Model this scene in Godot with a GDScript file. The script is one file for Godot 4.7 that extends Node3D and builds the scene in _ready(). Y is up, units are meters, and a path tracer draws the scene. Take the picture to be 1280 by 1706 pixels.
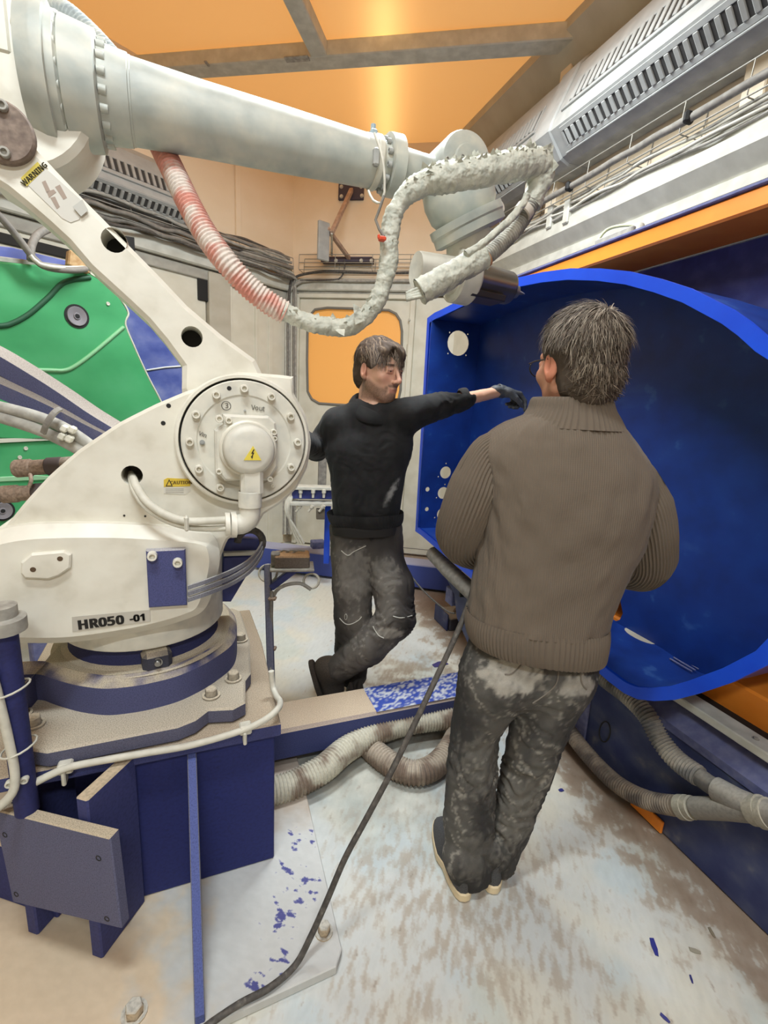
extends Node3D
# A robot cell with amber roof: a white robot on a blue pedestal, a blue hood on a positioner, two people talking beside it.

const FOCAL := 800.0            # pixels of the 1280 x 1706 frame
const PITCH := 0.22166          # the lens looks down by 12.7 degrees
const ROLL := 0.05585
const EYE := Vector3(0, 1.5, 0)
var cam_right: Vector3
var cam_up: Vector3
var cam_dir: Vector3
var mats := {}
var used_names := {}

# ---------------------------------------------------------------- where things stand
func ray(x: float, y: float) -> Vector3:
	return cam_dir + cam_right * ((x - 640.0) / FOCAL) + cam_up * ((853.0 - y) / FOCAL)

func at(x: float, y: float, d: float) -> Vector3:
	return EYE + ray(x, y) * d

func at_height(x: float, y: float, h: float) -> Vector3:
	var r := ray(x, y)
	return EYE + r * ((h - EYE.y) / r.y)

class Place:                     # an upright frame in the room: u along, y up, n out of it
	var o: Vector3
	var u: Vector3
	var n: Vector3
	func _init(o_: Vector3, u_: Vector3, n_: Vector3):
		o = o_; u = u_.normalized(); n = n_.normalized()
	func xf(s := 0.0, y := 0.0, k := 0.0) -> Transform3D:
		return Transform3D(Basis(u, Vector3.UP, n), p(s, y, k))
	func p(s: float, y: float, k := 0.0) -> Vector3:
		return o + u * s + Vector3.UP * y + n * k

func on(pl: Place, x: float, y: float, k := 0.0) -> Vector3:    # the point of that upright plane seen in this direction, as (s, y, k)
	var r := ray(x, y)
	var t := (pl.o + pl.n * k - EYE).dot(pl.n) / r.dot(pl.n)
	var w := EYE + r * t - pl.o
	return Vector3(w.dot(pl.u), w.y, k)

func onw(pl: Place, x: float, y: float, k := 0.0) -> Vector3:
	var q := on(pl, x, y, k)
	return pl.p(q.x, q.y, k)

func outline(pl: Place, pts: Array, k := 0.0) -> PackedVector2Array:
	var a := PackedVector2Array()
	for q in pts:
		var w := on(pl, q[0], q[1], k)
		a.append(Vector2(w.x, w.y))
	return a

# ---------------------------------------------------------------- meshes
class Mb:
	var v := PackedVector3Array()
	var nn := PackedVector3Array()
	var uv := PackedVector2Array()
	var ix := PackedInt32Array()
	func tri(a: Vector3, b: Vector3, c: Vector3, mid = null):     # counter-clockwise seen from outside
		var nr := (b - a).cross(c - a)
		if nr.length_squared() < 1e-16:
			return
		nr = nr.normalized()
		if mid != null and nr.dot((a + b + c) / 3.0 - mid) < 0.0:
			var t := b; b = c; c = t; nr = -nr
		var k := v.size()
		v.append(a); v.append(b); v.append(c)
		for q in 3: nn.append(nr)
		uv.append(Vector2(0, 0)); uv.append(Vector2(1, 0)); uv.append(Vector2(1, 1))
		ix.append(k); ix.append(k + 2); ix.append(k + 1)
	func quad(a: Vector3, b: Vector3, c: Vector3, d: Vector3, mid = null):
		var nr := (c - a).cross(d - b)
		if nr.length_squared() < 1e-18:
			return
		nr = nr.normalized()
		var flip: bool = mid != null and nr.dot((a + b + c + d) / 4.0 - mid) < 0.0
		if flip: nr = -nr
		var k := v.size()
		for q in [a, b, c, d]: v.append(q)
		for q in 4: nn.append(nr)
		uv.append(Vector2(0, 1)); uv.append(Vector2(1, 1)); uv.append(Vector2(1, 0)); uv.append(Vector2(0, 0))
		for t in ([0, 1, 2, 0, 2, 3] if flip else [0, 2, 1, 0, 3, 2]): ix.append(k + t)
	func box(xf: Transform3D, size: Vector3, b := 0.004):
		var h := size * 0.5
		b = minf(b, minf(h.x, minf(h.y, h.z)) * 0.9)
		var P := {}
		for sx in [-1, 1]:
			for sy in [-1, 1]:
				for sz in [-1, 1]:
					for ax in 3:
						var q := Vector3(sx * (h.x - b), sy * (h.y - b), sz * (h.z - b))
						q[ax] = [sx, sy, sz][ax] * h[ax]
						P[[sx, sy, sz, ax]] = xf * q
		var mid := xf.origin
		for s in [-1, 1]:
			quad(P[[s, -1, -1, 0]], P[[s, 1, -1, 0]], P[[s, 1, 1, 0]], P[[s, -1, 1, 0]], mid)
			quad(P[[-1, s, -1, 1]], P[[1, s, -1, 1]], P[[1, s, 1, 1]], P[[-1, s, 1, 1]], mid)
			quad(P[[-1, -1, s, 2]], P[[1, -1, s, 2]], P[[1, 1, s, 2]], P[[-1, 1, s, 2]], mid)
			for t in [-1, 1]:
				quad(P[[s, t, -1, 0]], P[[s, t, 1, 0]], P[[s, t, 1, 1]], P[[s, t, -1, 1]], mid)
				quad(P[[s, -1, t, 0]], P[[s, 1, t, 0]], P[[s, 1, t, 2]], P[[s, -1, t, 2]], mid)
				quad(P[[-1, s, t, 1]], P[[1, s, t, 1]], P[[1, s, t, 2]], P[[-1, s, t, 2]], mid)
				for w in [-1, 1]:
					tri(P[[s, t, w, 0]], P[[s, t, w, 1]], P[[s, t, w, 2]], mid)
	func grid(rows: Array, wrap := false, us := 1.0, vs := 1.0, flip := false):
		var base := v.size()
		var m: int = rows[0].size()
		var cols := m + 1 if wrap else m
		var nr := rows.size()
		for i in nr:
			for j in cols:
				v.append(rows[i][j % m])
				uv.append(Vector2(float(j) / (cols - 1) * us, float(i) / maxf(nr - 1, 1) * vs))
				nn.append(Vector3.ZERO)
		for i in nr - 1:
			for j in cols - 1:
				var a := base + i * cols + j
				var q := [a, a + 1, a + cols + 1, a + cols]
				if flip: q = [a, a + cols, a + cols + 1, a + 1]
				for t in [[0, 1, 2], [0, 2, 3]]:
					var A: int = q[t[0]]
					var B: int = q[t[1]]
					var C: int = q[t[2]]
					var cr := (v[B] - v[A]).cross(v[C] - v[A])
					if cr.length_squared() < 1e-20: continue
					nn[A] += cr; nn[B] += cr; nn[C] += cr
					ix.append(A); ix.append(C); ix.append(B)
		if wrap:
			for i in nr:
				var s := nn[base + i * cols] + nn[base + i * cols + m]
				nn[base + i * cols] = s
				nn[base + i * cols + m] = s
		for k in range(base, v.size()):
			nn[k] = nn[k].normalized() if nn[k].length_squared() > 1e-24 else Vector3.UP
	func lathe(profile: Array, xf: Transform3D, seg := 24, sharp := 0.6):     # Vector2(radius, height) from bottom to top, round local Y
		var run := []
		for k in profile.size():
			var row := PackedVector3Array()
			for j in seg:
				var a := TAU * j / seg
				row.append(xf * Vector3(profile[k].x * cos(a), profile[k].y, -profile[k].x * sin(a)))
			run.append(row)
			if k > 0 and k < profile.size() - 1:
				var d0: Vector2 = (profile[k] - profile[k - 1]).normalized()
				var d1: Vector2 = (profile[k + 1] - profile[k]).normalized()
				if d0.dot(d1) < cos(sharp):
					grid(run, true)
					run = [row]
		grid(run, true)
	func tube(path: PackedVector3Array, rad, seg := 10, caps := true):      # rad: a number, or func(metres along) -> number
		var n := path.size()
		var rows := []
		var t0 := (path[1] - path[0]).normalized()
		var x := t0.cross(Vector3.UP)
		if x.length() < 0.1: x = t0.cross(Vector3.RIGHT)
		x = x.normalized()
		var s := 0.0
		for i in n:
			var t := (path[mini(i + 1, n - 1)] - path[maxi(i - 1, 0)]).normalized()
			x = (x - t * x.dot(t)).normalized()
			var y := t.cross(x)
			if i > 0: s += path[i].distance_to(path[i - 1])
			var r: float = rad if rad is float else rad.call(s)
			var row := PackedVector3Array()
			for j in seg:
				var a := TAU * j / seg
				row.append(path[i] + (x * cos(a) + y * sin(a)) * r)
			rows.append(row)
		grid(rows, true, 1.0, s)
		if caps:
			for e in [0, n - 1]:
				for j in seg:
					tri(path[e], rows[e][j], rows[e][(j + 1) % seg], path[1] if e == 0 else path[n - 2])
	func prism(poly: PackedVector2Array, z0: float, z1: float, xf: Transform3D, bev := 0.003, holes: Array = [], sharp := 0.6):
		if area(poly) < 0.0:
			poly = poly.duplicate()
			poly.reverse()
		var ins := inset(poly, bev)
		side(poly, z0 + bev, z1 - bev, xf, sharp, false)
		if bev > 0.0:
			ring(poly, ins, z1 - bev, z1, xf)
			ring(ins, poly, z0, z0 + bev, xf)
		for h0 in holes:
			var h: PackedVector2Array = h0.duplicate()
			if area(h) > 0.0: h.reverse()
			side(h, z0, z1, xf, 1.2, false)
		# slabs cut through the middle of every hole, so that no piece has a hole inside
		var cuts := [-1e4, 1e4]
		for h in holes:
			var c := 0.0
			for q in h: c += q.x / h.size()
			cuts.append(c)
		cuts.sort()
		for k in cuts.size() - 1:
			if cuts[k + 1] - cuts[k] < 1e-5: continue
			var pieces: Array = [ins]
			if holes.size():
				pieces = Geometry2D.intersect_polygons(ins, PackedVector2Array([Vector2(cuts[k], -1e4), Vector2(cuts[k + 1], -1e4), Vector2(cuts[k + 1], 1e4), Vector2(cuts[k], 1e4)]))
			for h in holes:
				var left: Array = []
				for q in pieces:
					left.append_array(Geometry2D.clip_polygons(q, h))
				pieces = left
			for cap in pieces:
				fill(cap, z0, z1, xf)
	func fill(cap: PackedVector2Array, z0: float, z1: float, xf: Transform3D):
		var t := Geometry2D.triangulate_polygon(cap)
		if t.size() == 0:
			push_warning("an outline could not be filled")
		for k in range(0, t.size(), 3):
			for zz in [z1, z0]:
				var a := xf * Vector3(cap[t[k]].x, cap[t[k]].y, zz)
				var b := xf * Vector3(cap[t[k + 1]].x, cap[t[k + 1]].y, zz)
				var c := xf * Vector3(cap[t[k + 2]].x, cap[t[k + 2]].y, zz)
				var q := Vector3(cap[t[k]].x, cap[t[k]].y, (z0 + z1) * 0.5)
				tri(a, b, c, xf * q)
	func area(poly: PackedVector2Array) -> float:
		var t := 0.0
		for i in poly.size():
			t += poly[i].cross(poly[(i + 1) % poly.size()])
		return t
	func inset(poly: PackedVector2Array, d: float) -> PackedVector2Array:
		var o := PackedVector2Array()
		var n := poly.size()
		for i in n:
			var e0 := (poly[i] - poly[(i + n - 1) % n]).normalized()
			var e1 := (poly[(i + 1) % n] - poly[i]).normalized()
			var m := Vector2(-e0.y - e1.y, e0.x + e1.x)
			if m.length() < 0.2: m = Vector2(-e0.y, e0.x)
			m = m.normalized()
			o.append(poly[i] + m * d / maxf(0.35, m.dot(Vector2(-e0.y, e0.x))))
		return o
	func ring(lo: PackedVector2Array, hi: PackedVector2Array, z0: float, z1: float, xf: Transform3D):
		var n := lo.size()
		for i in n:
			var j := (i + 1) % n
			quad(xf * Vector3(lo[i].x, lo[i].y, z0), xf * Vector3(lo[j].x, lo[j].y, z0), xf * Vector3(hi[j].x, hi[j].y, z1), xf * Vector3(hi[i].x, hi[i].y, z1))
	func side(poly: PackedVector2Array, z0: float, z1: float, xf: Transform3D, sharp: float, _f: bool):
		var n := poly.size()
		var run: Array = []
		var start := 0
		for i in n:
			var e0 := (poly[i] - poly[(i + n - 1) % n]).normalized()
			var e1 := (poly[(i + 1) % n] - poly[i]).normalized()
			if e0.dot(e1) < cos(sharp):
				start = i
				break
		var lo := PackedVector3Array()
		var hi := PackedVector3Array()
		for k in n + 1:
			var i := (start + k) % n
			lo.append(xf * Vector3(poly[i].x, poly[i].y, z0))
			hi.append(xf * Vector3(poly[i].x, poly[i].y, z1))
			var e0 := (poly[i] - poly[(i + n - 1) % n]).normalized()
			var e1 := (poly[(i + 1) % n] - poly[i]).normalized()
			if k > 0 and (k == n or e0.dot(e1) < cos(sharp)):
				grid([lo, hi])
				lo = PackedVector3Array([lo[lo.size() - 1]])
				hi = PackedVector3Array([hi[hi.size() - 1]])
	func mesh(paint = null) -> ArrayMesh:
		var a := []
		a.resize(Mesh.ARRAY_MAX)
		a[Mesh.ARRAY_VERTEX] = v
		a[Mesh.ARRAY_NORMAL] = nn
		a[Mesh.ARRAY_TEX_UV] = uv
		a[Mesh.ARRAY_INDEX] = ix
		if paint != null:
			var c := PackedColorArray()
			for k in v.size(): c.append(paint.call(v[k], nn[k]))
			a[Mesh.ARRAY_COLOR] = c
		var m := ArrayMesh.new()
		m.add_surface_from_arrays(Mesh.PRIMITIVE_TRIANGLES, a)
		return m

func chaikin(p: PackedVector2Array, r := 0.15, times := 2) -> PackedVector2Array:      # rounds the corners of an outline
	for t in times:
		var o := PackedVector2Array()
		for i in p.size():
			var a := p[i]
			var b := p[(i + 1) % p.size()]
			o.append(a.lerp(b, r))
			o.append(a.lerp(b, 1.0 - r))
		p = o
		r = 0.25
	return p

func pts(a: Array) -> PackedVector3Array:
	return PackedVector3Array(a)

func smooth(a: PackedVector3Array, step := 0.02) -> PackedVector3Array:       # a Catmull-Rom curve through the points
	var c := Curve3D.new()
	c.bake_interval = step
	for i in a.size():
		var t := (a[mini(i + 1, a.size() - 1)] - a[maxi(i - 1, 0)]) / 6.0
		c.add_point(a[i], -t, t)
	return c.get_baked_points()

func even(a: PackedVector3Array, step: float) -> PackedVector3Array:
	var c := Curve3D.new()
	c.bake_interval = step * 0.5
	for q in a: c.add_point(q)
	var L := c.get_baked_length()
	var n := maxi(2, int(ceil(L / step)))
	var o := PackedVector3Array()
	for i in n + 1: o.append(c.sample_baked(L * i / n))
	return o

func axis(o: Vector3, dir: Vector3) -> Transform3D:           # local Y along dir
	var y := dir.normalized()
	var x := y.cross(Vector3(0.1, 0.2, 1.0) if absf(y.z) < 0.9 else Vector3(1, 0.2, 0)).normalized()
	return Transform3D(Basis(x, y, x.cross(y)), o)

func face_out(o: Vector3, n: Vector3, up := Vector3.UP) -> Transform3D:    # local Z along n, Y as near to up as it can be
	var z := n.normalized()
	var x := up.cross(z).normalized()
	return Transform3D(Basis(x, z.cross(x), z), o)

func beam_box(b: Mb, p0: Vector3, p1: Vector3, w: float, h: float, bev := 0.004, up := Vector3.UP):
	var z := (p1 - p0).normalized()
	var x := up.cross(z).normalized()
	b.box(Transform3D(Basis(x, z.cross(x), z), (p0 + p1) * 0.5), Vector3(w, h, p0.distance_to(p1)), bev)

func hex_bolt(b: Mb, o: Vector3, dir: Vector3, r: float, h: float):
	var X := axis(o, dir)
	b.lathe([Vector2(r * 1.5, 0), Vector2(r * 1.5, h * 0.15), Vector2(r * 1.1, h * 0.15)], X, 16)
	b.lathe([Vector2(r, 0), Vector2(r, h * 0.9), Vector2(r * 0.88, h), Vector2(0.0, h)], X, 6, 0.2)

func socket_bolt(b: Mb, o: Vector3, dir: Vector3, r: float, h: float):
	b.lathe([Vector2(r, 0), Vector2(r, h * 0.88), Vector2(r * 0.9, h), Vector2(r * 0.58, h), Vector2(r * 0.55, h * 0.45), Vector2(0.0, h * 0.4)], axis(o, dir), 14)

# ---------------------------------------------------------------- objects
func numbered(n: String) -> String:
	var k: int = used_names.get(n, 0)
	used_names[n] = k + 1
	return n if k == 0 else "%s_%03d" % [n, k]

func depth_of(o: Node) -> Vector3:
	var p := Vector3.ZERO
	while o is Node3D and o != self:
		p += o.position
		o = o.get_parent()
	return p

func obj(called: String, b: Mb, m: Material, parent: Node = self, paint = null) -> MeshInstance3D:
	var o := MeshInstance3D.new()
	o.name = numbered(called) if parent == self else called
	o.mesh = b.mesh(paint)
	o.material_override = m
	if parent != self: o.position = -depth_of(parent)
	parent.add_child(o, true)
	return o

func tag(o: Node, label: String, category: String, group := "") -> Node:
	o.set_meta("label", label)
	o.set_meta("category", category)
	if group: o.set_meta("group", group)
	return o

func thing(called: String, label: String, category: String, base: Vector3, group := "") -> Node3D:
	var o := Node3D.new()
	o.name = numbered(called)
	o.position = base
	add_child(o)
	tag(o, label, category, group)
	return o

func struct(called: String, b: Mb, m: Material, parent: Node = self) -> MeshInstance3D:
	var o := obj(called, b, m, parent)
	if parent == self: o.set_meta("kind", "structure")
	return o

func stuff(o: Node) -> Node:
	o.set_meta("kind", "stuff")
	return o

# ---------------------------------------------------------------- materials
func noise(freq: float, seed_ := 1, octaves := 4, kind := FastNoiseLite.TYPE_SIMPLEX_SMOOTH) -> FastNoiseLite:
	var f := FastNoiseLite.new()
	f.seed = seed_
	f.frequency = freq
	f.noise_type = kind
	f.fractal_octaves = octaves
	return f

func noise_tex(f: FastNoiseLite, stops: Array, size := 512, bump := false) -> NoiseTexture2D:
	var t := NoiseTexture2D.new()
	t.width = size; t.height = size
	t.seamless = true
	t.noise = f
	t.generate_mipmaps = false
	if stops.size():
		var g := Gradient.new()
		g.offsets = PackedFloat32Array(); g.colors = PackedColorArray()
		var off := PackedFloat32Array()
		var col := PackedColorArray()
		for s in stops:
			off.append(s[0]); col.append(s[1])
		g.offsets = off; g.colors = col
		t.color_ramp = g
	return t

func rgb(r: int, g: int, b: int) -> Color:
	return Color(r / 255.0, g / 255.0, b / 255.0)

func plain(c: Color, rough := 0.6, metal := 0.0) -> StandardMaterial3D:
	var m := StandardMaterial3D.new()
	m.albedo_color = c
	m.roughness = rough
	m.metallic = metal
	return m

func mottled(stops: Array, freq: float, rough := 0.6, scale := 1.0, seed_ := 1, metal := 0.0, bump := 0.0, octaves := 5) -> StandardMaterial3D:   # a surface whose colour wanders, in the room's metres
	var m := plain(Color.WHITE, rough, metal)
	m.albedo_texture = noise_tex(noise(freq, seed_, octaves), stops)
	m.uv1_triplanar = true
	m.uv1_world_triplanar = true
	m.uv1_scale = Vector3.ONE * scale
	if bump > 0.0:
		m.heightmap_enabled = true
		m.heightmap_texture = noise_tex(noise(freq * 1.7, seed_ + 7, octaves), [], 256)
		m.heightmap_scale = bump
	return m

func painted(grain: Array, freq: float, rough := 0.7, scale := 2.0, seed_ := 3, bump := 0.0) -> StandardMaterial3D:      # takes its colour from the mesh, its grain from a noise
	var m := mottled(grain, freq, rough, scale, seed_, 0.0, bump)
	m.vertex_color_use_as_albedo = true
	return m

func lin(c: Color) -> Color:
	return c.srgb_to_linear()

func settled(base: Color, dust: Color, lo := 0.35, hi := 0.8, wander := 0.25, seed_ := 5) -> Callable:     # dust lies on what faces up
	var f := noise(9.0, seed_, 3)
	var a := lin(base)
	var d := lin(dust)
	return func(p: Vector3, n: Vector3) -> Color:
		var t := smoothstep(lo, hi, n.y + wander * f.get_noise_3dv(p))
		return a.lerp(d, t)

# ---------------------------------------------------------------- the places
var PF := Place.new(Vector3(-1.0, 0, -4.965), Vector3(0.983, 0, 0.18), Vector3(-0.18, 0, 0.983))        # wall at the end
var PL := Place.new(Vector3(-1.0, 0, -4.965), Vector3(0.6, 0, -0.8), Vector3(0.8, 0, 0.6))              # left wall
var PR := Place.new(Vector3(1.477, 0, -2.203), Vector3(0.343, 0, 0.94), Vector3(-0.94, 0, 0.343))       # right wall
var PM := Place.new(Vector3(0.913, 0, -1.997), Vector3(0.343, 0, 0.94), Vector3(-0.94, 0, 0.343))       # front of the positioner
var PT := Place.new(Vector3(0.863, 0, -1.49), Vector3(0.343, 0, 0.94), Vector3(-0.94, 0, 0.343))        # rim of the hood
var RP := Place.new(Vector3(-0.296, 0, -1.281), Vector3(0.924, 0, -0.383), Vector3(0.383, 0, 0.924))    # the robot
var PG: Place                                                                                           # the green cover

func _ready() -> void:
	var right0 := Vector3.RIGHT
	cam_dir = Vector3(0, -sin(PITCH), -cos(PITCH))
	var up0 := Vector3(0, cos(PITCH), -sin(PITCH))
	cam_right = right0 * cos(ROLL) + up0 * sin(ROLL)
	cam_up = up0 * cos(ROLL) - right0 * sin(ROLL)
	PG = Place.new(at(200, 600, 2.4) * Vector3(1, 0, 1), Vector3(0.6, 0, -0.8), Vector3(0.8, 0, 0.6))
	var cam := Camera3D.new()
	cam.name = "camera"
	cam.transform = Transform3D(Basis(cam_right, cam_up, -cam_dir), EYE)
	cam.keep_aspect = Camera3D.KEEP_HEIGHT
	cam.fov = rad_to_deg(2.0 * atan(853.0 / FOCAL))
	cam.near = 0.05
	cam.far = 60.0
	add_child(cam)
	cam.current = true
	var we := WorldEnvironment.new()
	we.name = "world_environment"
	var e := Environment.new()
	e.background_mode = Environment.BG_COLOR
	e.background_color = Color(0.0, 0.0, 0.0)
	e.tonemap_mode = Environment.TONE_MAPPER_LINEAR
	e.tonemap_exposure = 1.0
	e.sdfgi_enabled = true
	e.ssao_enabled = true
	e.ssil_enabled = true
	we.environment = e
	add_child(we)
	unseen_ceiling_lamp(Vector3(-0.42, 3.5, -0.3), 0.22, 0.9, 4.9, Color(0.94, 0.98, 1.0), "white batten lamp hanging in front of the robot", RP)
	unseen_ceiling_lamp(Vector3(0.35, 3.45, 1.3), 0.22, 0.9, 6.6, Color(0.94, 0.98, 1.0), "added unseen fill lamp, a white batten behind the standing person", RP)  # fill lamp added behind the camera to even out the light
	unseen_ceiling_lamp(Vector3(-0.1, 3.5, -2.3), 0.3, 1.3, 9.2, Color(0.94, 0.98, 1.0), "added unseen white batten lamp over the young person, brightening the far end", RP)  # lamp added out of view to brighten the far wall
	make_materials()
	room()
	roof()
	ducts()
	trays()
	positioner()
	hood()
	pedestal()
	robot()
	green_cover()
	hoses()
	back_gear()
	people()
	floor_bits()

func area_light(called: String, xf: Transform3D, size: Vector2, energy: float, c: Color):
	var l := AreaLight3D.new()
	l.name = called
	l.transform = xf
	l.area_size = size
	l.light_energy = energy
	l.light_color = c
	l.area_range = 20.0
	l.shadow_enabled = true
	add_child(l)

func unseen_ceiling_lamp(o: Vector3, w: float, len_: float, energy: float, c: Color, label: String, pl: Place):
	var t := thing("unseen_ceiling_lamp", label, "lamp", o)
	var b := Mb.new()
	var X := Transform3D(Basis(pl.u, Vector3.UP, pl.n), o)
	b.box(X * Transform3D(Basis(), Vector3(0, 0.03, 0)), Vector3(len_ + 0.08, 0.06, w + 0.06), 0.01)
	obj("housing", b, plain(rgb(225, 225, 220), 0.5), t)
	b = Mb.new()
	b.box(X * Transform3D(Basis(), Vector3(0, -0.008, 0)), Vector3(len_, 0.016, w), 0.005)
	var m := plain(rgb(250, 250, 245), 0.4)
	m.emission_enabled = true
	m.emission = c
	m.emission_energy_multiplier = 2.0
	obj("diffuser", b, m, t)
	for s in [-0.4, 0.4]:
		b = Mb.new()
		b.tube(pts([X * Vector3(s * len_, 0.06, 0), X * Vector3(s * len_, 3.70 - o.y, 0)]), 0.006, 8)
		obj("hanger", b, plain(rgb(120, 120, 118), 0.5, 0.6), t)
	# area lights shine along local -Z
	area_light("unseen_ceiling_lamp_light", Transform3D(Basis(pl.u, pl.n, -Vector3.DOWN), o + Vector3(0, -0.02, 0)), Vector2(len_, w), energy, c)

func make_materials():
	mats.wall_tan = mottled([[0.2, rgb(232, 212, 182)], [0.8, rgb(238, 220, 194)]], 0.012, 0.75, 0.5, 11)
	mats.cream = mottled([[0.2, rgb(205, 199, 180)], [0.6, rgb(217, 212, 195)], [0.9, rgb(210, 205, 190)]], 0.012, 0.6, 0.6, 12)
	mats.cream_dark = mottled([[0.2, rgb(176, 168, 150)], [0.8, rgb(190, 184, 168)]], 0.015, 0.6, 0.7, 13)
	mats.grey_rail = mottled([[0.2, rgb(150, 146, 136)], [0.8, rgb(178, 174, 162)]], 0.02, 0.6, 1.0, 14)
	mats.white_rail = mottled([[0.2, rgb(186, 184, 172)], [0.8, rgb(208, 206, 194)]], 0.02, 0.6, 1.0, 15)
	mats.black = plain(rgb(24, 23, 22), 0.7)
	mats.dark_gap = plain(rgb(45, 44, 42), 0.9)
	mats.duct = mottled([[0.2, rgb(150, 151, 148)], [0.8, rgb(170, 170, 166)]], 0.02, 0.65, 1.0, 16)
	mats.duct_dark = plain(rgb(58, 56, 54), 0.9)
	mats.cable_grey = mottled([[0.2, rgb(140, 136, 128)], [0.8, rgb(176, 172, 162)]], 0.03, 0.7, 1.5, 17)
	mats.cable_dark = mottled([[0.2, rgb(62, 58, 55)], [0.7, rgb(95, 90, 84)], [0.95, rgb(150, 145, 136)]], 0.05, 0.7, 2.0, 18)
	mats.cable_light = mottled([[0.2, rgb(196, 192, 178)], [0.8, rgb(216, 212, 198)]], 0.03, 0.6, 1.5, 19)
	mats.cable_mid = mottled([[0.2, rgb(112, 107, 101)], [0.8, rgb(146, 141, 132)]], 0.03, 0.7, 1.5, 20)
	mats.wire = plain(rgb(158, 154, 144), 0.5, 0.3)
	mats.steel = plain(rgb(150, 148, 144), 0.35, 0.85)
	var grain := [[0.1, Color(0.82, 0.82, 0.82)], [0.5, Color(0.95, 0.95, 0.95)], [0.9, Color(1, 1, 1)]]
	mats.dusty = painted(grain, 0.05, 0.8, 3.0, 21)
	mats.fine = painted([[0.15, Color(0.72, 0.72, 0.72)], [0.5, Color(0.93, 0.93, 0.93)], [0.85, Color(1, 1, 1)]], 0.12, 0.85, 4.0, 22)
	mats.robot = mottled([[0.15, rgb(208, 202, 186)], [0.45, rgb(224, 219, 205)], [0.8, rgb(231, 227, 214)]], 0.012, 0.42, 1.2, 23)
	mats.robot_dull = mottled([[0.15, rgb(196, 194, 184)], [0.5, rgb(213, 209, 196)], [0.85, rgb(222, 218, 205)]], 0.02, 0.5, 1.5, 24)  # slightly greyer, rougher white for turret, motor and covers
	mats.arm = mottled([[0.15, rgb(158, 163, 158)], [0.4, rgb(174, 178, 171)], [0.7, rgb(190, 190, 179)], [0.95, rgb(208, 203, 187)]], 0.014, 0.5, 1.3, 25, 0.0, 0.3)
	mats.tape = mottled([[0.15, rgb(170, 172, 160)], [0.5, rgb(192, 192, 178)], [0.85, rgb(208, 206, 192)]], 0.03, 0.75, 2.0, 26, 0.0, 1.2)
	mats.blue = mottled([[0.15, rgb(34, 42, 104)], [0.5, rgb(44, 53, 118)], [0.85, rgb(62, 70, 130)]], 0.02, 0.55, 1.0, 27)
	mats.blue_dusty = mottled([[0.15, rgb(84, 88, 128)], [0.5, rgb(100, 103, 140)], [0.85, rgb(118, 119, 150)]], 0.03, 0.8, 1.5, 28)
	mats.hood = mottled([[0.1, rgb(10, 42, 112)], [0.5, rgb(13, 50, 128)], [0.78, rgb(17, 56, 134)], [0.9, rgb(46, 84, 152)]], 0.012, 0.45, 1.0, 29)
	mats.hood_rim = mottled([[0.2, rgb(14, 66, 196)], [0.8, rgb(20, 76, 208)]], 0.01, 0.4, 1.0, 30)
	mats.orange = mottled([[0.2, rgb(244, 140, 44)], [0.8, rgb(250, 150, 52)]], 0.01, 0.45, 1.0, 31)
	mats.navy = mottled([[0.15, rgb(36, 44, 88)], [0.45, rgb(50, 58, 98)], [0.75, rgb(72, 78, 106)], [0.95, rgb(120, 118, 122)]], 0.016, 0.7, 0.8, 32)
	mats.green = mottled([[0.15, rgb(58, 150, 92)], [0.5, rgb(70, 164, 104)], [0.85, rgb(84, 172, 116)]], 0.008, 0.5, 0.8, 33)
	mats.rust = mottled([[0.1, rgb(104, 88, 76)], [0.4, rgb(138, 118, 102)], [0.7, rgb(160, 138, 120)], [0.95, rgb(180, 162, 144)]], 0.05, 0.9, 3.0, 34)
	mats.yellow = plain(rgb(226, 204, 76), 0.6)
	var amber := plain(rgb(250, 204, 142), 0.5)
	amber.backlight_enabled = true
	amber.backlight = rgb(250, 206, 150)
	mats.amber = amber

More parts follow.
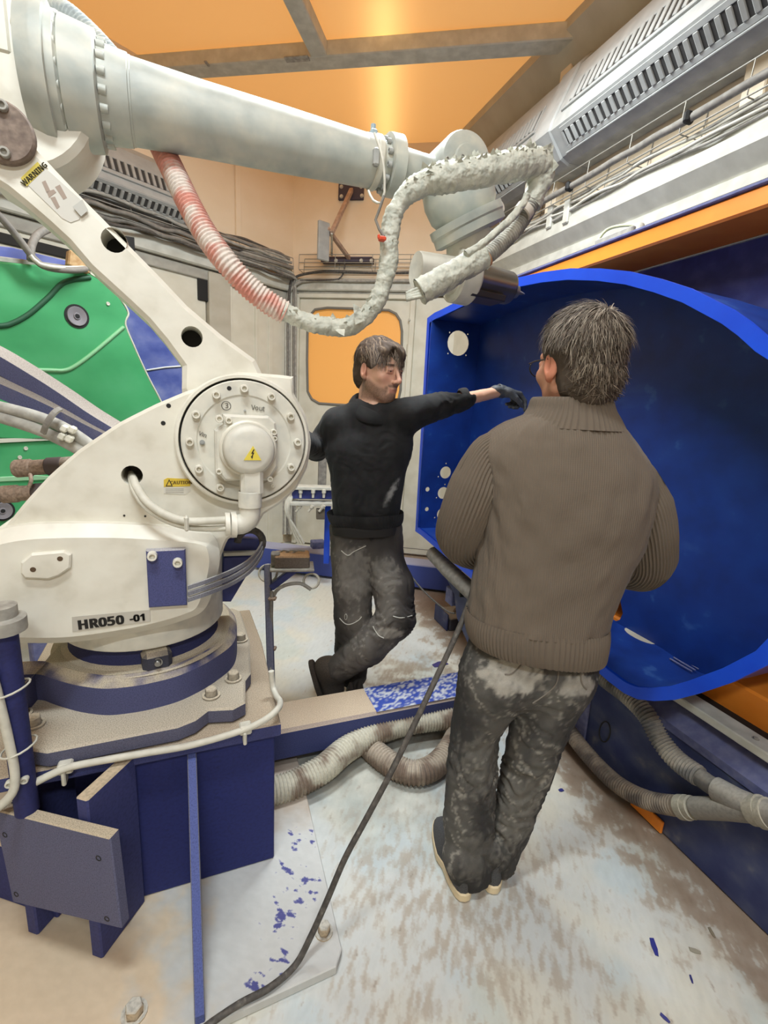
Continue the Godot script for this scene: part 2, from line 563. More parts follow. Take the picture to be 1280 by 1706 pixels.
# ---------------------------------------------------------------- the room
func room():
	var b := Mb.new()
	# floor: dusty painted concrete
	var fs := 7.4
	b.box(Transform3D(Basis(), Vector3(-1.7, -0.06, -1.3)), Vector3(10.4, 0.12, 7.8), 0.0)
	for k in b.v.size(): b.uv[k] = Vector2((b.v[k].x + 2.4) / 5.2, (b.v[k].z + 5.2) / 5.2)
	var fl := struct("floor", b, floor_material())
	fl.set_meta("label", "dusty pale concrete floor with brown smears")
	# walls, 12 cm thick, clad up to 2.5 m
	var H := 3.72
	for w in [["wall_far", PF, -0.1, 1.66], ["wall_left", PL, -9.4, 0.1], ["wall_right", PR, -2.7, 5.2]]:
		b = Mb.new()
		var pl: Place = w[1]
		b.box(pl.xf((w[2] + w[3]) / 2, H / 2, -0.06), Vector3(w[3] - w[2], H, 0.12), 0.0)
		var o := struct(w[0], b, mats.wall_tan)
		o.set_meta("label", "tan upper wall panels above a cable tray")
	b = Mb.new()
	b.box(Transform3D(Basis(), Vector3(-1.7, H / 2, 2.56)), Vector3(10.4, H, 0.12), 0.0)
	struct("wall_back", b, mats.wall_tan)
	# upright battens on the tan walls
	var walls := {"far": get_node("wall_far"), "left": get_node("wall_left"), "right": get_node("wall_right")}
	for q in [[PL, "left", -0.62, 0.05], [PL, "left", -1.75, 0.05], [PL, "left", -2.9, 0.05]]:
		b = Mb.new()
		b.box(q[0].xf(q[2], 3.2, 0.012), Vector3(q[3], 1.0, 0.024), 0.003)
		obj("batten", b, mats.wall_tan, walls[q[1]])
	for s in [-2.42, -1.36, -0.1]:
		b = Mb.new()
		b.box(PR.xf(s, 3.2, 0.03), Vector3(0.1, 1.0, 0.06), 0.005)
		obj("batten", b, mats.wall_tan, walls["right"])
	# lower cladding
	for q in [[PL, "left", -9.3, -1.9], [PL, "left", -1.88, -0.96], [PL, "left", -0.74, -0.47], [PL, "left", -0.45, -0.12], [PF, "far", 1.21, 1.6]]:
		b = Mb.new()
		b.box(q[0].xf((q[2] + q[3]) / 2, 1.24, 0.02), Vector3(q[3] - q[2], 2.44, 0.04), 0.006)
		obj("panel", b, mats.cream, walls[q[1]])
	b = Mb.new()
	b.box(PL.xf(-0.85, 1.24, 0.04), Vector3(0.2, 2.44, 0.08), 0.008)
	obj("post", b, mats.cream_dark, walls["left"])
	for q in [[-0.73, 0.03], [-0.46, 0.03], [-0.30, 0.05]]:
		b = Mb.new()
		b.box(PL.xf(q[0], 1.24, 0.045), Vector3(q[1], 2.44, 0.02), 0.004)
		obj("post", b, mats.cream, walls["left"])
	b = Mb.new()
	b.box(PL.xf(-0.985, 2.33, 0.045), Vector3(0.1, 0.2, 0.02), 0.004)
	obj("window_pane", b, mats.black, walls["left"])
	# rails under the trays
	b = Mb.new()
	b.box(PF.xf(0.8, 2.55, 0.05), Vector3(1.7, 0.11, 0.1), 0.01)
	struct("trim_1", b, mats.white_rail)
	b = Mb.new()
	b.box(PF.xf(0.8, 2.485, 0.035), Vector3(1.7, 0.02, 0.07), 0.004)
	struct("trim_2", b, mats.grey_rail)
	b = Mb.new()
	b.box(PL.xf(-4.0, 2.53, 0.05), Vector3(8.0, 0.11, 0.1), 0.01)
	struct("trim_3", b, mats.white_rail)
	b = Mb.new()
	b.box(PL.xf(-4.0, 2.43, 0.03), Vector3(8.0, 0.08, 0.06), 0.006)
	struct("trim_4", b, mats.grey_rail)
	b = Mb.new()
	b.box(PL.xf(-5.4, 2.33, 0.03), Vector3(7.0, 0.06, 0.05), 0.006)
	struct("trim_5", b, mats.dark_gap)
	# right wall: a proud white rail, a slope under it, a lower band, a dark slot
	var prof := PackedVector2Array([Vector2(0.0, 2.73), Vector2(0.06, 2.725), Vector2(0.085, 2.69), Vector2(0.085, 2.655), Vector2(0.10, 2.645), Vector2(0.10, 2.585), Vector2(0.035, 2.51), Vector2(0.045, 2.505), Vector2(0.045, 2.455), Vector2(0.0, 2.45)])
	b = Mb.new()
	b.prism(prof, -2.6, 5.0, Transform3D(Basis(PR.n, Vector3.UP, -PR.u), PR.o) * Transform3D(Basis(Vector3.RIGHT, Vector3.UP, Vector3.BACK), Vector3.ZERO).scaled_local(Vector3(1, 1, -1)), 0.0, [], 0.3)
	struct("trim_6", b, mats.white_rail)
	b = Mb.new()
	b.box(PR.xf(1.2, 2.32, 0.02), Vector3(7.6, 0.24, 0.04), 0.004)
	struct("trim_7", b, mats.dark_gap)
	b = Mb.new()
	b.box(PR.xf(1.2, 1.1, 0.02), Vector3(7.6, 2.2, 0.04), 0.004)
	obj("panel", b, mats.cream, walls["right"])
	# door in the far wall
	var jam := Mb.new()
	for q in [[0.075, 0.05], [1.19, 0.05]]:
		jam.box(PF.xf(q[0], 1.24, 0.05), Vector3(q[1], 2.46, 0.06), 0.006)
	jam.box(PF.xf(0.63, 2.455, 0.05), Vector3(1.08, 0.04, 0.06), 0.006)
	var door := struct("door_1", jam, mats.cream)
	door.set_meta("label", "cream door with a rounded amber window")
	var hole := outline(PF, [[513, 540], [516, 526], [525, 516], [545, 513], [580, 514], [620, 516], [648, 517], [660, 523], [667, 534], [670, 552], [669, 600], [667.5, 650], [664, 666], [655, 675], [640, 677], [600, 676], [560, 674], [532, 672], [520, 665], [513, 652], [512, 600]], 0.05)
	b = Mb.new()
	var leaf := PackedVector2Array([Vector2(0.1, 0.02), Vector2(1.165, 0.02), Vector2(1.165, 2.435), Vector2(0.1, 2.435)])
	b.prism(leaf, 0.012, 0.05, PF.xf(), 0.004, [hole])
	obj("door_leaf", b, mats.cream, door)
	b = Mb.new()
	var loop := PackedVector3Array()
	for q in hole: loop.append(PF.p(q.x, q.y, 0.053))
	loop.append(loop[0]); loop.append(loop[1])
	b.tube(loop, 0.012, 8, false)
	obj("window_seal", b, plain(rgb(120, 116, 108), 0.7), door)
	b = Mb.new()
	var pane := Mb.new()
	var tri := Geometry2D.triangulate_polygon(hole)
	for k in range(0, tri.size(), 3):
		pane.tri(PF.p(hole[tri[k]].x, hole[tri[k]].y, 0.03), PF.p(hole[tri[k + 1]].x, hole[tri[k + 1]].y, 0.03), PF.p(hole[tri[k + 2]].x, hole[tri[k + 2]].y, 0.03), PF.p(hole[0].x, hole[0].y, -1.0))
	var glow := plain(rgb(222, 160, 88), 0.25)
	glow.emission_enabled = true
	glow.emission = rgb(235, 168, 88)
	glow.emission_energy_multiplier = 0.32
	obj("window_glass", pane, glow, door)
	b = Mb.new()
	b.lathe([Vector2(0.012, 0), Vector2(0.012, 0.01), Vector2(0, 0.012)], axis(onw(PF, 682, 533, 0.08), PF.n), 10)
	for y in [0.5, 1.2, 2.0]:
		b.box(PF.xf(1.17, y, 0.06), Vector3(0.03, 0.1, 0.03), 0.004)
	obj("hinge", b, mats.cream_dark, door)

func floor_material() -> StandardMaterial3D:
	var N := 1600
	var scale := 5.2 / N
	var im := Image.create_empty(N, N, false, Image.FORMAT_RGB8)
	var broad := noise(1.0 / 230.0, 41, 4).get_image(N, N, false, false, false)
	var mid := noise(1.0 / 46.0, 42, 4).get_image(N, N, false, false, false)
	var rag := noise(1.0 / 6.0, 43, 5, FastNoiseLite.TYPE_PERLIN).get_image(N, N, false, false, false)
	var broad2 := noise(1.0 / 150.0, 44, 3).get_image(N, N, false, false, false)
	var A := broad.get_data(); var B := mid.get_data(); var C := rag.get_data(); var D := broad2.get_data()
	var out := PackedByteArray()
	out.resize(N * N * 3)
	var base_o := PM.o
	for j in N:
		var z := -5.2 + (j + 0.5) * scale
		for i in N:
			var x := -2.4 + (i + 0.5) * scale
			var k := j * N + i
			var a := A[k] / 255.0
			var m := B[k] / 255.0
			# the rag noise is read along a slant, which draws it out into smears
			var si := int(i * 0.97 + j * 0.22 + 1600) % N
			var sj := int(j * 0.34 - i * 0.09 + 1600) % N
			var c := C[sj * N + si] / 255.0
			var d := D[k] / 255.0
			var r := 206.0; var g := 208.0; var bl := 204.0
			var t := smoothstep(0.42, 0.66, a)                 # cream dust
			r += t * 7.0; g += t * 1.0; bl -= t * 10.0
			t = smoothstep(0.5, 0.68, d)                       # pale blue overspray
			r -= t * 10.0; g -= t * 3.0; bl += t * 2.0
			# brown dirt: trodden areas, along the machine and where boots scrape
			var away := (x - base_o.x) * 0.94 + (z - base_o.z) * -0.343
			var near := smoothstep(-0.34, -0.02, away + (m - 0.5) * 0.22)
			var walk := smoothstep(0.95, 0.15, Vector2(x - 0.25, (z + 1.75) * 0.8).length())
			var walk2 := smoothstep(0.75, 0.1, Vector2(x - 0.0, z + 2.5).length()) * 0.8
			var walk3 := smoothstep(1.0, 0.2, Vector2(x - 0.35, z + 0.85).length())
			var dirt := clampf(near * 1.3 + walk * 0.55 + walk2 * 0.6 + walk3 * 0.5 - 0.15, 0.0, 1.2)
			t = smoothstep(0.60 - dirt * 0.30, 0.78 - dirt * 0.24, c * 0.72 + m * 0.28)
			t = clampf(t + near * 0.6, 0.0, 1.0) * (0.45 + 0.4 * dirt)
			r = lerpf(r, lerpf(166.0, 140.0, near), t); g = lerpf(g, lerpf(151.0, 120.0, near), t); bl = lerpf(bl, lerpf(133.0, 102.0, near), t)
			var under := smoothstep(0.55, 0.12, Vector2((x - 0.05) * 0.8, z + 1.72).length()) * (0.6 + 0.7 * (m - 0.5))  # grey dirt and shade under the hoses, painted into the floor colour
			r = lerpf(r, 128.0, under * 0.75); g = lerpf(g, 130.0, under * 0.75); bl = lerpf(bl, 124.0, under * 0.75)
			var dirt_shade := smoothstep(0.62, 0.1, Vector2(x - 0.3, (z + 2.3) * 1.1).length()) * smoothstep(0.3, 0.6, m * 0.6 + c * 0.4)  # brown dirt mixed with painted shade beyond the cross beam
			r = lerpf(r, 142.0, dirt_shade * 0.8); g = lerpf(g, 126.0, dirt_shade * 0.8); bl = lerpf(bl, 108.0, dirt_shade * 0.8)
			t = smoothstep(0.70, 0.80, c) * 0.5                # dark scrapes
			r = lerpf(r, 120.0, t); g = lerpf(g, 110.0, t); bl = lerpf(bl, 100.0, t)
			var w := (c - 0.5) * 24.0
			out[k * 3] = clampi(int(r + w), 0, 255)
			out[k * 3 + 1] = clampi(int(g + w), 0, 255)
			out[k * 3 + 2] = clampi(int(bl + w), 0, 255)
	im.set_data(N, N, false, Image.FORMAT_RGB8, out)
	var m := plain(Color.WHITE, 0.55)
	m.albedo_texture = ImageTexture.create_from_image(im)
	m.heightmap_enabled = false
	return m

func roof():
	# opaque roof slab far above, amber sheets in grey beams below it, lamps in between
	var b := Mb.new()
	b.box(Transform3D(Basis(), Vector3(-1.7, 4.5, -1.3)), Vector3(10.4, 0.12, 7.8), 0.0)
	var roof_slab := struct("ceiling", b, plain(rgb(235, 235, 230), 0.8))
	for q in [[Vector3(-1.7, 4.1, -5.2), Vector3(10.4, 0.9, 0.1)], [Vector3(-1.7, 4.1, 2.6), Vector3(10.4, 0.9, 0.1)], [Vector3(-6.9, 4.1, -1.3), Vector3(0.1, 0.9, 7.8)], [Vector3(3.5, 4.1, -1.3), Vector3(0.1, 0.9, 7.8)]]:
		b = Mb.new()
		b.box(Transform3D(Basis(), q[0]), q[1], 0.0)
		obj("upstand", b, plain(rgb(235, 235, 230), 0.8), roof_slab)
	# amber sheets between the beams
	var xs := [-6.9, -3.2, -0.62, 1.9, 3.5]
	var zs := [-5.2, -3.62, -1.2, 2.6]
	for i in 4:
		for j in 3:
			b = Mb.new()
			b.quad(Vector3(xs[i], 3.715, zs[j]), Vector3(xs[i + 1], 3.715, zs[j]), Vector3(xs[i + 1], 3.715, zs[j + 1]), Vector3(xs[i], 3.715, zs[j + 1]), Vector3(0, 9, 0))
			obj("amber_panel", b, mats.amber, roof_slab)
	var dir := (at_height(960, 60, 3.66) - at_height(210, 115, 3.66)).normalized()
	var mid := at_height(600, 88, 3.66)
	b = Mb.new()
	beam_box(b, mid - dir * 3.0, mid + dir * 2.0, 0.13, 0.09, 0.006)
	struct("beam_1", b, mats.white_rail)
	b = Mb.new()
	b.box(face_out(at_height(495, 98, 3.6), Vector3.UP, dir), Vector3(0.05, 0.16, 0.01), 0.003)
	b.box(face_out(at_height(345, 106, 3.6), Vector3.UP, dir), Vector3(0.05, 0.02, 0.01), 0.003)
	obj("bracket", b, mats.cable_grey, get_node("beam_1"))
	b = Mb.new()
	var p0 := at_height(532, 82, 3.66)
	var p1 := at_height(494, 0, 3.66)
	beam_box(b, p0, p0 + (p1 - p0).normalized() * 4.0, 0.11, 0.08, 0.006)
	struct("beam_2", b, mats.white_rail)
	# ledge between the roof and the right wall
	b = Mb.new()
	b.prism(PackedVector2Array([Vector2(0, 3.72), Vector2(0.16, 3.72), Vector2(0.16, 3.66), Vector2(0.03, 3.52), Vector2(0, 3.52)]), -2.62, 5.0, Transform3D(Basis(PR.n, Vector3.UP, PR.u), PR.o), 0.0)
	struct("trim_8", b, mats.cream_dark)
	# what shines through: a broad sheet of lamps and one tube
	var down := Basis(Vector3.RIGHT, Vector3(0, 0, 1), Vector3(0, 1, 0))
	area_light("roof_lamp_light", Transform3D(Basis(Vector3.RIGHT, Vector3(0, 0, -1), Vector3(0, 1, 0)), Vector3(-0.8, 4.38, -3.0)), Vector2(5.0, 4.2), 5.2, rgb(255, 236, 200))
	area_light("roof_tube_light", Transform3D(Basis(Vector3.RIGHT, Vector3(0, 0, -1), Vector3(0, 1, 0)), Vector3(-0.16, 3.86, -4.0)), Vector2(0.06, 1.6), 0.25, rgb(255, 240, 205))

# ---------------------------------------------------------------- ducts along the walls
func duct(called: String, label: String, pl: Place, s0: float, s1: float, segs: Array, y0: float, sc := 1.0, rev := false):
	# cross-section: x out of the wall, y up; a sloping upper face and a steeper lower face, both slotted
	var sec := PackedVector2Array([Vector2(0.01, 0.58), Vector2(0.08, 0.555), Vector2(0.15, 0.49), Vector2(0.29, 0.17), Vector2(0.30, 0.13), Vector2(0.20, 0.02), Vector2(0.15, 0.0), Vector2(0.01, 0.0)])
	for k in sec.size(): sec[k] = sec[k] * sc + Vector2(0, y0)
	var t := thing(called, label, "duct", pl.p((s0 + s1) / 2, y0, 0.2))
	var X := Transform3D(Basis(pl.n, Vector3.UP, pl.u), pl.o)
	for sg in segs:
		var b := Mb.new()
		b.prism(sec, sg[0], sg[1], X, 0.004, [], 0.35)
		var h := obj("housing", b, mats.duct, t)
		for face in [[sec[2], sec[3], 0.60, 0.13, 0.06], [sec[4], sec[5], 0.5, 0.075, 0.04]]:
			var p0: Vector2 = face[0]
			var p1: Vector2 = face[1]
			var c := p0.lerp(p1, face[2])
			var d := (p1 - p0).normalized()
			var nrm := Vector2(-d.y, d.x) * -1.0
			if nrm.x < 0.0: nrm = -nrm
			var L: float = sg[1] - sg[0] - 0.14
			var m: float = (sg[0] + sg[1]) / 2
			var n3 := pl.n * nrm.x + Vector3.UP * nrm.y
			var up3 := pl.n * -d.x + Vector3.UP * -d.y
			var o := pl.o + pl.u * m + pl.n * c.x + Vector3.UP * c.y
			var hgt: float = face[3] * sc
			# grille: frame, dark box behind, slats
			b = Mb.new()
			var F := Transform3D(Basis(up3.cross(n3), up3, n3), o)
			for e in [-1, 1]:
				b.box(F * Transform3D(Basis(), Vector3(0, e * (hgt / 2 + 0.012), 0.002)), Vector3(L, 0.024, 0.008), 0.002)
				b.box(F * Transform3D(Basis(), Vector3(e * (L / 2 - 0.008), 0, 0.002)), Vector3(0.016, hgt, 0.008), 0.002)
			b.box(F * Transform3D(Basis(), Vector3(0, -hgt / 2 - 0.03, 0.006)), Vector3(L + 0.04, 0.01, 0.014), 0.003)
			obj("grille_frame", b, mats.duct, h)
			b = Mb.new()
			b.box(F * Transform3D(Basis(), Vector3(0, 0, 0.0005)), Vector3(L - 0.02, hgt, 0.002), 0.0)
			obj("grille_opening", b, mats.duct_dark, h)
			var count := int(L / 0.046)
			var sb := Mb.new()
			sb.box(Transform3D(), Vector3(0.022, hgt, 0.014), 0.003)
			var mesh := sb.mesh()
			for k in count:
				var sl := MeshInstance3D.new()
				sl.name = "slat"
				sl.mesh = mesh
				sl.material_override = mats.duct
				sl.transform = Transform3D(F.basis.rotated(F.basis.y, 0.25), F * Vector3((k + 0.5) / count * (L - 0.04) - (L - 0.04) / 2, 0, 0.004))
				sl.position -= depth_of(h)
				h.add_child(sl, true)
	return t

func ducts():
	var t = duct("air_duct", "long grey slotted air duct running above the orange beam", PR, -2.6, 1.6, [[-2.35, -1.24], [-1.1, 0.25], [0.32, 1.5]], 2.92, 1.0)
	for s in [-1.17, 0.285]:
		var b := Mb.new()
		var js := PackedVector2Array([Vector2(0.01, 0.595), Vector2(0.085, 0.57), Vector2(0.16, 0.50), Vector2(0.30, 0.175), Vector2(0.31, 0.13), Vector2(0.205, 0.008), Vector2(0.15, -0.012), Vector2(0.01, -0.012)])
		for k in js.size(): js[k].y += 2.92
		b.prism(js, s - 0.075, s + 0.075, Transform3D(Basis(PR.n, Vector3.UP, PR.u), PR.o), 0.01, [], 0.35)
		obj("joint_ring", b, mats.duct, t)
	var b2 := Mb.new()
	b2.box(PR.xf(-1.42, 2.93, 0.1), Vector3(0.07, 0.16, 0.2), 0.006)
	obj("support_bracket", b2, mats.cream_dark, t)
	duct("air_duct", "grey slotted air duct behind the white robot arm", PL, -3.4, -1.13, [[-2.36, -1.13], [-3.7, -2.42]], 2.70, 0.72)

# ---------------------------------------------------------------- cable trays and the cables in them
func wavy(pl: Place, s0: float, s1: float, y: float, k: float, amp := 0.012, seed_ := 1, step := 0.12) -> PackedVector3Array:
	var f := noise(0.9, seed_, 2)
	var a := PackedVector3Array()
	var n := maxi(2, int(absf(s1 - s0) / step))
	for i in n + 1:
		var s := lerpf(s0, s1, float(i) / n)
		a.append(pl.p(s, y + amp * f.get_noise_1d(s * 3.0), k + amp * f.get_noise_1d(s * 3.0 + 50.0)))
	return a

func tray(pl: Place, s0: float, s1: float, y: float, label: String):
	var t := thing("cable_tray", label, "cable tray", pl.p((s0 + s1) / 2, y, 0.06), "wire cable trays along the walls")
	for q in [[0.07, 0.14], [0.0, 0.02], [0.0, 0.15], [0.07, 0.0], [-0.06, 0.02], [-0.06, 0.15]]:
		var b := Mb.new()
		b.tube(pts([pl.p(s0, y + q[0], q[1]), pl.p((s0 + s1) / 2, y + q[0], q[1]), pl.p(s1, y + q[0], q[1])]), 0.0035, 6)
		obj("long_wire", b, mats.wire, t)
	var n := int((s1 - s0) / 0.28)
	for i in n + 1:
		var s := s0 + (s1 - s0) * i / n
		var b := Mb.new()
		b.tube(pts([pl.p(s, y + 0.07, 0.14), pl.p(s, y - 0.05, 0.15), pl.p(s, y - 0.06, 0.14), pl.p(s, y - 0.06, 0.02), pl.p(s, y + 0.07, 0.0)]), 0.003, 5)
		obj("cross_wire", b, mats.wire, t)

func cable(label: String, path: PackedVector3Array, r: float, m: Material, group := "", called := "cable", step := 0.03, seg := 8) -> MeshInstance3D:
	var b := Mb.new()
	b.tube(smooth(path, step), r, seg)
	var o := obj(called, b, m)
	tag(o, label, "cable" if called != "conduit" else "conduit", group)
	return o

func trays():
	tray(PR, -2.4, 2.6, 2.80, "wire cable tray on the wall above the orange beam")
	tray(PF, 0.12, 1.5, 2.72, "short wire cable tray above the door with the amber window")
	tray(PL, -4.5, -0.12, 2.68, "wire cable tray under the duct behind the robot arm")
	# right wall
	cable("thick grey conduit lying along the tray above the orange beam", wavy(PR, -2.3, 2.6, 2.785, 0.15, 0.006, 3), 0.017, mats.cable_mid, "", "conduit", 0.06)
	for q in [[-1.55, "black clamp on the grey conduit, the one next to the junction boxes and hose end"], [-1.06, "second black clamp on the grey conduit counted from the junction boxes"], [-0.3, "third black clamp on the grey conduit counted from the junction boxes"]]:
		var s: float = q[0]
		var b := Mb.new()
		b.box(PR.xf(s, 2.785, 0.155), Vector3(0.03, 0.05, 0.05), 0.01)
		tag(obj("cable_clamp", b, mats.black), q[1], "clamp", "black clamps on the conduit")
	for k in 5:
		cable("thin pale cable clipped along the wall under the grey conduit", wavy(PR, -2.3, 2.6, 2.735 - 0.014 * k, 0.10 + 0.008 * (k % 2), 0.02, 10 + k), 0.007, [mats.cable_grey, mats.cable_light][k % 2], "pale cables under the conduit", "cable", 0.06, 6)
	for q in [[-1.28, 2.70], [-1.12, 2.68]]:
		var b := Mb.new()
		b.box(PR.xf(q[0], q[1], 0.07), Vector3(0.05, 0.13, 0.09), 0.006)
		tag(obj("junction_box", b, mats.white_rail), "cream junction box under the conduit, farther from the door" if q[0] > -1.2 else "cream junction box under the conduit, nearer the door", "box", "junction boxes under the conduit")
	# left wall bundle running into the corner
	for k in 9:
		var y := 2.75 - 0.022 * k
		cable("dusty cable in the bundle along the tray behind the robot arm", wavy(PL, -4.0, -0.16, y, 0.12 + 0.02 * (k % 3), 0.03, 30 + k), 0.012 + 0.003 * (k % 2), [mats.cable_dark, mats.cable_mid, mats.cable_grey, mats.cable_mid][k % 4], "cables along the tray behind the arm", "cable", 0.06, 6)
	# down the corner
	for k in 8:
		var x := 470.0 + 3.2 * k
		var c := PackedVector3Array()
		c.append(PL.p(-0.5 - 0.05 * k, 2.74 - 0.02 * k, 0.14))
		c.append(PL.p(-0.22 + 0.01 * k, 2.73 - 0.02 * k, 0.15))
		c.append(onw(PF, x, 478, 0.14 - 0.01 * (k % 3)))
		c.append(onw(PF, x, 540, 0.13 - 0.01 * (k % 3)))
		c.append(onw(PF, x, 700, 0.13 - 0.01 * (k % 3)))
		c.append(onw(PF, x - 1, 890, 0.13))
		cable("upright cable in the bundle beside the door with the amber window", c, 0.011, [mats.cable_mid, mats.cable_grey, mats.cable_light][k % 3], "upright cables in the corner", "cable", 0.05, 6)
	# far wall: two curving down from the tray
	cable("dark cable along the tray above the amber-windowed door", pts([onw(PF, 700, 453, 0.14), onw(PF, 640, 455, 0.14), onw(PF, 580, 453, 0.14), onw(PF, 530, 453, 0.14), onw(PF, 492, 462, 0.14), onw(PF, 483, 480, 0.16), onw(PF, 480, 530, 0.17)]), 0.012, mats.cable_dark)
	cable("grey conduit bending from the wall above the door into the corner", pts([onw(PF, 700, 468, 0.12), onw(PF, 600, 468, 0.12), onw(PF, 520, 467, 0.12), onw(PF, 495, 473, 0.13), onw(PF, 481, 490, 0.15), onw(PF, 477, 520, 0.16)]), 0.014, mats.cable_grey, "", "conduit")
	cable("thin dark cable dropping from the wall bracket into the tray", pts([onw(PF, 574, 432, 0.1), onw(PF, 574, 448, 0.12), onw(PF, 568, 462, 0.13), onw(PF, 555, 466, 0.13), onw(PF, 500, 467, 0.13)]), 0.007, mats.cable_dark)
	# bracket with a pale sensor box
	var t := thing("wall_bracket", "dark steel wall bracket holding a pale flat box above the door", "bracket", onw(PF, 586, 434, 0.0))
	var dark := plain(rgb(66, 58, 72), 0.6)
	var b := Mb.new()
	var c0 := on(PF, 586, 319)
	b.box(PF.xf(c0.x, c0.y, 0.012), Vector3(0.235, 0.15, 0.024), 0.004)
	var pl0 := obj("upper_plate", b, dark, t)
	for q in [[569, 311], [602, 311], [569, 327], [603, 326]]:
		b = Mb.new()
		hex_bolt(b, onw(PF, q[0], q[1], 0.024), PF.n, 0.011, 0.012)
		obj("bolt", b, mats.cable_light, pl0)
	c0 = on(PF, 581, 436)
	b = Mb.new()
	b.box(PF.xf(c0.x, c0.y, 0.04), Vector3(0.49, 0.045, 0.08), 0.004)
	var pl1 := obj("lower_bar", b, dark, t)
	for x in [560, 602, 619]:
		b = Mb.new()
		hex_bolt(b, onw(PF, x, 434, 0.08), PF.n, 0.011, 0.012)
		obj("bolt", b, mats.cable_light, pl1)
	var strut := mottled([[0.2, rgb(150, 124, 108)], [0.8, rgb(186, 158, 138)]], 0.03, 0.7, 1.5, 61)
	var tip := onw(PF, 553, 388, 0.42)
	b = Mb.new()
	beam_box(b, onw(PF, 586, 316, 0.02), tip, 0.035, 0.035)
	obj("strut", b, strut, t)
	b = Mb.new()
	beam_box(b, onw(PF, 583, 432, 0.06), onw(PF, 545, 380, 0.42), 0.035, 0.03)
	obj("strut", b, strut, t)
	b = Mb.new()
	beam_box(b, onw(PF, 553, 425, 0.06), tip, 0.02, 0.02)
	obj("strut", b, mats.cable_light, t)
	b = Mb.new()
	c0 = on(PF, 539, 402, 0.44)
	b.box(PF.xf(c0.x, c0.y, 0.44) * Transform3D(Basis(Vector3.UP, 0.9), Vector3.ZERO), Vector3(0.11, 0.30, 0.03), 0.006)
	obj("sensor_box", b, mats.duct, t)

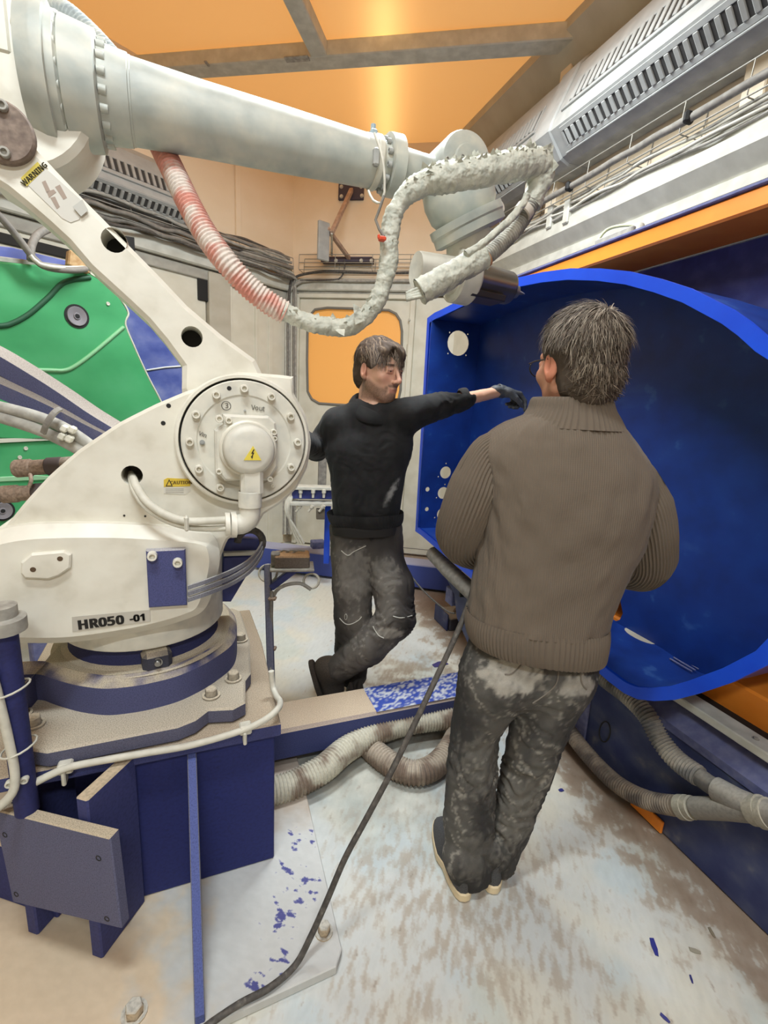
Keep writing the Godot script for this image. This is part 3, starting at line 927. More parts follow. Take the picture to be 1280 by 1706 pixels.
# ---------------------------------------------------------------- positioner behind the hood
func positioner():
	var t := thing("positioner", "dark blue dusty machine base along the floor behind the floor hoses", "machine base", PM.p(0.3, 0, -0.3))
	var dustc := settled(rgb(48, 56, 100), rgb(138, 132, 126), 0.25, 0.75, 0.4, 71)
	var b := Mb.new()
	b.box(PM.xf(0.9, 0.21, -0.3), Vector3(3.6, 0.42, 0.6), 0.008)
	obj("body", b, mats.navy, t)
	b = Mb.new()
	b.prism(PackedVector2Array([Vector2(0.004, 0.40), Vector2(0.004, 0.43), Vector2(-0.1, 0.50), Vector2(-0.1, 0.38)]), -0.9, 2.7, Transform3D(Basis(PM.n, Vector3.UP, PM.u), PM.o), 0.003)
	obj("sloping_cover", b, mats.blue_dusty, t)
	b = Mb.new()
	b.box(PM.xf(0.9, 0.515, -0.06), Vector3(3.6, 0.03, 0.075), 0.004)
	var rail := obj("pale_rail", b, mats.white_rail, t)
	rail.set_meta("label", "pale rail along the top edge")
	for s in [0.72, 1.4]:
		b = Mb.new()
		hex_bolt(b, PM.p(s, 0.53, -0.06), Vector3.UP, 0.007, 0.006)
		obj("bolt", b, mats.cable_grey, rail)
	b = Mb.new()
	b.box(PM.xf(0.9, 0.47, -0.2), Vector3(3.6, 0.06, 0.2), 0.004)
	obj("slot", b, mats.black, t)
	b = Mb.new()
	b.prism(outline(PM, [[945, 1180], [986, 1170], [976, 1235], [946, 1225]], 0.0), 0.0, 0.012, PM.xf(), 0.003)
	obj("gusset", b, mats.blue_dusty, t)
	b = Mb.new()
	var ring_pts := PackedVector3Array()
	for k in 17:
		var a := TAU * k / 16.0
		ring_pts.append(onw(PM, 1008 + 9 * cos(a) - 2 * sin(a), 1219 + 17 * sin(a) + 2 * cos(a), 0.012))
	b.tube(ring_pts, 0.003, 6)
	obj("lifting_ring", b, mats.black, t)
	b = Mb.new()
	b.box(PM.xf(0.0, 0.02, 0.008), Vector3(0.18, 0.05, 0.012), 0.003)
	var oc := on(PM, 1075, 1365, 0.01)
	b = Mb.new()
	b.box(PM.xf(oc.x, 0.03, 0.008), Vector3(0.14, 0.05, 0.012), 0.003)
	obj("orange_tab", b, mats.orange, t)
	# frame that carries the hood: two orange beams and a blue panel between
	t = thing("hood_carrier", "orange steel frame with a dark blue panel holding the blue hood", "frame", PM.p(0.3, 0.6, -0.2))
	b = Mb.new()
	b.box(PM.xf(0.55, 2.205, -0.24), Vector3(4.2, 0.07, 0.24), 0.008)
	obj("upper_beam", b, mats.orange, t)
	b = Mb.new()
	b.box(PM.xf(0.55, 2.246, -0.24), Vector3(4.2, 0.012, 0.26), 0.003)
	obj("cap_strip", b, mats.blue_dusty, t)
	b = Mb.new()
	b.box(PM.xf(0.55, 0.55, -0.33), Vector3(4.2, 0.12, 0.3), 0.008)
	obj("lower_beam", b, mats.orange, t)
	b = Mb.new()
	b.box(PM.xf(0.55, 1.40, -0.38), Vector3(4.2, 1.54, 0.04), 0.006)
	obj("back_panel", b, mats.blue, t)
	# things lying on the beam
	cable("pale green air line arching over the orange beam", pts([onw(PM, 990, 424, -0.14), onw(PM, 994, 406, -0.16), onw(PM, 1010, 384, -0.2), onw(PM, 1035, 376, -0.24), onw(PM, 1065, 376, -0.26), onw(PM, 1092, 383, -0.28)]), 0.007, mottled([[0.2, rgb(186, 192, 150)], [0.8, rgb(206, 208, 172)]], 0.02, 0.5, 1.0, 62))
	cable("dark green air line lying in the slot above the orange beam", pts([onw(PM, 1106, 377, -0.2), onw(PM, 1112, 366, -0.22), onw(PM, 1130, 364, -0.25), onw(PM, 1160, 360, -0.3)]), 0.007, plain(rgb(84, 96, 80), 0.6))
	b = Mb.new()
	b.box(PM.xf(on(PM, 1025, 414, -0.16).x, 2.27, -0.16), Vector3(0.22, 0.03, 0.05), 0.006)
	tag(obj("valve_block", b, mats.cable_grey), "long grey valve block lying on top of the orange beam", "valve")
	b = Mb.new()
	b.lathe([Vector2(0.03, 0), Vector2(0.032, 0.02), Vector2(0.02, 0.045), Vector2(0.0, 0.05)], axis(PM.p(on(PM, 1062, 394, -0.18).x, 2.252, -0.18), Vector3.UP), 16)
	tag(obj("cable_gland", b, mats.cable_light), "round pale cap standing on the orange beam beside the valve block", "cap")
	# lamp-like stands under the near end of the hood
	t = thing("hood_cradle", "grey blue cradle with a rolled bar under the hood's far lower edge", "cradle", PM.p(-0.9, 0, 0.1))
	b = Mb.new()
	b.tube(pts([onw(PT, 722, 922, -0.06), onw(PT, 748, 950, -0.06), onw(PT, 810, 1008, -0.06), onw(PT, 870, 1060, -0.06)]), 0.05, 18)
	obj("rolled_bar", b, mats.cable_mid, t)
	b = Mb.new()
	b.prism(outline(PT, [[750, 962], [770, 972], [800, 1000], [800, 1110], [786, 1070], [768, 1028], [764, 990]], -0.1), -0.03, 0.03, PT.xf(0, 0, -0.1), 0.004)
	obj("web_plate", b, mats.navy, t)
	b = Mb.new()
	var q0 := on(PT, 752, 990, -0.12)
	b.box(PT.xf(q0.x + 0.02, q0.y, -0.14), Vector3(0.09, 0.11, 0.1), 0.006)
	obj("foot_post", b, mats.blue_dusty, t)
	b = Mb.new()
	b.box(PT.xf(on(PT, 770, 985, -0.06).x, on(PT, 770, 985, -0.06).y, -0.06), Vector3(0.02, 0.07, 0.03), 0.003)
	obj("slot_plate", b, mats.black, t)
	var w := at_height(752, 1042, 0.0)
	t = thing("floor_block", "small dusty steel block with one bolt on the floor beside the cradle", "block", w)
	b = Mb.new()
	b.box(Transform3D(Basis(PM.u, Vector3.UP, PM.n), w + Vector3(0.02, 0.045, -0.03)), Vector3(0.2, 0.09, 0.17), 0.006)
	obj("block", b, mats.dusty, t, settled(rgb(78, 76, 88), rgb(190, 184, 170), 0.4, 0.8, 0.2, 72))
	b = Mb.new()
	hex_bolt(b, w + Vector3(0.03, 0.09, -0.04), Vector3.UP, 0.014, 0.022)
	obj("bolt", b, mats.rust, t)
	b = Mb.new()
	b.box(Transform3D(Basis(PM.u, Vector3.UP, PM.n), w + Vector3(-0.075, 0.06, 0.0)), Vector3(0.2, 0.12, 0.012), 0.003)
	obj("edge_plate", b, mats.navy, t)

# ---------------------------------------------------------------- the blue hood
func hood():
	var rim_px := [[692, 885], [702, 892], [740, 925], [790, 968], [860, 1020], [985, 1110], [1015, 1136], [1040, 1155], [1062, 1165], [1090, 1168], [1125, 1166], [1160, 1157], [1220, 1137], [1280, 1108]]
	var a := outline(PT, rim_px)
	for q in [Vector2(0.47, 1.08), Vector2(0.495, 1.22), Vector2(0.49, 1.36), Vector2(0.45, 1.5), Vector2(0.37, 1.62)]: a.append(q)
	a.append_array(outline(PT, [[1280, 562], [1250, 536], [1220, 515], [1150, 480], [1100, 464], [1050, 452], [1000, 447], [950, 447], [905, 453], [860, 463], [800, 483], [737, 515], [724, 521], [712, 530]]))
	var t := thing("machine_hood", "large open blue hood with round holes, clamped on the orange frame", "hood", PT.p(-0.7, 0.57, -0.2))
	var mb := Mb.new()
	if mb.area(a) < 0.0: a.reverse()
	var inner := mb.inset(a, 0.04)
	var X := PT.xf()
	# flange round the opening
	mb.side(a, -0.012, 0.0, X, 0.5, false)
	mb.ring(a, inner, 0.0, 0.0, X)
	mb.ring(inner, a, -0.012, -0.012, X)
	var rim := obj("rim", mb, mats.hood_rim, t)
	rim.set_meta("label", "bright blue flange round the opening")
	# shell: the wall behind the flange, without the flat end that has the holes
	var n := a.size()
	var wall := Mb.new()
	var inn := mb.inset(a, 0.02)
	var ii := mb.inset(a, 0.028)
	var D := 0.36
	var lo := PackedVector3Array(); var hi := PackedVector3Array(); var lo2 := PackedVector3Array(); var hi2 := PackedVector3Array()
	# find the flat end: between the points first given as (712,530) and (692,885)
	var e0 := outline(PT, [[712, 530]])[0]
	var e1 := outline(PT, [[692, 885]])[0]
	var i0 := 0
	for i in n:
		if a[i].distance_to(e1) < 0.001: i0 = i
	for k in n:
		var i := (i0 + k) % n
		lo.append(X * Vector3(inn[i].x, inn[i].y, -D)); hi.append(X * Vector3(inn[i].x, inn[i].y, -0.006))
		lo2.append(X * Vector3(ii[i].x, ii[i].y, -D)); hi2.append(X * Vector3(ii[i].x, ii[i].y, -0.006))
	wall.grid([lo, hi])
	wall.grid([hi2, lo2])
	obj("shell", wall, mats.hood, t)
	# flat end with its holes
	var i1 := (i0 + n - 1) % n
	var pa := inn[i0]
	var pb := inn[i1]
	var en := Place.new(X * Vector3(pa.x, 0, 0), -PT.n, PT.u)
	var end := PackedVector2Array([Vector2(0, pa.y), Vector2(D, pa.y), Vector2(D, pb.y), Vector2(0, pb.y)])
	var holes := []
	for q in [[763, 572, 0.078], [742, 787, 0.042], [738, 821, 0.042], [736.5, 856, 0.042], [712, 815, 0.016], [711, 848, 0.015]]:
		var c := on(en, q[0], q[1])
		var h := PackedVector2Array()
		for j in 20:
			h.append(Vector2(c.x + q[2] * cos(TAU * j / 20), c.y + q[2] * sin(TAU * j / 20)))
		holes.append(h)
	for q in [[749, 554], [779, 557], [746, 589], [776, 592], [738, 533], [743, 772], [730, 794], [753, 795], [741, 807], [727, 829], [750, 829], [737, 842], [724, 862]]:
		var c := on(en, q[0], q[1])
		var h := PackedVector2Array()
		for j in 6:
			h.append(Vector2(c.x + 0.006 * cos(TAU * j / 6), c.y + 0.006 * sin(TAU * j / 6)))
		holes.append(h)
	mb = Mb.new()
	mb.prism(end, 0.0, 0.008, en.xf(), 0.0, holes)
	obj("end_wall", mb, mats.hood, t)
	# back with a notch at the foot
	var back := mb.inset(a, 0.022)
	var notch := outline(PT, [[972, 978], [1034, 985], [1041, 1022], [1036, 1032], [1024, 1037], [972, 1018]], -D)
	mb = Mb.new()
	mb.prism(back, -D, -D + 0.01, X, 0.0, [notch])
	obj("back", mb, mats.hood, t)
	# seam, oval cut-out and louvre on the lower wall
	var ym := 0.60
	mb = Mb.new()
	var ov := PackedVector2Array()
	var c3 := at_height(1067, 1060, ym + 0.008)
	for k in 18:
		ov.append(Vector2(0.075 * cos(TAU * k / 18), 0.04 * sin(TAU * k / 18)))
	mb.prism(ov, 0.0, 0.004, Transform3D(Basis(PT.u, -PT.n, Vector3.UP), c3), 0.001)
	obj("oval_cover", mb, mats.cream_dark, t)
	for k in 5:
		mb = Mb.new()
		var p0 := at_height(1116 + 6.5 * k, 1097 - 2.0 * k, ym + 0.01)
		var p1 := at_height(1154 + 5.5 * k, 1119 - 2.0 * k, ym + 0.01)
		beam_box(mb, p0, p1, 0.006, 0.006, 0.002)
		obj("louvre_rib", mb, mats.blue_dusty, t)

# ---------------------------------------------------------------- pedestal
func rp(x: float, y: float, k: float) -> Vector3:      # a point of the robot's own frame, in the room
	return onw(RP, x, y, k)

func foot(pl: Place, px: Array, h: float) -> PackedVector2Array:     # outline lying at height h, as (s, -k)
	var a := PackedVector2Array()
	for q in px:
		var w := at_height(q[0], q[1], h) - pl.o
		a.append(Vector2(w.dot(pl.u), -w.dot(pl.n)))
	return a

func flat(pl: Place, y: float) -> Transform3D:          # (s, -k) outlines extrude upward from height y
	return Transform3D(Basis(pl.u, -pl.n, Vector3.UP), pl.o + Vector3.UP * y)

func plate_material() -> StandardMaterial3D:
	var N := 640
	var im := Image.create_empty(N, N, false, Image.FORMAT_RGB8)
	var A := noise(1.0 / 60.0, 81, 4).get_image(N, N, false, false, false).get_data()
	var B := noise(1.0 / 18.0, 82, 5).get_image(N, N, false, false, false).get_data()
	var out := PackedByteArray()
	out.resize(N * N * 3)
	for j in N:
		for i in N:
			# the texture spans s -1.2..0.2 and k -1.0..0.4
			var s := -1.2 + 1.4 * (i + 0.5) / N
			var n := 0.4 - 1.4 * (j + 0.5) / N
			var a := A[j * N + i] / 255.0
			var b := B[j * N + ((i + j / 2) % N)] / 255.0
			var col := Vector3(198, 198, 194).lerp(Vector3(214, 194, 166), smoothstep(-0.2, -0.42, s + (a - 0.5) * 0.3))
			col = col.lerp(Vector3(176, 158, 140), smoothstep(-0.02, -0.24, n + (a - 0.5) * 0.2) * 0.8)
			var wear := 0.0
			for q in [[-0.01, 0.2, 0.1], [0.075, 0.12, 0.09], [0.13, -0.03, 0.05], [0.07, -0.05, 0.06], [-0.1, 0.34, 0.05], [-0.03, 0.3, 0.06], [0.03, 0.05, 0.06]]:
				wear = maxf(wear, 1.0 - Vector2((s - q[0]) * 1.3, n - q[1]).length() / q[2])
			var t := smoothstep(0.62, 0.70, b + wear * 0.30 - 0.16) * clampf(wear * 3.0, 0.0, 1.0)
			col = col.lerp(Vector3(58, 60, 128), t * 0.9)
			col += Vector3.ONE * (b - 0.5) * 14.0
			for c in 3: out[(j * N + i) * 3 + c] = clampi(int(col[c]), 0, 255)
	im.set_data(N, N, false, Image.FORMAT_RGB8, out)
	var m := plain(Color.WHITE, 0.6)
	m.albedo_texture = ImageTexture.create_from_image(im)
	return m

func pedestal():
	var blue := rgb(38, 46, 108)
	var tan := rgb(206, 186, 158)
	var pale := rgb(206, 202, 190)
	var t := thing("robot_pedestal", "blue welded steel pedestal with a gusset and thick dusty floor plate under the white robot", "pedestal", RP.p(-0.35, 0, -0.4))
	var b := Mb.new()
	var poly := PackedVector2Array([Vector2(0.165, 0.36), Vector2(0.131, -0.33), Vector2(0.104, -0.366), Vector2(-0.25, -0.384), Vector2(-1.2, -0.40), Vector2(-1.2, 1.0), Vector2(0.165, 1.0)])
	b.prism(poly, 0.001, 0.03, flat(RP, 0.0), 0.003)
	for k in b.v.size():
		var q := b.v[k] - RP.o
		b.uv[k] = Vector2((q.dot(RP.u) + 1.2) / 1.4, (0.4 - q.dot(RP.n)) / 1.4)
	var fp := obj("floor_plate", b, plate_material(), t)
	for q in [[540, 1553, 0.017], [224, 1688, 0.02]]:
		b = Mb.new()
		hex_bolt(b, at_height(q[0], q[1], 0.03), Vector3.UP, q[2], 0.028)
		obj("anchor_bolt", b, mats.dusty, fp, settled(tan, pale, 0.2, 0.8))
	var hole := at_height(495, 1325, 0.031)
	b = Mb.new()
	b.lathe([Vector2(0.013, 0.0), Vector2(0.012, 0.002), Vector2(0.0, 0.002)], axis(hole, Vector3.UP), 12)
	obj("bolt_hole", b, mats.black, fp)
	b = Mb.new()
	b.box(RP.xf(-0.22, 0.265, -0.375), Vector3(0.44, 0.47, 0.75), 0.004)
	b.box(RP.xf(-0.57, 0.265, -0.5), Vector3(0.28, 0.47, 0.5), 0.004)
	obj("column", b, mats.dusty, t, settled(blue, tan, 0.3, 0.7, 0.3, 83))
	b = Mb.new()
	b.prism(PackedVector2Array([Vector2(0, 0.03), Vector2(0.372, 0.03), Vector2(0.372, 0.055), Vector2(0.045, 0.5), Vector2(0, 0.5)]), -0.012, 0.012, Transform3D(Basis(RP.n, Vector3.UP, -RP.u), RP.p(-0.236, 0, 0)), 0.002)
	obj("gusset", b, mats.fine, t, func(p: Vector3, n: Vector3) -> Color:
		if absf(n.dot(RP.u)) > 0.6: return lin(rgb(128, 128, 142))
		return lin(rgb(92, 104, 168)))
	# bracket with a bolted plate
	var PB := Place.new(Vector3(-0.666, 0, -0.955), Vector3(0.974, 0, 0.225), Vector3(-0.225, 0, 0.974))
	for q in [[-0.03, 0.035, 0.5], [-0.24, 0.035, 0.46]]:
		b = Mb.new()
		b.box(PB.xf(q[0], 0.03 + q[2] / 2, -0.09), Vector3(q[1], q[2], 0.16), 0.004)
		obj("rib", b, mats.dusty, t, settled(rgb(62, 68, 122), tan, 0.3, 0.7, 0.3, 84))
	b = Mb.new()
	var pc := outline(PB, [[-16, 1352], [180, 1401], [199, 1552], [17, 1507]], 0.03)
	b.prism(pc, -0.005, 0.024, PB.xf(), 0.003)
	var plate := obj("bracket_plate", b, mats.fine, t, settled(rgb(104, 104, 134), rgb(206, 190, 164), 0.3, 0.7, 0.2, 85))
	for q in [[8, 1391], [164, 1430], [27, 1490], [178, 1531]]:
		b = Mb.new()
		var w := onw(PB, q[0], q[1], 0.0245)
		b.lathe([Vector2(0.008, 0.0), Vector2(0.0075, 0.0006), Vector2(0.0055, 0.0006), Vector2(0.0045, -0.004), Vector2(0, -0.004)], axis(w, PB.n), 12)
		obj("bolt_hole", b, mats.black, plate)
	b = Mb.new()
	b.box(PB.xf(-0.36, 0.13, -0.12), Vector3(0.3, 0.2, 0.12), 0.004)
	obj("side_block", b, mats.dusty, t, settled(rgb(50, 56, 116), tan, 0.3, 0.7, 0.3, 86))
	# top plate
	b = Mb.new()
	b.prism(PackedVector2Array([Vector2(-0.74, -0.02), Vector2(0.015, -0.02), Vector2(0.03, 0.5), Vector2(0.02, 0.82), Vector2(-0.74, 0.82)]), 0.0, 0.045, flat(RP, 0.5), 0.004)
	obj("top_plate", b, mats.fine, t, settled(rgb(70, 74, 126), rgb(192, 174, 150), 0.3, 0.7, 0.3, 87))
	# cable clipped round the top plate
	var path := pts([at_height(-12, 1352, 0.48), rp(0, 1343, 0.05), rp(30, 1322, 0.05), rp(62, 1302, 0.05), rp(110, 1280, 0.045), rp(160, 1269, 0.04), rp(240, 1255, 0.04), rp(320, 1241, 0.04), rp(400, 1218, 0.04), rp(440, 1200, 0.04), rp(462, 1182, 0.02), rp(467, 1170, -0.03), rp(461, 1160, -0.08), rp(455, 1145, -0.12), rp(452, 1118, -0.13)])
	cable("cream cable clipped along the front edge of the robot pedestal", path, 0.0095, mats.cable_light, "", "cable", 0.015, 10)
	for q in [[110, 1279], [409, 1215]]:
		b = Mb.new()
		var w := rp(q[0], q[1], 0.03)
		b.box(Transform3D(Basis(RP.u, Vector3.UP, RP.n), w + Vector3(0, 0.004, 0)), Vector3(0.034, 0.03, 0.03), 0.004)
		b.box(Transform3D(Basis(RP.u, Vector3.UP, RP.n), w + Vector3(0, -0.018, 0.008)), Vector3(0.01, 0.04, 0.03), 0.003)
		tag(obj("cable_clip", b, mats.cable_light), ["cable clip at the bend in the pedestal's cream cable above the hollow", "cable clip on the pedestal's cream cable above the blue column's face"][0 if q[0] < 200 else 1], "clip", "clips of the pedestal cable")

# ---------------------------------------------------------------- robot
func text_on(words: String, xf: Transform3D, height: float, m: Material, parent: Node, depth := 0.0015, serif := false, weight := 400) -> MeshInstance3D:
	var tm := TextMesh.new()
	var f := SystemFont.new()
	f.font_names = PackedStringArray(["Droid Serif" if serif else "Droid Sans"])
	f.font_weight = weight
	tm.font = f
	tm.text = words
	tm.font_size = 32
	tm.pixel_size = height / 24.0
	tm.depth = depth
	var o := MeshInstance3D.new()
	o.name = "lettering"
	o.mesh = tm
	o.material_override = m
	o.transform = Transform3D(xf.basis, xf.origin - depth_of(parent))
	parent.add_child(o, true)
	if weight > 600:                     # bold: the same letters again, a hair aside
		for e in [-1, 1]:
			var c := o.duplicate()
			c.position += xf.basis.x * e * height * 0.045
			parent.add_child(c, true)
	return o

func zdist(p: Vector3) -> float:
	return (p - EYE).dot(cam_dir)

func cone_px(b: Mb, st: Array, k: float, seg := 32, sharp := 0.5):      # stations [x, y, half-width] along a straight axis in the robot's plane
	var p0 := rp(st[0][0], st[0][1], k)
	var p1 := rp(st[st.size() - 1][0], st[st.size() - 1][1], k)
	var d := (p1 - p0).normalized()
	var prof := []
	for q in st:
		var p := rp(q[0], q[1], k)
		prof.append(Vector2(q[2] * zdist(p) / FOCAL if q[2] > 0 else 0.0, (p - p0).dot(d)))
	b.lathe(prof, axis(p0, d), seg, sharp)
	return axis(p0, d)

func ring_of_bolts(c: Vector3, dir: Vector3, r: float, n: int, br: float, bh: float, m: Material, parent: Node, skip := [], phase := 0.0):
	var X := axis(c, dir)
	for k in n:
		if k in skip: continue
		var a := TAU * k / n + phase
		var b := Mb.new()
		socket_bolt(b, X * Vector3(cos(a) * r, 0, sin(a) * r), dir, br, bh)
		obj("bolt", b, m, parent)

func robot():
	var t := thing("jointed_robot", "large dusty white jointed robot standing on the blue pedestal", "robot", RP.p(-0.36, 0.545, -0.36))
	var blue := rgb(84, 87, 130)
	var dust := rgb(214, 200, 176)
	# ---- base casting
	var b := Mb.new()
	var fl := foot(RP, [[46, 1246], [78, 1251], [296, 1209], [326, 1197], [347, 1181], [388, 1179], [409, 1168], [409, 1131], [418, 1119], [416, 1064], [401, 1017]], 0.6)
	fl.append(Vector2(-0.06, 0.74)); fl.append(Vector2(-0.66, 0.74)); fl.append(Vector2(-0.68, 0.06))
	b.prism(fl, 0.0, 0.05, flat(RP, 0.548), 0.006)
	obj("base_flange", b, mats.fine, t, settled(rgb(98, 98, 122), rgb(206, 194, 174), 0.3, 0.7, 0.3, 91))
	for q in [[57, 1207], [36, 1190], [352, 1159], [389, 1131], [401, 1066]]:
		b = Mb.new()
		var w := at_height(q[0], q[1], 0.6)
		hex_bolt(b, w, Vector3.UP, 0.018, 0.026)
		obj("base_bolt", b, mats.dusty, t, settled(rgb(176, 166, 150), dust, 0.3, 0.8))
	b = Mb.new()
	var cast := foot(RP, [[18, 1168], [70, 1164], [88, 1172], [130, 1185], [180, 1192], [240, 1184], [300, 1168], [350, 1142], [394, 1108], [396, 1060]], 0.6)
	cast.append(Vector2(-0.12, 0.66)); cast.append(Vector2(-0.6, 0.66)); cast.append(Vector2(-0.66, 0.12))
	var a0 := Mb.new()
	if a0.area(cast) < 0.0: cast.reverse()
	cast = chaikin(cast, 0.2, 3)
	a0.side(cast, 0.0, 0.085, flat(RP, 0.597), 0.9, false)
	var in1 := a0.inset(cast, 0.012)
	var in2 := a0.inset(cast, 0.026)
	a0.ring(cast, in1, 0.085, 0.098, flat(RP, 0.597))
	a0.ring(in1, in2, 0.098, 0.112, flat(RP, 0.597))
	var lid := Geometry2D.offset_polygon(cast, -0.024)
	if lid.size(): a0.fill(lid[0], 0.108, 0.112, flat(RP, 0.597))
	obj("base_casting", a0, mats.fine, t, settled(blue, rgb(206, 192, 168), 0.45, 0.85, 0.5, 92))
	b = Mb.new()
	var cs := -0.365
	var ck := -0.365
	b.lathe([Vector2(0.27, 0.70), Vector2(0.225, 0.715), Vector2(0.215, 0.74), Vector2(0.215, 0.80)], Transform3D(Basis(), RP.p(cs, 0, ck)), 48)
	obj("turret_collar", b, mats.fine, t, settled(rgb(48, 52, 96), dust, 0.5, 0.95, 0.3, 93))
	b = Mb.new()
	b.box(RP.xf(cs + 0.04, 0.728, ck + 0.225) * Transform3D(Basis(Vector3.UP, 0.2), Vector3.ZERO), Vector3(0.08, 0.06, 0.06), 0.012)
	var stop := obj("stop_block", b, mats.fine, t, settled(rgb(62, 62, 76), dust, 0.5, 0.95, 0.3, 94))
	b = Mb.new()
	hex_bolt(b, RP.p(cs + 0.045, 0.73, ck + 0.254), RP.n, 0.009, 0.012)
	obj("bolt", b, mats.steel, stop)
	b = Mb.new()
	b.lathe([Vector2(0.2, 0.763), Vector2(0.238, 0.766), Vector2(0.242, 0.772), Vector2(0.242, 0.97), Vector2(0.23, 1.0), Vector2(0.0, 1.0)], Transform3D(Basis(), RP.p(cs, 0, ck)), 56)
	obj("turret", b, mats.robot_dull, t)
	# ---- turning body: a thick plate with a deeper lower half
	var K := -0.12
	var body := outline(RP, [[-40, 1061], [-46, 960], [-30, 925], [0, 888], [40, 838], [80, 794], [130, 750], [200, 703], [260, 673], [310, 652], [350, 640], [384, 627], [395, 619], [489, 626], [490, 655], [510, 690], [520, 737], [513, 780], [495, 815], [468, 840], [440, 857], [428, 880], [380, 898], [368, 930], [345, 1014], [230, 1050], [110, 1066]], K)
	b = Mb.new()
	var wc := on(RP, 220, 792, K)
	var whole := PackedVector2Array()
	for k in 18: whole.append(Vector2(wc.x + 0.026 * cos(TAU * k / 18), wc.y + 0.026 * sin(TAU * k / 18)))
	body = chaikin(body, 0.1, 2)
	b.prism(body, K - 0.3, K, RP.xf(), 0.008, [whole], 0.45)
	var bd := obj("turning_body", b, mats.robot, t)
	b = Mb.new()
	b.box(RP.xf(wc.x, wc.y, K - 0.2), Vector3(0.1, 0.1, 0.02), 0.0)
	obj("hole_back", b, mats.cable_grey, bd)
	var low := outline(RP, [[-50, 1060], [-52, 960], [-40, 916], [-10, 880], [60, 868], [200, 868], [330, 878], [360, 890], [368, 930], [345, 1012], [300, 1030], [230, 1048], [110, 1066]], K)
	b = Mb.new()
	low = chaikin(low, 0.2, 3)
	b.prism(low, K - 0.38, K + 0.055, RP.xf(), 0.03, [], 0.45)
	var lb := obj("lower_body", b, mats.robot, t)
	for q in [[281, 676, 0.006], [272, 705, 0.006], [207, 859, 0.003], [242, 860, 0.003]]:
		b = Mb.new()
		b.lathe([Vector2(q[2], 0), Vector2(q[2] * 0.9, 0.001), Vector2(0, 0.001)], axis(rp(q[0], q[1], K), RP.n), 12)
		obj("tapped_hole", b, mats.black, bd)
	# boss and blue plate on the lower half
	var K2 := K + 0.055
	b = Mb.new()
	b.prism(outline(RP, [[37, 935], [54, 921], [108, 916], [120, 922], [119, 944], [100, 957], [82, 963], [43, 961], [36, 953]], K2), K2 - 0.01, K2 + 0.012, RP.xf(), 0.004)
	var boss := obj("boss_plate", b, mats.robot, t)
	for q in [[55, 949], [100, 931]]:
		b = Mb.new()
		b.lathe([Vector2(0.0065, 0), Vector2(0.006, 0.0008), Vector2(0, 0.0008)], axis(rp(q[0], q[1], K2 + 0.012), RP.n), 12)
		obj("tapped_hole", b, plain(rgb(90, 70, 50), 0.8), boss)
	b = Mb.new()
	b.prism(outline(RP, [[244, 914], [309, 911], [312, 1004], [249, 1008]], K2), K2 - 0.01, K2 + 0.02, RP.xf(), 0.003)
	var bp := obj("stop_plate", b, mats.fine, t, settled(rgb(82, 86, 136), rgb(190, 186, 190), 0.3, 0.7, 0.3, 95))
	bp.set_meta("label", "blue plate with two socket screws")
	for q in [[254, 925], [296, 936]]:
		b = Mb.new()
		socket_bolt(b, rp(q[0], q[1], K2 + 0.02), RP.n, 0.0125, 0.016)
		obj("bolt", b, mats.robot, bp)
	# name plate
	b = Mb.new()
	b.prism(outline(RP, [[120, 1027], [250, 1015], [251, 1035], [121, 1052]], K2), K2, K2 + 0.002, RP.xf(), 0.0004)
	var np := obj("name_plate", b, plain(rgb(190, 184, 172), 0.5), t)
	var ink := plain(rgb(36, 33, 32), 0.5)
	var l0 := rp(168, 1037, K2 + 0.0025)
	var lx := (rp(240, 1026, K2) - rp(130, 1040, K2)).normalized()
	var LX := Transform3D(Basis(lx, RP.n.cross(lx), RP.n), l0)
	text_on("HR050", LX, 0.027, ink, np, 0.002, false, 900)
	text_on("-01", Transform3D(LX.basis, rp(230, 1029.5, K2 + 0.0025)), 0.021, ink, np, 0.002, false, 900)
	# ---- axis-two gearbox: disc, ring gap, screws, motor
	var c := RP.p(on(RP, 410, 737, -0.06).x, on(RP, 410, 737, -0.06).y, K)
	var X := Transform3D(Basis(RP.u, RP.n, -Vector3.UP), c)         # local Y out of the disc
	b = Mb.new()
	b.lathe([Vector2(0.181, -0.02), Vector2(0.181, 0.03), Vector2(0.177, 0.035), Vector2(0.170, 0.035), Vector2(0.169, 0.02), Vector2(0.16, 0.02)], X, 72)
	obj("housing_ring", b, mats.robot, t)
	b = Mb.new()
	b.lathe([Vector2(0.1685, 0.021), Vector2(0.1645, 0.0225), Vector2(0.16, 0.021)], X, 72)
	obj("ring_gap", b, mats.black, t)
	b = Mb.new()
	b.lathe([Vector2(0.1638, 0.0), Vector2(0.1638, 0.044), Vector2(0.161, 0.047), Vector2(0.126, 0.047), Vector2(0.122, 0.044), Vector2(0.0, 0.044)], X, 72)
	var disc := obj("gearbox_cover", b, mats.robot_dull, t)
	for k in 12:
		if k == 9: continue
		var an := TAU * k / 12 + 0.02
		b = Mb.new()
		socket_bolt(b, X * Vector3(cos(an) * 0.142, 0.047, -sin(an) * 0.142), RP.n, 0.0105 if k != 10 else 0.006, 0.016 if k != 10 else 0.008)
		obj("bolt", b, mats.robot, disc)
	b = Mb.new()
	b.lathe([Vector2(0.006, 0), Vector2(0.005, 0.001), Vector2(0, 0.001)], axis(rp(382, 647, K + 0.047), RP.n), 12)
	obj("tapped_hole", b, mats.black, disc)
	b = Mb.new()
	b.lathe([Vector2(0.007, 0), Vector2(0.007, 0.004), Vector2(0.004, 0.004), Vector2(0.004, 0.01), Vector2(0, 0.01)], axis(rp(337, 737, K + 0.045), RP.n), 8)
	obj("vent_plug", b, mats.duct, disc)
	b = Mb.new()
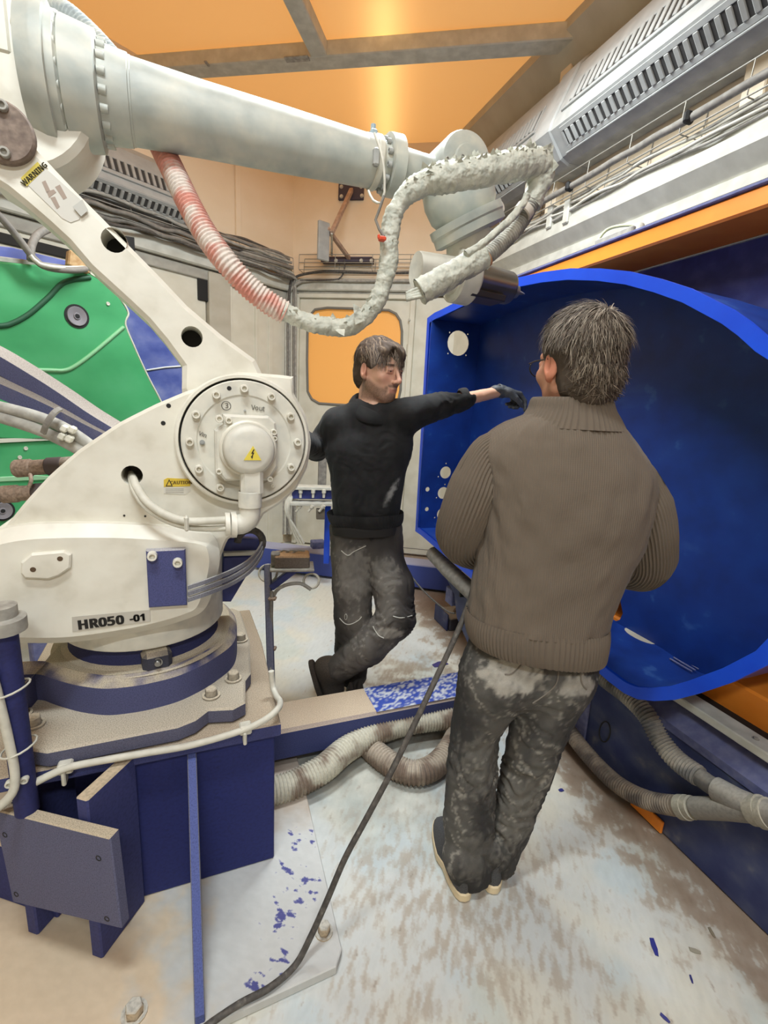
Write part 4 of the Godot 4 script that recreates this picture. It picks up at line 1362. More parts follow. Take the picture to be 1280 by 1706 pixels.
	b.lathe([Vector2(0.003, 0), Vector2(0.003, 0.004), Vector2(0, 0.005)], axis(rp(408, 684, K + 0.045), RP.n), 8)
	obj("grease_nipple", b, mats.duct, disc)
	var pen := plain(rgb(74, 72, 66), 0.6)
	var KD := K + 0.0462
	var PX := Transform3D(Basis(RP.u, Vector3.UP, RP.n), Vector3.ZERO)
	text_on("3", Transform3D(PX.basis, rp(378, 676, KD)), 0.013, pen, disc, 0.001)
	b = Mb.new()
	var circ := PackedVector3Array()
	for k in 25:
		var an := TAU * k / 24
		circ.append(rp(377, 676, KD) + RP.u * 0.0115 * cos(an) + Vector3.UP * 0.0115 * sin(an))
	b.tube(circ, 0.0008, 4, false)
	obj("pen_circle", b, pen, disc)
	text_on("Vout", Transform3D(PX.basis.rotated(RP.n, -0.08), rp(430, 680, KD)), 0.013, pen, disc, 0.001)
	text_on("Vin", Transform3D(PX.basis.rotated(RP.n, -0.35), rp(338, 724, KD)), 0.011, pen, disc, 0.001)
	# motor
	var mc := on(RP, 412, 746, K + 0.07)
	var MX := RP.xf(mc.x, mc.y, K)
	var sq := PackedVector2Array([Vector2(-0.083, -0.03), Vector2(-0.083, 0.045), Vector2(-0.06, 0.062), Vector2(-0.062, 0.087), Vector2(0.055, 0.087), Vector2(0.074, 0.07), Vector2(0.08, 0.03), Vector2(0.08, -0.05), Vector2(0.056, -0.088), Vector2(-0.06, -0.088), Vector2(-0.083, -0.06)])
	b = Mb.new()
	b.prism(sq, 0.045, 0.085, MX, 0.006)
	var mo := obj("motor", b, mats.robot_dull, t)
	for q in [[-0.071, 0.075, 0.014], [-0.048, 0.072, 0.012], [0.068, 0.045, 0.012], [0.07, 0.028, 0.01], [-0.075, -0.062, 0.011], [0.058, -0.083, 0.011]]:
		b = Mb.new()
		socket_bolt(b, MX * Vector3(q[0], q[1], 0.08), RP.n, q[2] * 0.72, 0.014)
		obj("bolt", b, mats.robot, mo)
	b = Mb.new()
	var MY := Transform3D(Basis(RP.u, RP.n, -Vector3.UP), MX * Vector3(0, 0.0, 0))
	b.lathe([Vector2(0.074, 0.08), Vector2(0.074, 0.096), Vector2(0.07, 0.099), Vector2(0.066, 0.099)], MY, 40)
	obj("motor_ring", b, mats.robot, mo)
	b = Mb.new()
	b.lathe([Vector2(0.066, 0.08), Vector2(0.065, 0.125), Vector2(0.06, 0.136), Vector2(0.046, 0.142), Vector2(0.0, 0.144)], MY, 40, 1.2)
	var cap := obj("motor_cap", b, mats.robot_dull, mo)
	b = Mb.new()
	b.box(MX * Transform3D(Basis(), Vector3(0.006, -0.085, 0.108)), Vector3(0.058, 0.08, 0.05), 0.01)
	obj("cap_neck", b, mats.robot_dull, cap)
	b = Mb.new()
	var tc := MX * Vector3(0.0, 0.0, 0.1435)
	var TX := Transform3D(Basis(RP.u, Vector3.UP, RP.n), rp(421, 757, K + 0.1435))
	b.prism(PackedVector2Array([Vector2(-0.022, -0.015), Vector2(0.022, -0.015), Vector2(0.001, 0.022)]), 0.0, 0.0015, TX, 0.0)
	obj("hazard_sign", b, mats.yellow, cap)
	b = Mb.new()
	b.prism(PackedVector2Array([Vector2(0.002, 0.013), Vector2(-0.004, 0.002), Vector2(0.0, 0.002), Vector2(-0.003, -0.005), Vector2(-0.005, -0.005), Vector2(-0.0015, -0.012), Vector2(0.001, -0.005), Vector2(-0.0005, -0.005), Vector2(0.004, 0.0045), Vector2(0.0005, 0.0045), Vector2(0.005, 0.013)]), 0.0015, 0.0022, TX, 0.0)
	obj("hazard_bolt", b, ink, cap)
	# elbow pipe and its cables
	b = Mb.new()
	var K3 := K + 0.108
	b.lathe([Vector2(0.031, -0.01), Vector2(0.031, 0.03), Vector2(0.029, 0.033)], axis(rp(417, 838, K3), Vector3.UP), 24)
	b.tube(smooth(pts([rp(417, 826, K3), rp(417, 845, K3), rp(415, 862, K3), rp(405, 872, K3), rp(392, 874, K3), rp(384, 874, K3)]), 0.006), 0.0275, 20)
	obj("elbow_pipe", b, mats.robot_dull, mo)
	for q in [[394, 874, 0.035, 0.014], [383, 873, 0.031, 0.012]]:
		b = Mb.new()
		b.lathe([Vector2(0.0, 0), Vector2(q[2], 0), Vector2(q[2], q[3]), Vector2(0.0, q[3])], axis(rp(q[0], q[1], K3), -RP.u), 8 if q[2] > 0.033 else 22)
		obj("gland_nut", b, mats.robot, mo)
	b = Mb.new()
	b.tube(smooth(pts([rp(218, 790, K - 0.1), rp(222, 798, K - 0.01), rp(228, 812, K + 0.03), rp(245, 836, K + 0.06), rp(275, 857, K + 0.085), rp(310, 868, K + 0.1), rp(345, 868, K3), rp(378, 866, K3)]), 0.01), 0.0105, 12)
	tag(obj("cable", b, mats.cable_light), "thicker cream cable curving from the body's round hole to the motor elbow", "cable", "cables on the robot body")
	b = Mb.new()
	b.tube(smooth(pts([rp(216, 792, K - 0.1), rp(219, 800, K - 0.01), rp(224, 818, K + 0.03), rp(243, 845, K + 0.055), rp(275, 866, K + 0.075), rp(312, 878, K + 0.09), rp(345, 881, K3 - 0.01), rp(380, 880, K3)]), 0.01), 0.008, 12)
	tag(obj("cable", b, mats.cable_light), "thinner cream cable below its neighbour on the robot body", "cable", "cables on the robot body")
	b = Mb.new()
	b.box(face_out(rp(311, 872, K + 0.105), RP.n), Vector3(0.012, 0.04, 0.02), 0.004)
	tag(obj("cable_tie", b, mats.cable_light), "cream tie round the two cables on the robot body", "cable tie")
	# caution sticker
	b = Mb.new()
	b.prism(outline(RP, [[273, 799], [279, 796], [318, 798], [318, 818], [308, 824], [273, 822]], K), K, K + 0.0012, RP.xf(), 0.0)
	var st := obj("warning_sticker", b, plain(rgb(212, 208, 196), 0.5), bd)
	b = Mb.new()
	b.prism(outline(RP, [[273, 799], [279, 796], [318, 798], [317, 810], [273, 811]], K), K + 0.0012, K + 0.002, RP.xf(), 0.0)
	obj("sticker_band", b, plain(rgb(214, 184, 64), 0.5), bd)
	text_on("CAUTION", Transform3D(PX.basis, rp(302, 804, K + 0.0022)), 0.0095, plain(rgb(120, 98, 40), 0.5), bd, 0.0006, false, 700)
	b = Mb.new()
	b.prism(outline(RP, [[276, 810], [288, 810], [282, 798]], K), K + 0.002, K + 0.0026, RP.xf(), 0.0)
	obj("sticker_triangle", b, ink, bd)
	b = Mb.new()
	b.prism(outline(RP, [[278.3, 808.7], [285.7, 808.7], [282, 801.2]], K), K + 0.0026, K + 0.003, RP.xf(), 0.0)
	obj("sticker_triangle", b, plain(rgb(214, 184, 64), 0.5), bd)
	for y in [814, 817, 820]:
		b = Mb.new()
		b.prism(outline(RP, [[276, y], [306, y], [306, y + 1], [276, y + 1]], K), K + 0.0012, K + 0.0016, RP.xf(), 0.0)
		obj("sticker_line", b, plain(rgb(150, 146, 136), 0.5), bd)
	# bearing block behind the disc
	b = Mb.new()
	b.prism(outline(RP, [[385, 626], [490, 627], [493, 760], [380, 760]], K), K - 0.28, K - 0.002, RP.xf(), 0.006)
	obj("bearing_block", b, mats.robot, t)
	# ---- lower link
	var KL := -0.16
	var front := [[-22, 296], [-10, 240], [16, 190], [48, 235], [122, 314], [170, 362], [207, 400], [262, 456], [312, 509], [370, 558], [426, 599], [446, 640], [440, 700], [330, 700], [303, 648], [304, 610], [273, 568], [245, 535], [213, 505], [148, 446], [112, 404], [77, 372], [42, 342], [10, 316]]
	var lk := outline(RP, front, KL)
	var hs := []
	for q in [[190, 400, 0.0285], [320, 561, 0.027]]:
		var w := on(RP, q[0], q[1], KL)
		var h := PackedVector2Array()
		for k in 20: h.append(Vector2(w.x + q[2] * cos(TAU * k / 20), w.y + q[2] * sin(TAU * k / 20)))
		hs.append(h)
	b = Mb.new()
	b.prism(lk, KL - 0.15, KL, RP.xf(), 0.012, hs, 0.4)
	var ln := obj("lower_link", b, mats.robot, t)
	for q in [[190, 400], [320, 561]]:
		b = Mb.new()
		var w := on(RP, q[0], q[1], KL)
		b.box(RP.xf(w.x, w.y, KL - 0.1), Vector3(0.075, 0.075, 0.01), 0.0)
		obj("hole_back", b, mats.black, ln)
	# sticker on the link, peeling
	b = Mb.new()
	var tilt := outline(RP, [[35, 297], [63, 270], [88, 291], [138, 336], [142, 348], [132, 366], [118, 371], [104, 364]], KL)
	b.prism(tilt, KL, KL + 0.0015, RP.xf(), 0.0)
	obj("warning_sticker", b, plain(rgb(206, 202, 192), 0.45), ln)
	b = Mb.new()
	b.prism(outline(RP, [[35, 297], [63, 270], [74, 283], [45, 311]], KL), KL + 0.0015, KL + 0.0022, RP.xf(), 0.0)
	obj("sticker_band", b, plain(rgb(206, 186, 76), 0.5), ln)
	var wd := (rp(66, 282, KL) - rp(44, 301, KL)).normalized()
	text_on("WARNING", Transform3D(Basis(wd, RP.n.cross(wd), RP.n), rp(57, 290, KL + 0.0026)), 0.011, plain(rgb(96, 86, 44), 0.5), ln, 0.0006, false, 700)
	for q in [[[70, 304], [76, 301], [84, 318], [78, 322]], [[78, 320], [90, 316], [94, 321], [82, 330]], [[84, 330], [92, 328], [100, 345], [95, 349]], [[92, 312], [100, 308], [112, 330], [106, 333]]]:
		b = Mb.new()
		b.prism(outline(RP, q, KL), KL + 0.0015, KL + 0.002, RP.xf(), 0.0)
		obj("pictogram", b, plain(rgb(160, 142, 128), 0.5), ln)
	b = Mb.new()
	b.prism(outline(RP, [[122, 346], [138, 334], [148, 352], [136, 362]], KL), 0.0, 0.001, Transform3D(RP.xf().basis, RP.p(0, 0, KL + 0.006)) , 0.0)
	obj("peeled_corner", b, plain(rgb(190, 188, 180), 0.5), ln)
	# axis-three cover
	b = Mb.new()
	cone_px_n(b, 6, 224, [Vector2(0.062, 0.0), Vector2(0.062, 0.015), Vector2(0.058, 0.02), Vector2(0.0, 0.02)], KL)
	var cv := obj("joint_cover", b, mottled([[0.2, rgb(104, 88, 78)], [0.8, rgb(142, 124, 110)]], 0.05, 0.7, 2.0, 96), ln)
	cv.set_meta("label", "brownish round cover at the elbow")
	for q in [[5, 178], [9, 256]]:
		b = Mb.new()
		socket_bolt(b, rp(q[0], q[1], KL + 0.018), RP.n, 0.011, 0.012)
		obj("bolt", b, mats.cable_grey, cv)
	# ---- elbow housing and upper arm
	var KA := -0.37
	b = Mb.new()
	cone_px_n(b, 10, 150, [Vector2(0.0, -0.16), Vector2(0.19, -0.16), Vector2(0.2, -0.15), Vector2(0.2, 0.05), Vector2(0.185, 0.065), Vector2(0.0, 0.065)], KA)
	b.box(RP.xf(on(RP, -20, 30, KA).x, on(RP, -20, 30, KA).y, KA - 0.03), Vector3(0.16, 0.24, 0.2), 0.03)
	var eh := obj("elbow_housing", b, mats.robot, t)
	b = Mb.new()
	socket_bolt(b, rp(33, 45, KA + 0.1), (RP.n + RP.u * 0.3), 0.018, 0.02)
	obj("bolt", b, mats.robot, eh)
	b = Mb.new()
	var AX = cone_px(b, [[52, 130, 0], [52, 130, 98], [76, 136, 103], [80, 137, 104], [96, 141, 104], [97, 141, 94], [110, 144, 93], [112, 145, 91], [114, 145, 88], [116, 146, 91], [168, 158, 82], [170, 159, 76], [172, 159, 68], [184, 162, 67], [218, 171, 63], [219, 171, 61], [222, 172, 61], [223, 172, 60], [330, 199, 53], [470, 234, 46], [585, 262, 39], [612, 269, 37.5]], KA, 48, 0.4)
	var ua := obj("upper_arm", b, mats.arm, t)
	var d := (rp(612, 269, KA) - rp(52, 130, KA)).normalized()
	ring_of_bolts(rp(97, 141, KA), d, 0.132, 20, 0.0115, 0.022, mats.arm, ua)
	ring_of_bolts(rp(172, 159, KA), d, 0.106, 18, 0.0105, 0.018, mats.arm, ua)
	# ---- wrist
	b = Mb.new()
	cone_px(b, [[606, 267, 0], [606, 267, 38], [628, 273, 38], [630, 273, 33], [642, 276, 33], [643, 276, 45], [662, 280, 45], [664, 281, 40], [668, 282, 30], [700, 288, 27], [722, 292, 26]], KA, 40, 0.5)
	var wr := obj("wrist_flange", b, mats.arm, t)
	ring_of_bolts(rp(640, 276, KA), -d, 0.07, 12, 0.009, 0.012, mats.duct, wr)
	b = Mb.new()
	cone_px_n(b, 757, 286, [Vector2(0.0, -0.1), Vector2(0.088, -0.1), Vector2(0.094, -0.09), Vector2(0.094, 0.07), Vector2(0.088, 0.085), Vector2(0.075, 0.09), Vector2(0.05, 0.09), Vector2(0.046, 0.096), Vector2(0.0, 0.096)], KA)
	var wb := obj("wrist_housing", b, mats.arm, t)
	for q in [[758, 261], [771, 260], [746, 264]]:
		b = Mb.new()
		b.lathe([Vector2(0.007, 0), Vector2(0.006, 0.002), Vector2(0.004, 0.002), Vector2(0.004, -0.002), Vector2(0, -0.002)], axis(rp(q[0], q[1], KA + 0.097), RP.n), 12)
		obj("bolt", b, mats.cable_grey, wb)
	b = Mb.new()
	cone_px(b, [[752, 285, 55], [764, 325, 60], [772, 352, 56], [777, 368, 46], [778, 371, 46]], KA, 36, 0.5)
	obj("wrist_cone", b, mats.arm, t)
	b = Mb.new()
	cone_px(b, [[774, 362, 0], [774, 362, 62], [778, 374, 62], [779, 377, 60], [783, 390, 60], [784, 394, 52], [785, 396, 0]], KA, 40, 0.5)
	var wf := obj("tool_flange", b, mats.arm, t)
	for k in 7:
		b = Mb.new()
		var an := -2.6 + 0.32 * k
		var XX := axis(rp(781, 384, KA), rp(785, 396, KA) - rp(774, 362, KA))
		b.box(XX * Transform3D(Basis(Vector3.UP, -an + PI / 2), Vector3(cos(an), 0, sin(an)) * 0.113), Vector3(0.018, 0.008, 0.006), 0.002)
		obj("flange_slot", b, mats.duct_dark, wf)
	b = Mb.new()
	b.lathe([Vector2(0.022, 0), Vector2(0.022, 0.03), Vector2(0.018, 0.036), Vector2(0, 0.036)], axis(rp(822, 352, KA + 0.02), RP.n + Vector3.UP * 0.3 + RP.u * 0.4), 18)
	obj("flange_cap", b, mats.robot, wf)
	b = Mb.new()
	cone_px(b, [[784, 392, 46], [784, 394, 40], [782, 430, 37], [780, 455, 37]], KA, 32, 0.5)
	obj("tool_neck", b, mats.robot_dull, t)
	# tool: white cylinder, plate, spindle
	b = Mb.new()
	cone_px(b, [[693, 449, 0], [693, 449, 27.5], [697, 450, 28.5], [760, 460, 29], [790, 466, 29]], KA + 0.02, 32, 0.6)
	obj("tool_cylinder", b, mats.robot_dull, t)
	b = Mb.new()
	cone_px(b, [[755, 459, 0], [755, 459, 39], [757, 459, 42], [782, 464, 42], [785, 465, 39], [785, 465, 0]], KA + 0.02, 36, 0.6)
	obj("tool_plate", b, mats.robot_dull, t)
	b = Mb.new()
	cone_px(b, [[784, 466, 28], [846, 480, 25.5], [849, 481, 24], [850, 481, 0]], KA + 0.02, 28, 0.6)
	var sp := obj("tool_spindle", b, plain(rgb(150, 142, 132), 0.28, 0.9), t)
	sp.set_meta("label", "bare metal spindle of the tool")
	b = Mb.new()
	cone_px(b, [[848, 483, 8], [854, 485, 8], [855, 485, 10], [861, 487, 10], [862, 487, 4], [868, 489, 3], [874, 490, 1]], KA + 0.02, 16, 0.5)
	obj("tool_tip", b, mats.steel, t)
	b = Mb.new()
	var kk := KA + 0.085
	b.prism(outline(RP, [[786, 478], [846, 492], [842, 503], [786, 492]], kk), kk - 0.1, kk, RP.xf(), 0.004)
	obj("tool_guard", b, plain(rgb(58, 58, 66), 0.4, 0.5), sp)
	# band and little fittings round the end of the arm
	b = Mb.new()
	cone_px(b, [[619, 270, 38.6], [621, 271, 40], [627, 272, 40], [629, 273, 38.6]], KA, 32, 0.5)
	obj("clamp_band", b, mats.cable_light, wr)
	b = Mb.new()
	b.box(face_out(rp(622, 225, KA), RP.n), Vector3(0.022, 0.03, 0.03), 0.005)
	b.lathe([Vector2(0.008, 0.0), Vector2(0.008, 0.016), Vector2(0, 0.016)], axis(rp(622, 217, KA), Vector3.UP), 12)
	obj("band_screw", b, plain(rgb(150, 168, 176), 0.5), wr)
	b = Mb.new()
	b.box(face_out(rp(627, 262, KA + 0.08), RP.n), Vector3(0.02, 0.05, 0.02), 0.005)
	obj("band_buckle", b, mats.duct, wr)

func cone_px_n(b: Mb, x: float, y: float, prof: Array, k: float):      # turned round the axis that leaves the robot's plane
	var q := on(RP, x, y, k)
	b.lathe(prof, Transform3D(Basis(RP.u, RP.n, -Vector3.UP), RP.p(q.x, q.y, k)), 44, 0.5)

# ---------------------------------------------------------------- hoses
func corrugated(r: float, amp: float, pitch: float) -> Callable:
	return func(s: float) -> float:
		return r + amp * cos(TAU * s / pitch)

func roughen(b: Mb, amp: float, freq: float, seed_ := 1):
	var f := noise(freq, seed_, 3)
	for k in b.v.size():
		b.v[k] += b.nn[k] * amp * f.get_noise_3dv(b.v[k])

func ribbon(b: Mb, path: PackedVector3Array, up: Vector3, h: float, th: float):
	var rows := []
	for i in path.size():
		var t := (path[mini(i + 1, path.size() - 1)] - path[maxi(i - 1, 0)]).normalized()
		var o := t.cross(up).normalized() * th * 0.5
		var v := up * h * 0.5
		rows.append([path[i] + o + v, path[i] + o - v, path[i] - o - v, path[i] - o + v])
	for i in path.size() - 1:
		for e in 4:
			b.quad(rows[i][e], rows[i][(e + 1) % 4], rows[i + 1][(e + 1) % 4], rows[i + 1][e], (rows[i][0] + rows[i + 1][2]) * 0.5)
	for i in [0, path.size() - 1]:
		b.quad(rows[i][0], rows[i][1], rows[i][2], rows[i][3], path[1 if i == 0 else path.size() - 2])

func px_path(a: Array) -> PackedVector3Array:        # [x, y, depth] along the line of sight
	var o := PackedVector3Array()
	for q in a: o.append(at(q[0], q[1], q[2]))
	return o

func hose_paint(c0: Color, c1: Color, f: FastNoiseLite, bias := 0.0) -> Callable:
	var a := lin(c0)
	var b := lin(c1)
	return func(p: Vector3, n: Vector3) -> Color:
		return a.lerp(b, smoothstep(-0.25, 0.35, f.get_noise_3dv(p) + bias + 0.25 * n.y))

func hoses():
	# dress hose of the robot: red corrugated, then wrapped in tape, then down to the tool
	var t := thing("dress_hose", "robot dress hose, red and ribbed at first, then wrapped in ragged pale tape", "hose", at(560, 545, 1.45))
	var b := Mb.new()
	var red := even(smooth(px_path([[252, 205, 1.42], [267, 240, 1.41], [290, 288, 1.39], [318, 346, 1.37], [346, 395, 1.36], [378, 438, 1.36], [415, 478, 1.39], [450, 506, 1.42], [474, 520, 1.44]]), 0.01), 0.0018)
	b.tube(red, corrugated(0.0325, 0.0022, 0.0115), 26)
	obj("ribbed_section", b, mats.dusty, t, hose_paint(rgb(216, 146, 130), rgb(224, 210, 198), noise(9.0, 101, 3), -0.02))
	b = Mb.new()
	var wp := even(smooth(px_path([[464, 514, 1.43], [482, 524, 1.44], [504, 533, 1.45], [535, 542, 1.46], [568, 545, 1.47], [596, 537, 1.47], [620, 515, 1.46], [636, 482, 1.45], [645, 452, 1.44], [648, 425, 1.43], [649, 392, 1.42], [658, 354, 1.41], [679, 324, 1.40], [708, 306, 1.39], [738, 297, 1.38], [783, 290, 1.38], [827, 282, 1.39], [868, 274, 1.41], [892, 272, 1.43], [904, 284, 1.45], [897, 312, 1.46], [884, 342, 1.47]]), 0.01), 0.006)
	var L := 0.0
	for i in wp.size() - 1: L += wp[i].distance_to(wp[i + 1])
	var fr := noise(16.0, 103, 2)
	b.tube(wp, func(s: float) -> float:
		var u := s / L
		var r := lerpf(0.027, 0.041, smoothstep(0.5, 0.66, u)) - 0.009 * smoothstep(0.90, 0.99, u)
		return r + 0.002 * fr.get_noise_1d(s * 20.0) + 0.0012 * sign(sin(s * 60.0 + 3.0 * fr.get_noise_1d(s * 3.0))), 26)
	roughen(b, 0.005, 9.0, 104)
	roughen(b, 0.0028, 42.0, 105)
	obj("taped_section", b, mats.tape, t)
	# torn ends of tape
	var rng := RandomNumberGenerator.new()
	rng.seed = 77
	b = Mb.new()
	for k in 150:
		var u := rng.randf_range(0.55, 0.93) if k < 135 else rng.randf_range(0.02, 0.5)
		var i := int(u * (wp.size() - 2))
		var tg := (wp[i + 1] - wp[i]).normalized()
		var side := (Vector3.UP * rng.randf_range(0.2, 1.0) + RP.n * rng.randf_range(-0.4, 1.0)).normalized()
		side = (side - tg * side.dot(tg)).normalized()
		var o := wp[i] + side * (0.038 if u > 0.6 else 0.026)
		var sz := rng.randf_range(0.004, 0.012) * (1.5 if u > 0.85 else 1.0)
		var cr := tg.cross(side)
		var p0 := o - tg * sz
		var p1 := o + tg * sz * rng.randf_range(0.4, 1.2) + cr * sz * 0.4
		var p2 := o + side * sz * rng.randf_range(0.6, 1.7) + tg * rng.randf_range(-1, 1) * sz
		b.tri(p0, p1, p2, o - side * 0.1)
		b.tri(p0 - cr * 0.002, p1 - cr * 0.002, p2, o + cr * 0.1)
	stuff(obj("torn_tape", b, mats.tape, t))
	for q in [[[592, 541, 1.425], [588, 505, 1.41], [600, 512, 1.42], [608, 534, 1.43]], [[556, 548, 1.45], [575, 548, 1.44], [574, 560, 1.43], [566, 556, 1.43]]]:
		b = Mb.new()
		var w := px_path(q)
		b.quad(w[0], w[1], w[2], w[3], Vector3(0, 1, -9))
		obj("tape_flap", b, mats.tape, t)
	b = Mb.new()
	var gr := even(smooth(px_path([[890, 330, 1.46], [872, 364, 1.46], [848, 394, 1.45], [820, 420, 1.44], [800, 433, 1.43]]), 0.01), 0.0016)
	b.tube(gr, corrugated(0.0225, 0.0022, 0.0085), 20)
	obj("ribbed_grey_section", b, mats.dusty, t, hose_paint(rgb(150, 146, 138), rgb(206, 202, 190), noise(11.0, 107, 3)))
	for q in [[873, 352, [888, 332], rgb(206, 196, 182)], [806, 431, [822, 418], rgb(206, 150, 110)]]:
		b = Mb.new()
		b.lathe([Vector2(0.024, -0.012), Vector2(0.029, -0.01), Vector2(0.029, 0.01), Vector2(0.024, 0.012)], axis(at(q[0], q[1], 1.44), at(q[2][0], q[2][1], 1.44) - at(q[0], q[1], 1.44)), 20)
		obj("hose_clamp", b, plain(q[3], 0.6), t)
	b = Mb.new()
	b.tube(even(smooth(px_path([[806, 428, 1.40], [782, 440, 1.39], [752, 458, 1.38], [722, 474, 1.37], [700, 487, 1.37]]), 0.01), 0.006), func(s: float) -> float: return 0.035 + 0.003 * fr.get_noise_1d(s * 30.0), 22)
	roughen(b, 0.008, 16.0, 108)
	obj("taped_end", b, mats.tape, t)
	for k in 4:
		b = Mb.new()
		b.tube(smooth(px_path([[706, 478 + 5.0 * k, 1.36], [690, 484 + 4.0 * k, 1.355], [677, 490 + 3.0 * k, 1.355]]), 0.01), 0.006, 8)
		obj("loose_line", b, mats.tape, t)
	b = Mb.new()
	b.tube(smooth(px_path([[878, 326, 1.42], [868, 345, 1.41], [846, 370, 1.39], [808, 402, 1.37], [776, 424, 1.36]]), 0.01), 0.0105, 12)
	roughen(b, 0.004, 20.0, 109)
	obj("side_line", b, mats.tape, t)
	b = Mb.new()
	b.box(face_out(at(637, 398, 1.38), RP.n), Vector3(0.02, 0.012, 0.02), 0.003)
	b.box(face_out(at(631, 394, 1.38), RP.n), Vector3(0.006, 0.012, 0.008), 0.002)
	tag(obj("cable_tie", b, plain(rgb(212, 76, 44), 0.5)), "small red tie round the pale taped hose", "cable tie")
	cable("thin white wire hanging from the band on the robot's upper arm", px_path([[624, 222, 1.34], [634, 250, 1.33], [640, 280, 1.33], [641, 320, 1.35], [636, 338, 1.36], [622, 334, 1.38], [614, 318, 1.4]]), 0.0035, mats.cable_light)
	cable("thin grey wire hanging beside the taped hose to the red tie", px_path([[640, 326, 1.35], [632, 350, 1.36], [626, 366, 1.37], [632, 382, 1.38], [640, 394, 1.38]]), 0.004, mats.cable_mid)
	b = Mb.new()
	b.tube(even(smooth(px_path([[60, -20, 1.35], [88, 8, 1.35], [120, 30, 1.35], [155, 62, 1.36], [185, 95, 1.37], [206, 122, 1.38]]), 0.01), 0.0016), corrugated(0.027, 0.003, 0.0105), 22)
	tag(obj("corrugated_hose", b, mats.dusty, self, hose_paint(rgb(172, 180, 182), rgb(206, 206, 198), noise(11.0, 111, 3))), "grey ribbed hose lying on top of the robot's elbow", "hose")
	# floor hoses by the cross beam
	b = Mb.new()
	var pa := PackedVector3Array()
	for q in [[440, 1322, 0.06], [480, 1311, 0.06], [508, 1298, 0.065], [541, 1279, 0.075], [575, 1250, 0.085], [619, 1224, 0.095], [666, 1207, 0.10], [712, 1199, 0.10], [760, 1194, 0.10], [800, 1190, 0.1]]: pa.append(at_height(q[0], q[1], q[2]))
	b.tube(even(smooth(pa, 0.01), 0.0022), corrugated(0.050, 0.0038, 0.014), 24)
	tag(obj("corrugated_hose", b, mats.dusty, self, hose_paint(rgb(138, 120, 104), rgb(206, 200, 182), noise(8.0, 112, 3), 0.05)), "dusty ribbed hose lying along the front of the blue cross beam", "hose")
	b = Mb.new()
	pa = PackedVector3Array()
	for q in [[612, 1240, 0.05], [636, 1262, 0.045], [668, 1282, 0.045], [700, 1287, 0.045], [730, 1272, 0.045], [752, 1244, 0.05], [764, 1218, 0.05]]: pa.append(at_height(q[0], q[1], q[2]))
	b.tube(even(smooth(pa, 0.01), 0.0022), corrugated(0.047, 0.0038, 0.014), 24)
	tag(obj("corrugated_hose", b, mats.dusty, self, hose_paint(rgb(126, 108, 94), rgb(178, 164, 146), noise(8.0, 113, 3), -0.05)), "brown dusty ribbed hose sagging in a loop on the floor under its paler neighbour", "hose")
	# hoses along the positioner, joined in a Y
	b = Mb.new()
	pa = PackedVector3Array()
	for q in [[985, 1108], [1010, 1132], [1045, 1158], [1078, 1192], [1100, 1232], [1128, 1266], [1166, 1294]]: pa.append(onw(PM, q[0], q[1], 0.065))
	b.tube(even(smooth(pa, 0.01), 0.0018), corrugated(0.0325, 0.003, 0.0115), 24)
	tag(obj("corrugated_hose", b, mats.dusty, self, hose_paint(rgb(104, 102, 100), rgb(160, 152, 140), noise(8.0, 114, 3), 0.0)), "grey ribbed hose running down from under the blue hood to the pipe branch", "hose")
	b = Mb.new()
	pa = PackedVector3Array()
	for q in [[905, 1180], [940, 1208], [970, 1246], [1006, 1286], [1040, 1314], [1085, 1335], [1140, 1344]]: pa.append(onw(PM, q[0], q[1], 0.06))
	b.tube(even(smooth(pa, 0.01), 0.0018), corrugated(0.0315, 0.0028, 0.0115), 24)
	tag(obj("corrugated_hose", b, mats.dusty, self, hose_paint(rgb(92, 82, 76), rgb(150, 136, 120), noise(8.0, 115, 3), -0.05)), "brown ribbed hose along the foot of the dark blue machine base", "hose")
	t = thing("pipe_branch", "dusty Y-shaped pipe branch joining the two ribbed hoses by the machine base", "pipe fitting", onw(PM, 1200, 1330, 0.06))
	var grey := settled(rgb(128, 122, 114), rgb(184, 178, 166), 0.0, 0.8, 0.3, 116)
	b = Mb.new()
	b.tube(pts([onw(PM, 1160, 1290, 0.065), onw(PM, 1180, 1305, 0.065), onw(PM, 1198, 1316, 0.065)]), 0.029, 22)
	obj("dark_sleeve", b, mats.dusty, t, settled(rgb(84, 80, 76), rgb(140, 134, 124), 0.2, 0.9, 0.3, 117))
	b = Mb.new()
	b.tube(pts([onw(PM, 1194, 1314, 0.065), onw(PM, 1230, 1334, 0.065), onw(PM, 1262, 1348, 0.065)]), 0.036, 24)
	obj("upper_limb", b, mats.dusty, t, grey)
	b = Mb.new()
	b.tube(pts([onw(PM, 1160, 1346, 0.065), onw(PM, 1210, 1347, 0.065), onw(PM, 1262, 1351, 0.065)]), 0.034, 24)
	obj("lower_limb", b, mats.dusty, t, grey)
	b = Mb.new()
	b.tube(pts([onw(PM, 1255, 1346, 0.065), onw(PM, 1290, 1360, 0.065), onw(PM, 1340, 1378, 0.065)]), 0.037, 24)
	obj("outlet", b, mats.dusty, t, grey)
	var dir := (onw(PM, 1160, 1346, 0.065) - onw(PM, 1130, 1344, 0.065)).normalized()
	for q in [[1140, 1345, 0.039, 0.014], [1150, 1345, 0.036, 0.01], [1262, 1350, 0.042, 0.016], [1276, 1355, 0.042, 0.012]]:
		b = Mb.new()
		b.lathe([Vector2(0.02, -q[3]), Vector2(q[2], -q[3]), Vector2(q[2], q[3]), Vector2(0.02, q[3])], axis(onw(PM, q[0], q[1], 0.065), dir), 26)
		obj("collar", b, mats.dusty, t, settled(rgb(150, 142, 126), rgb(200, 194, 176), 0.0, 0.8, 0.3, 118))
	# the black lead
	var lead := PackedVector3Array()
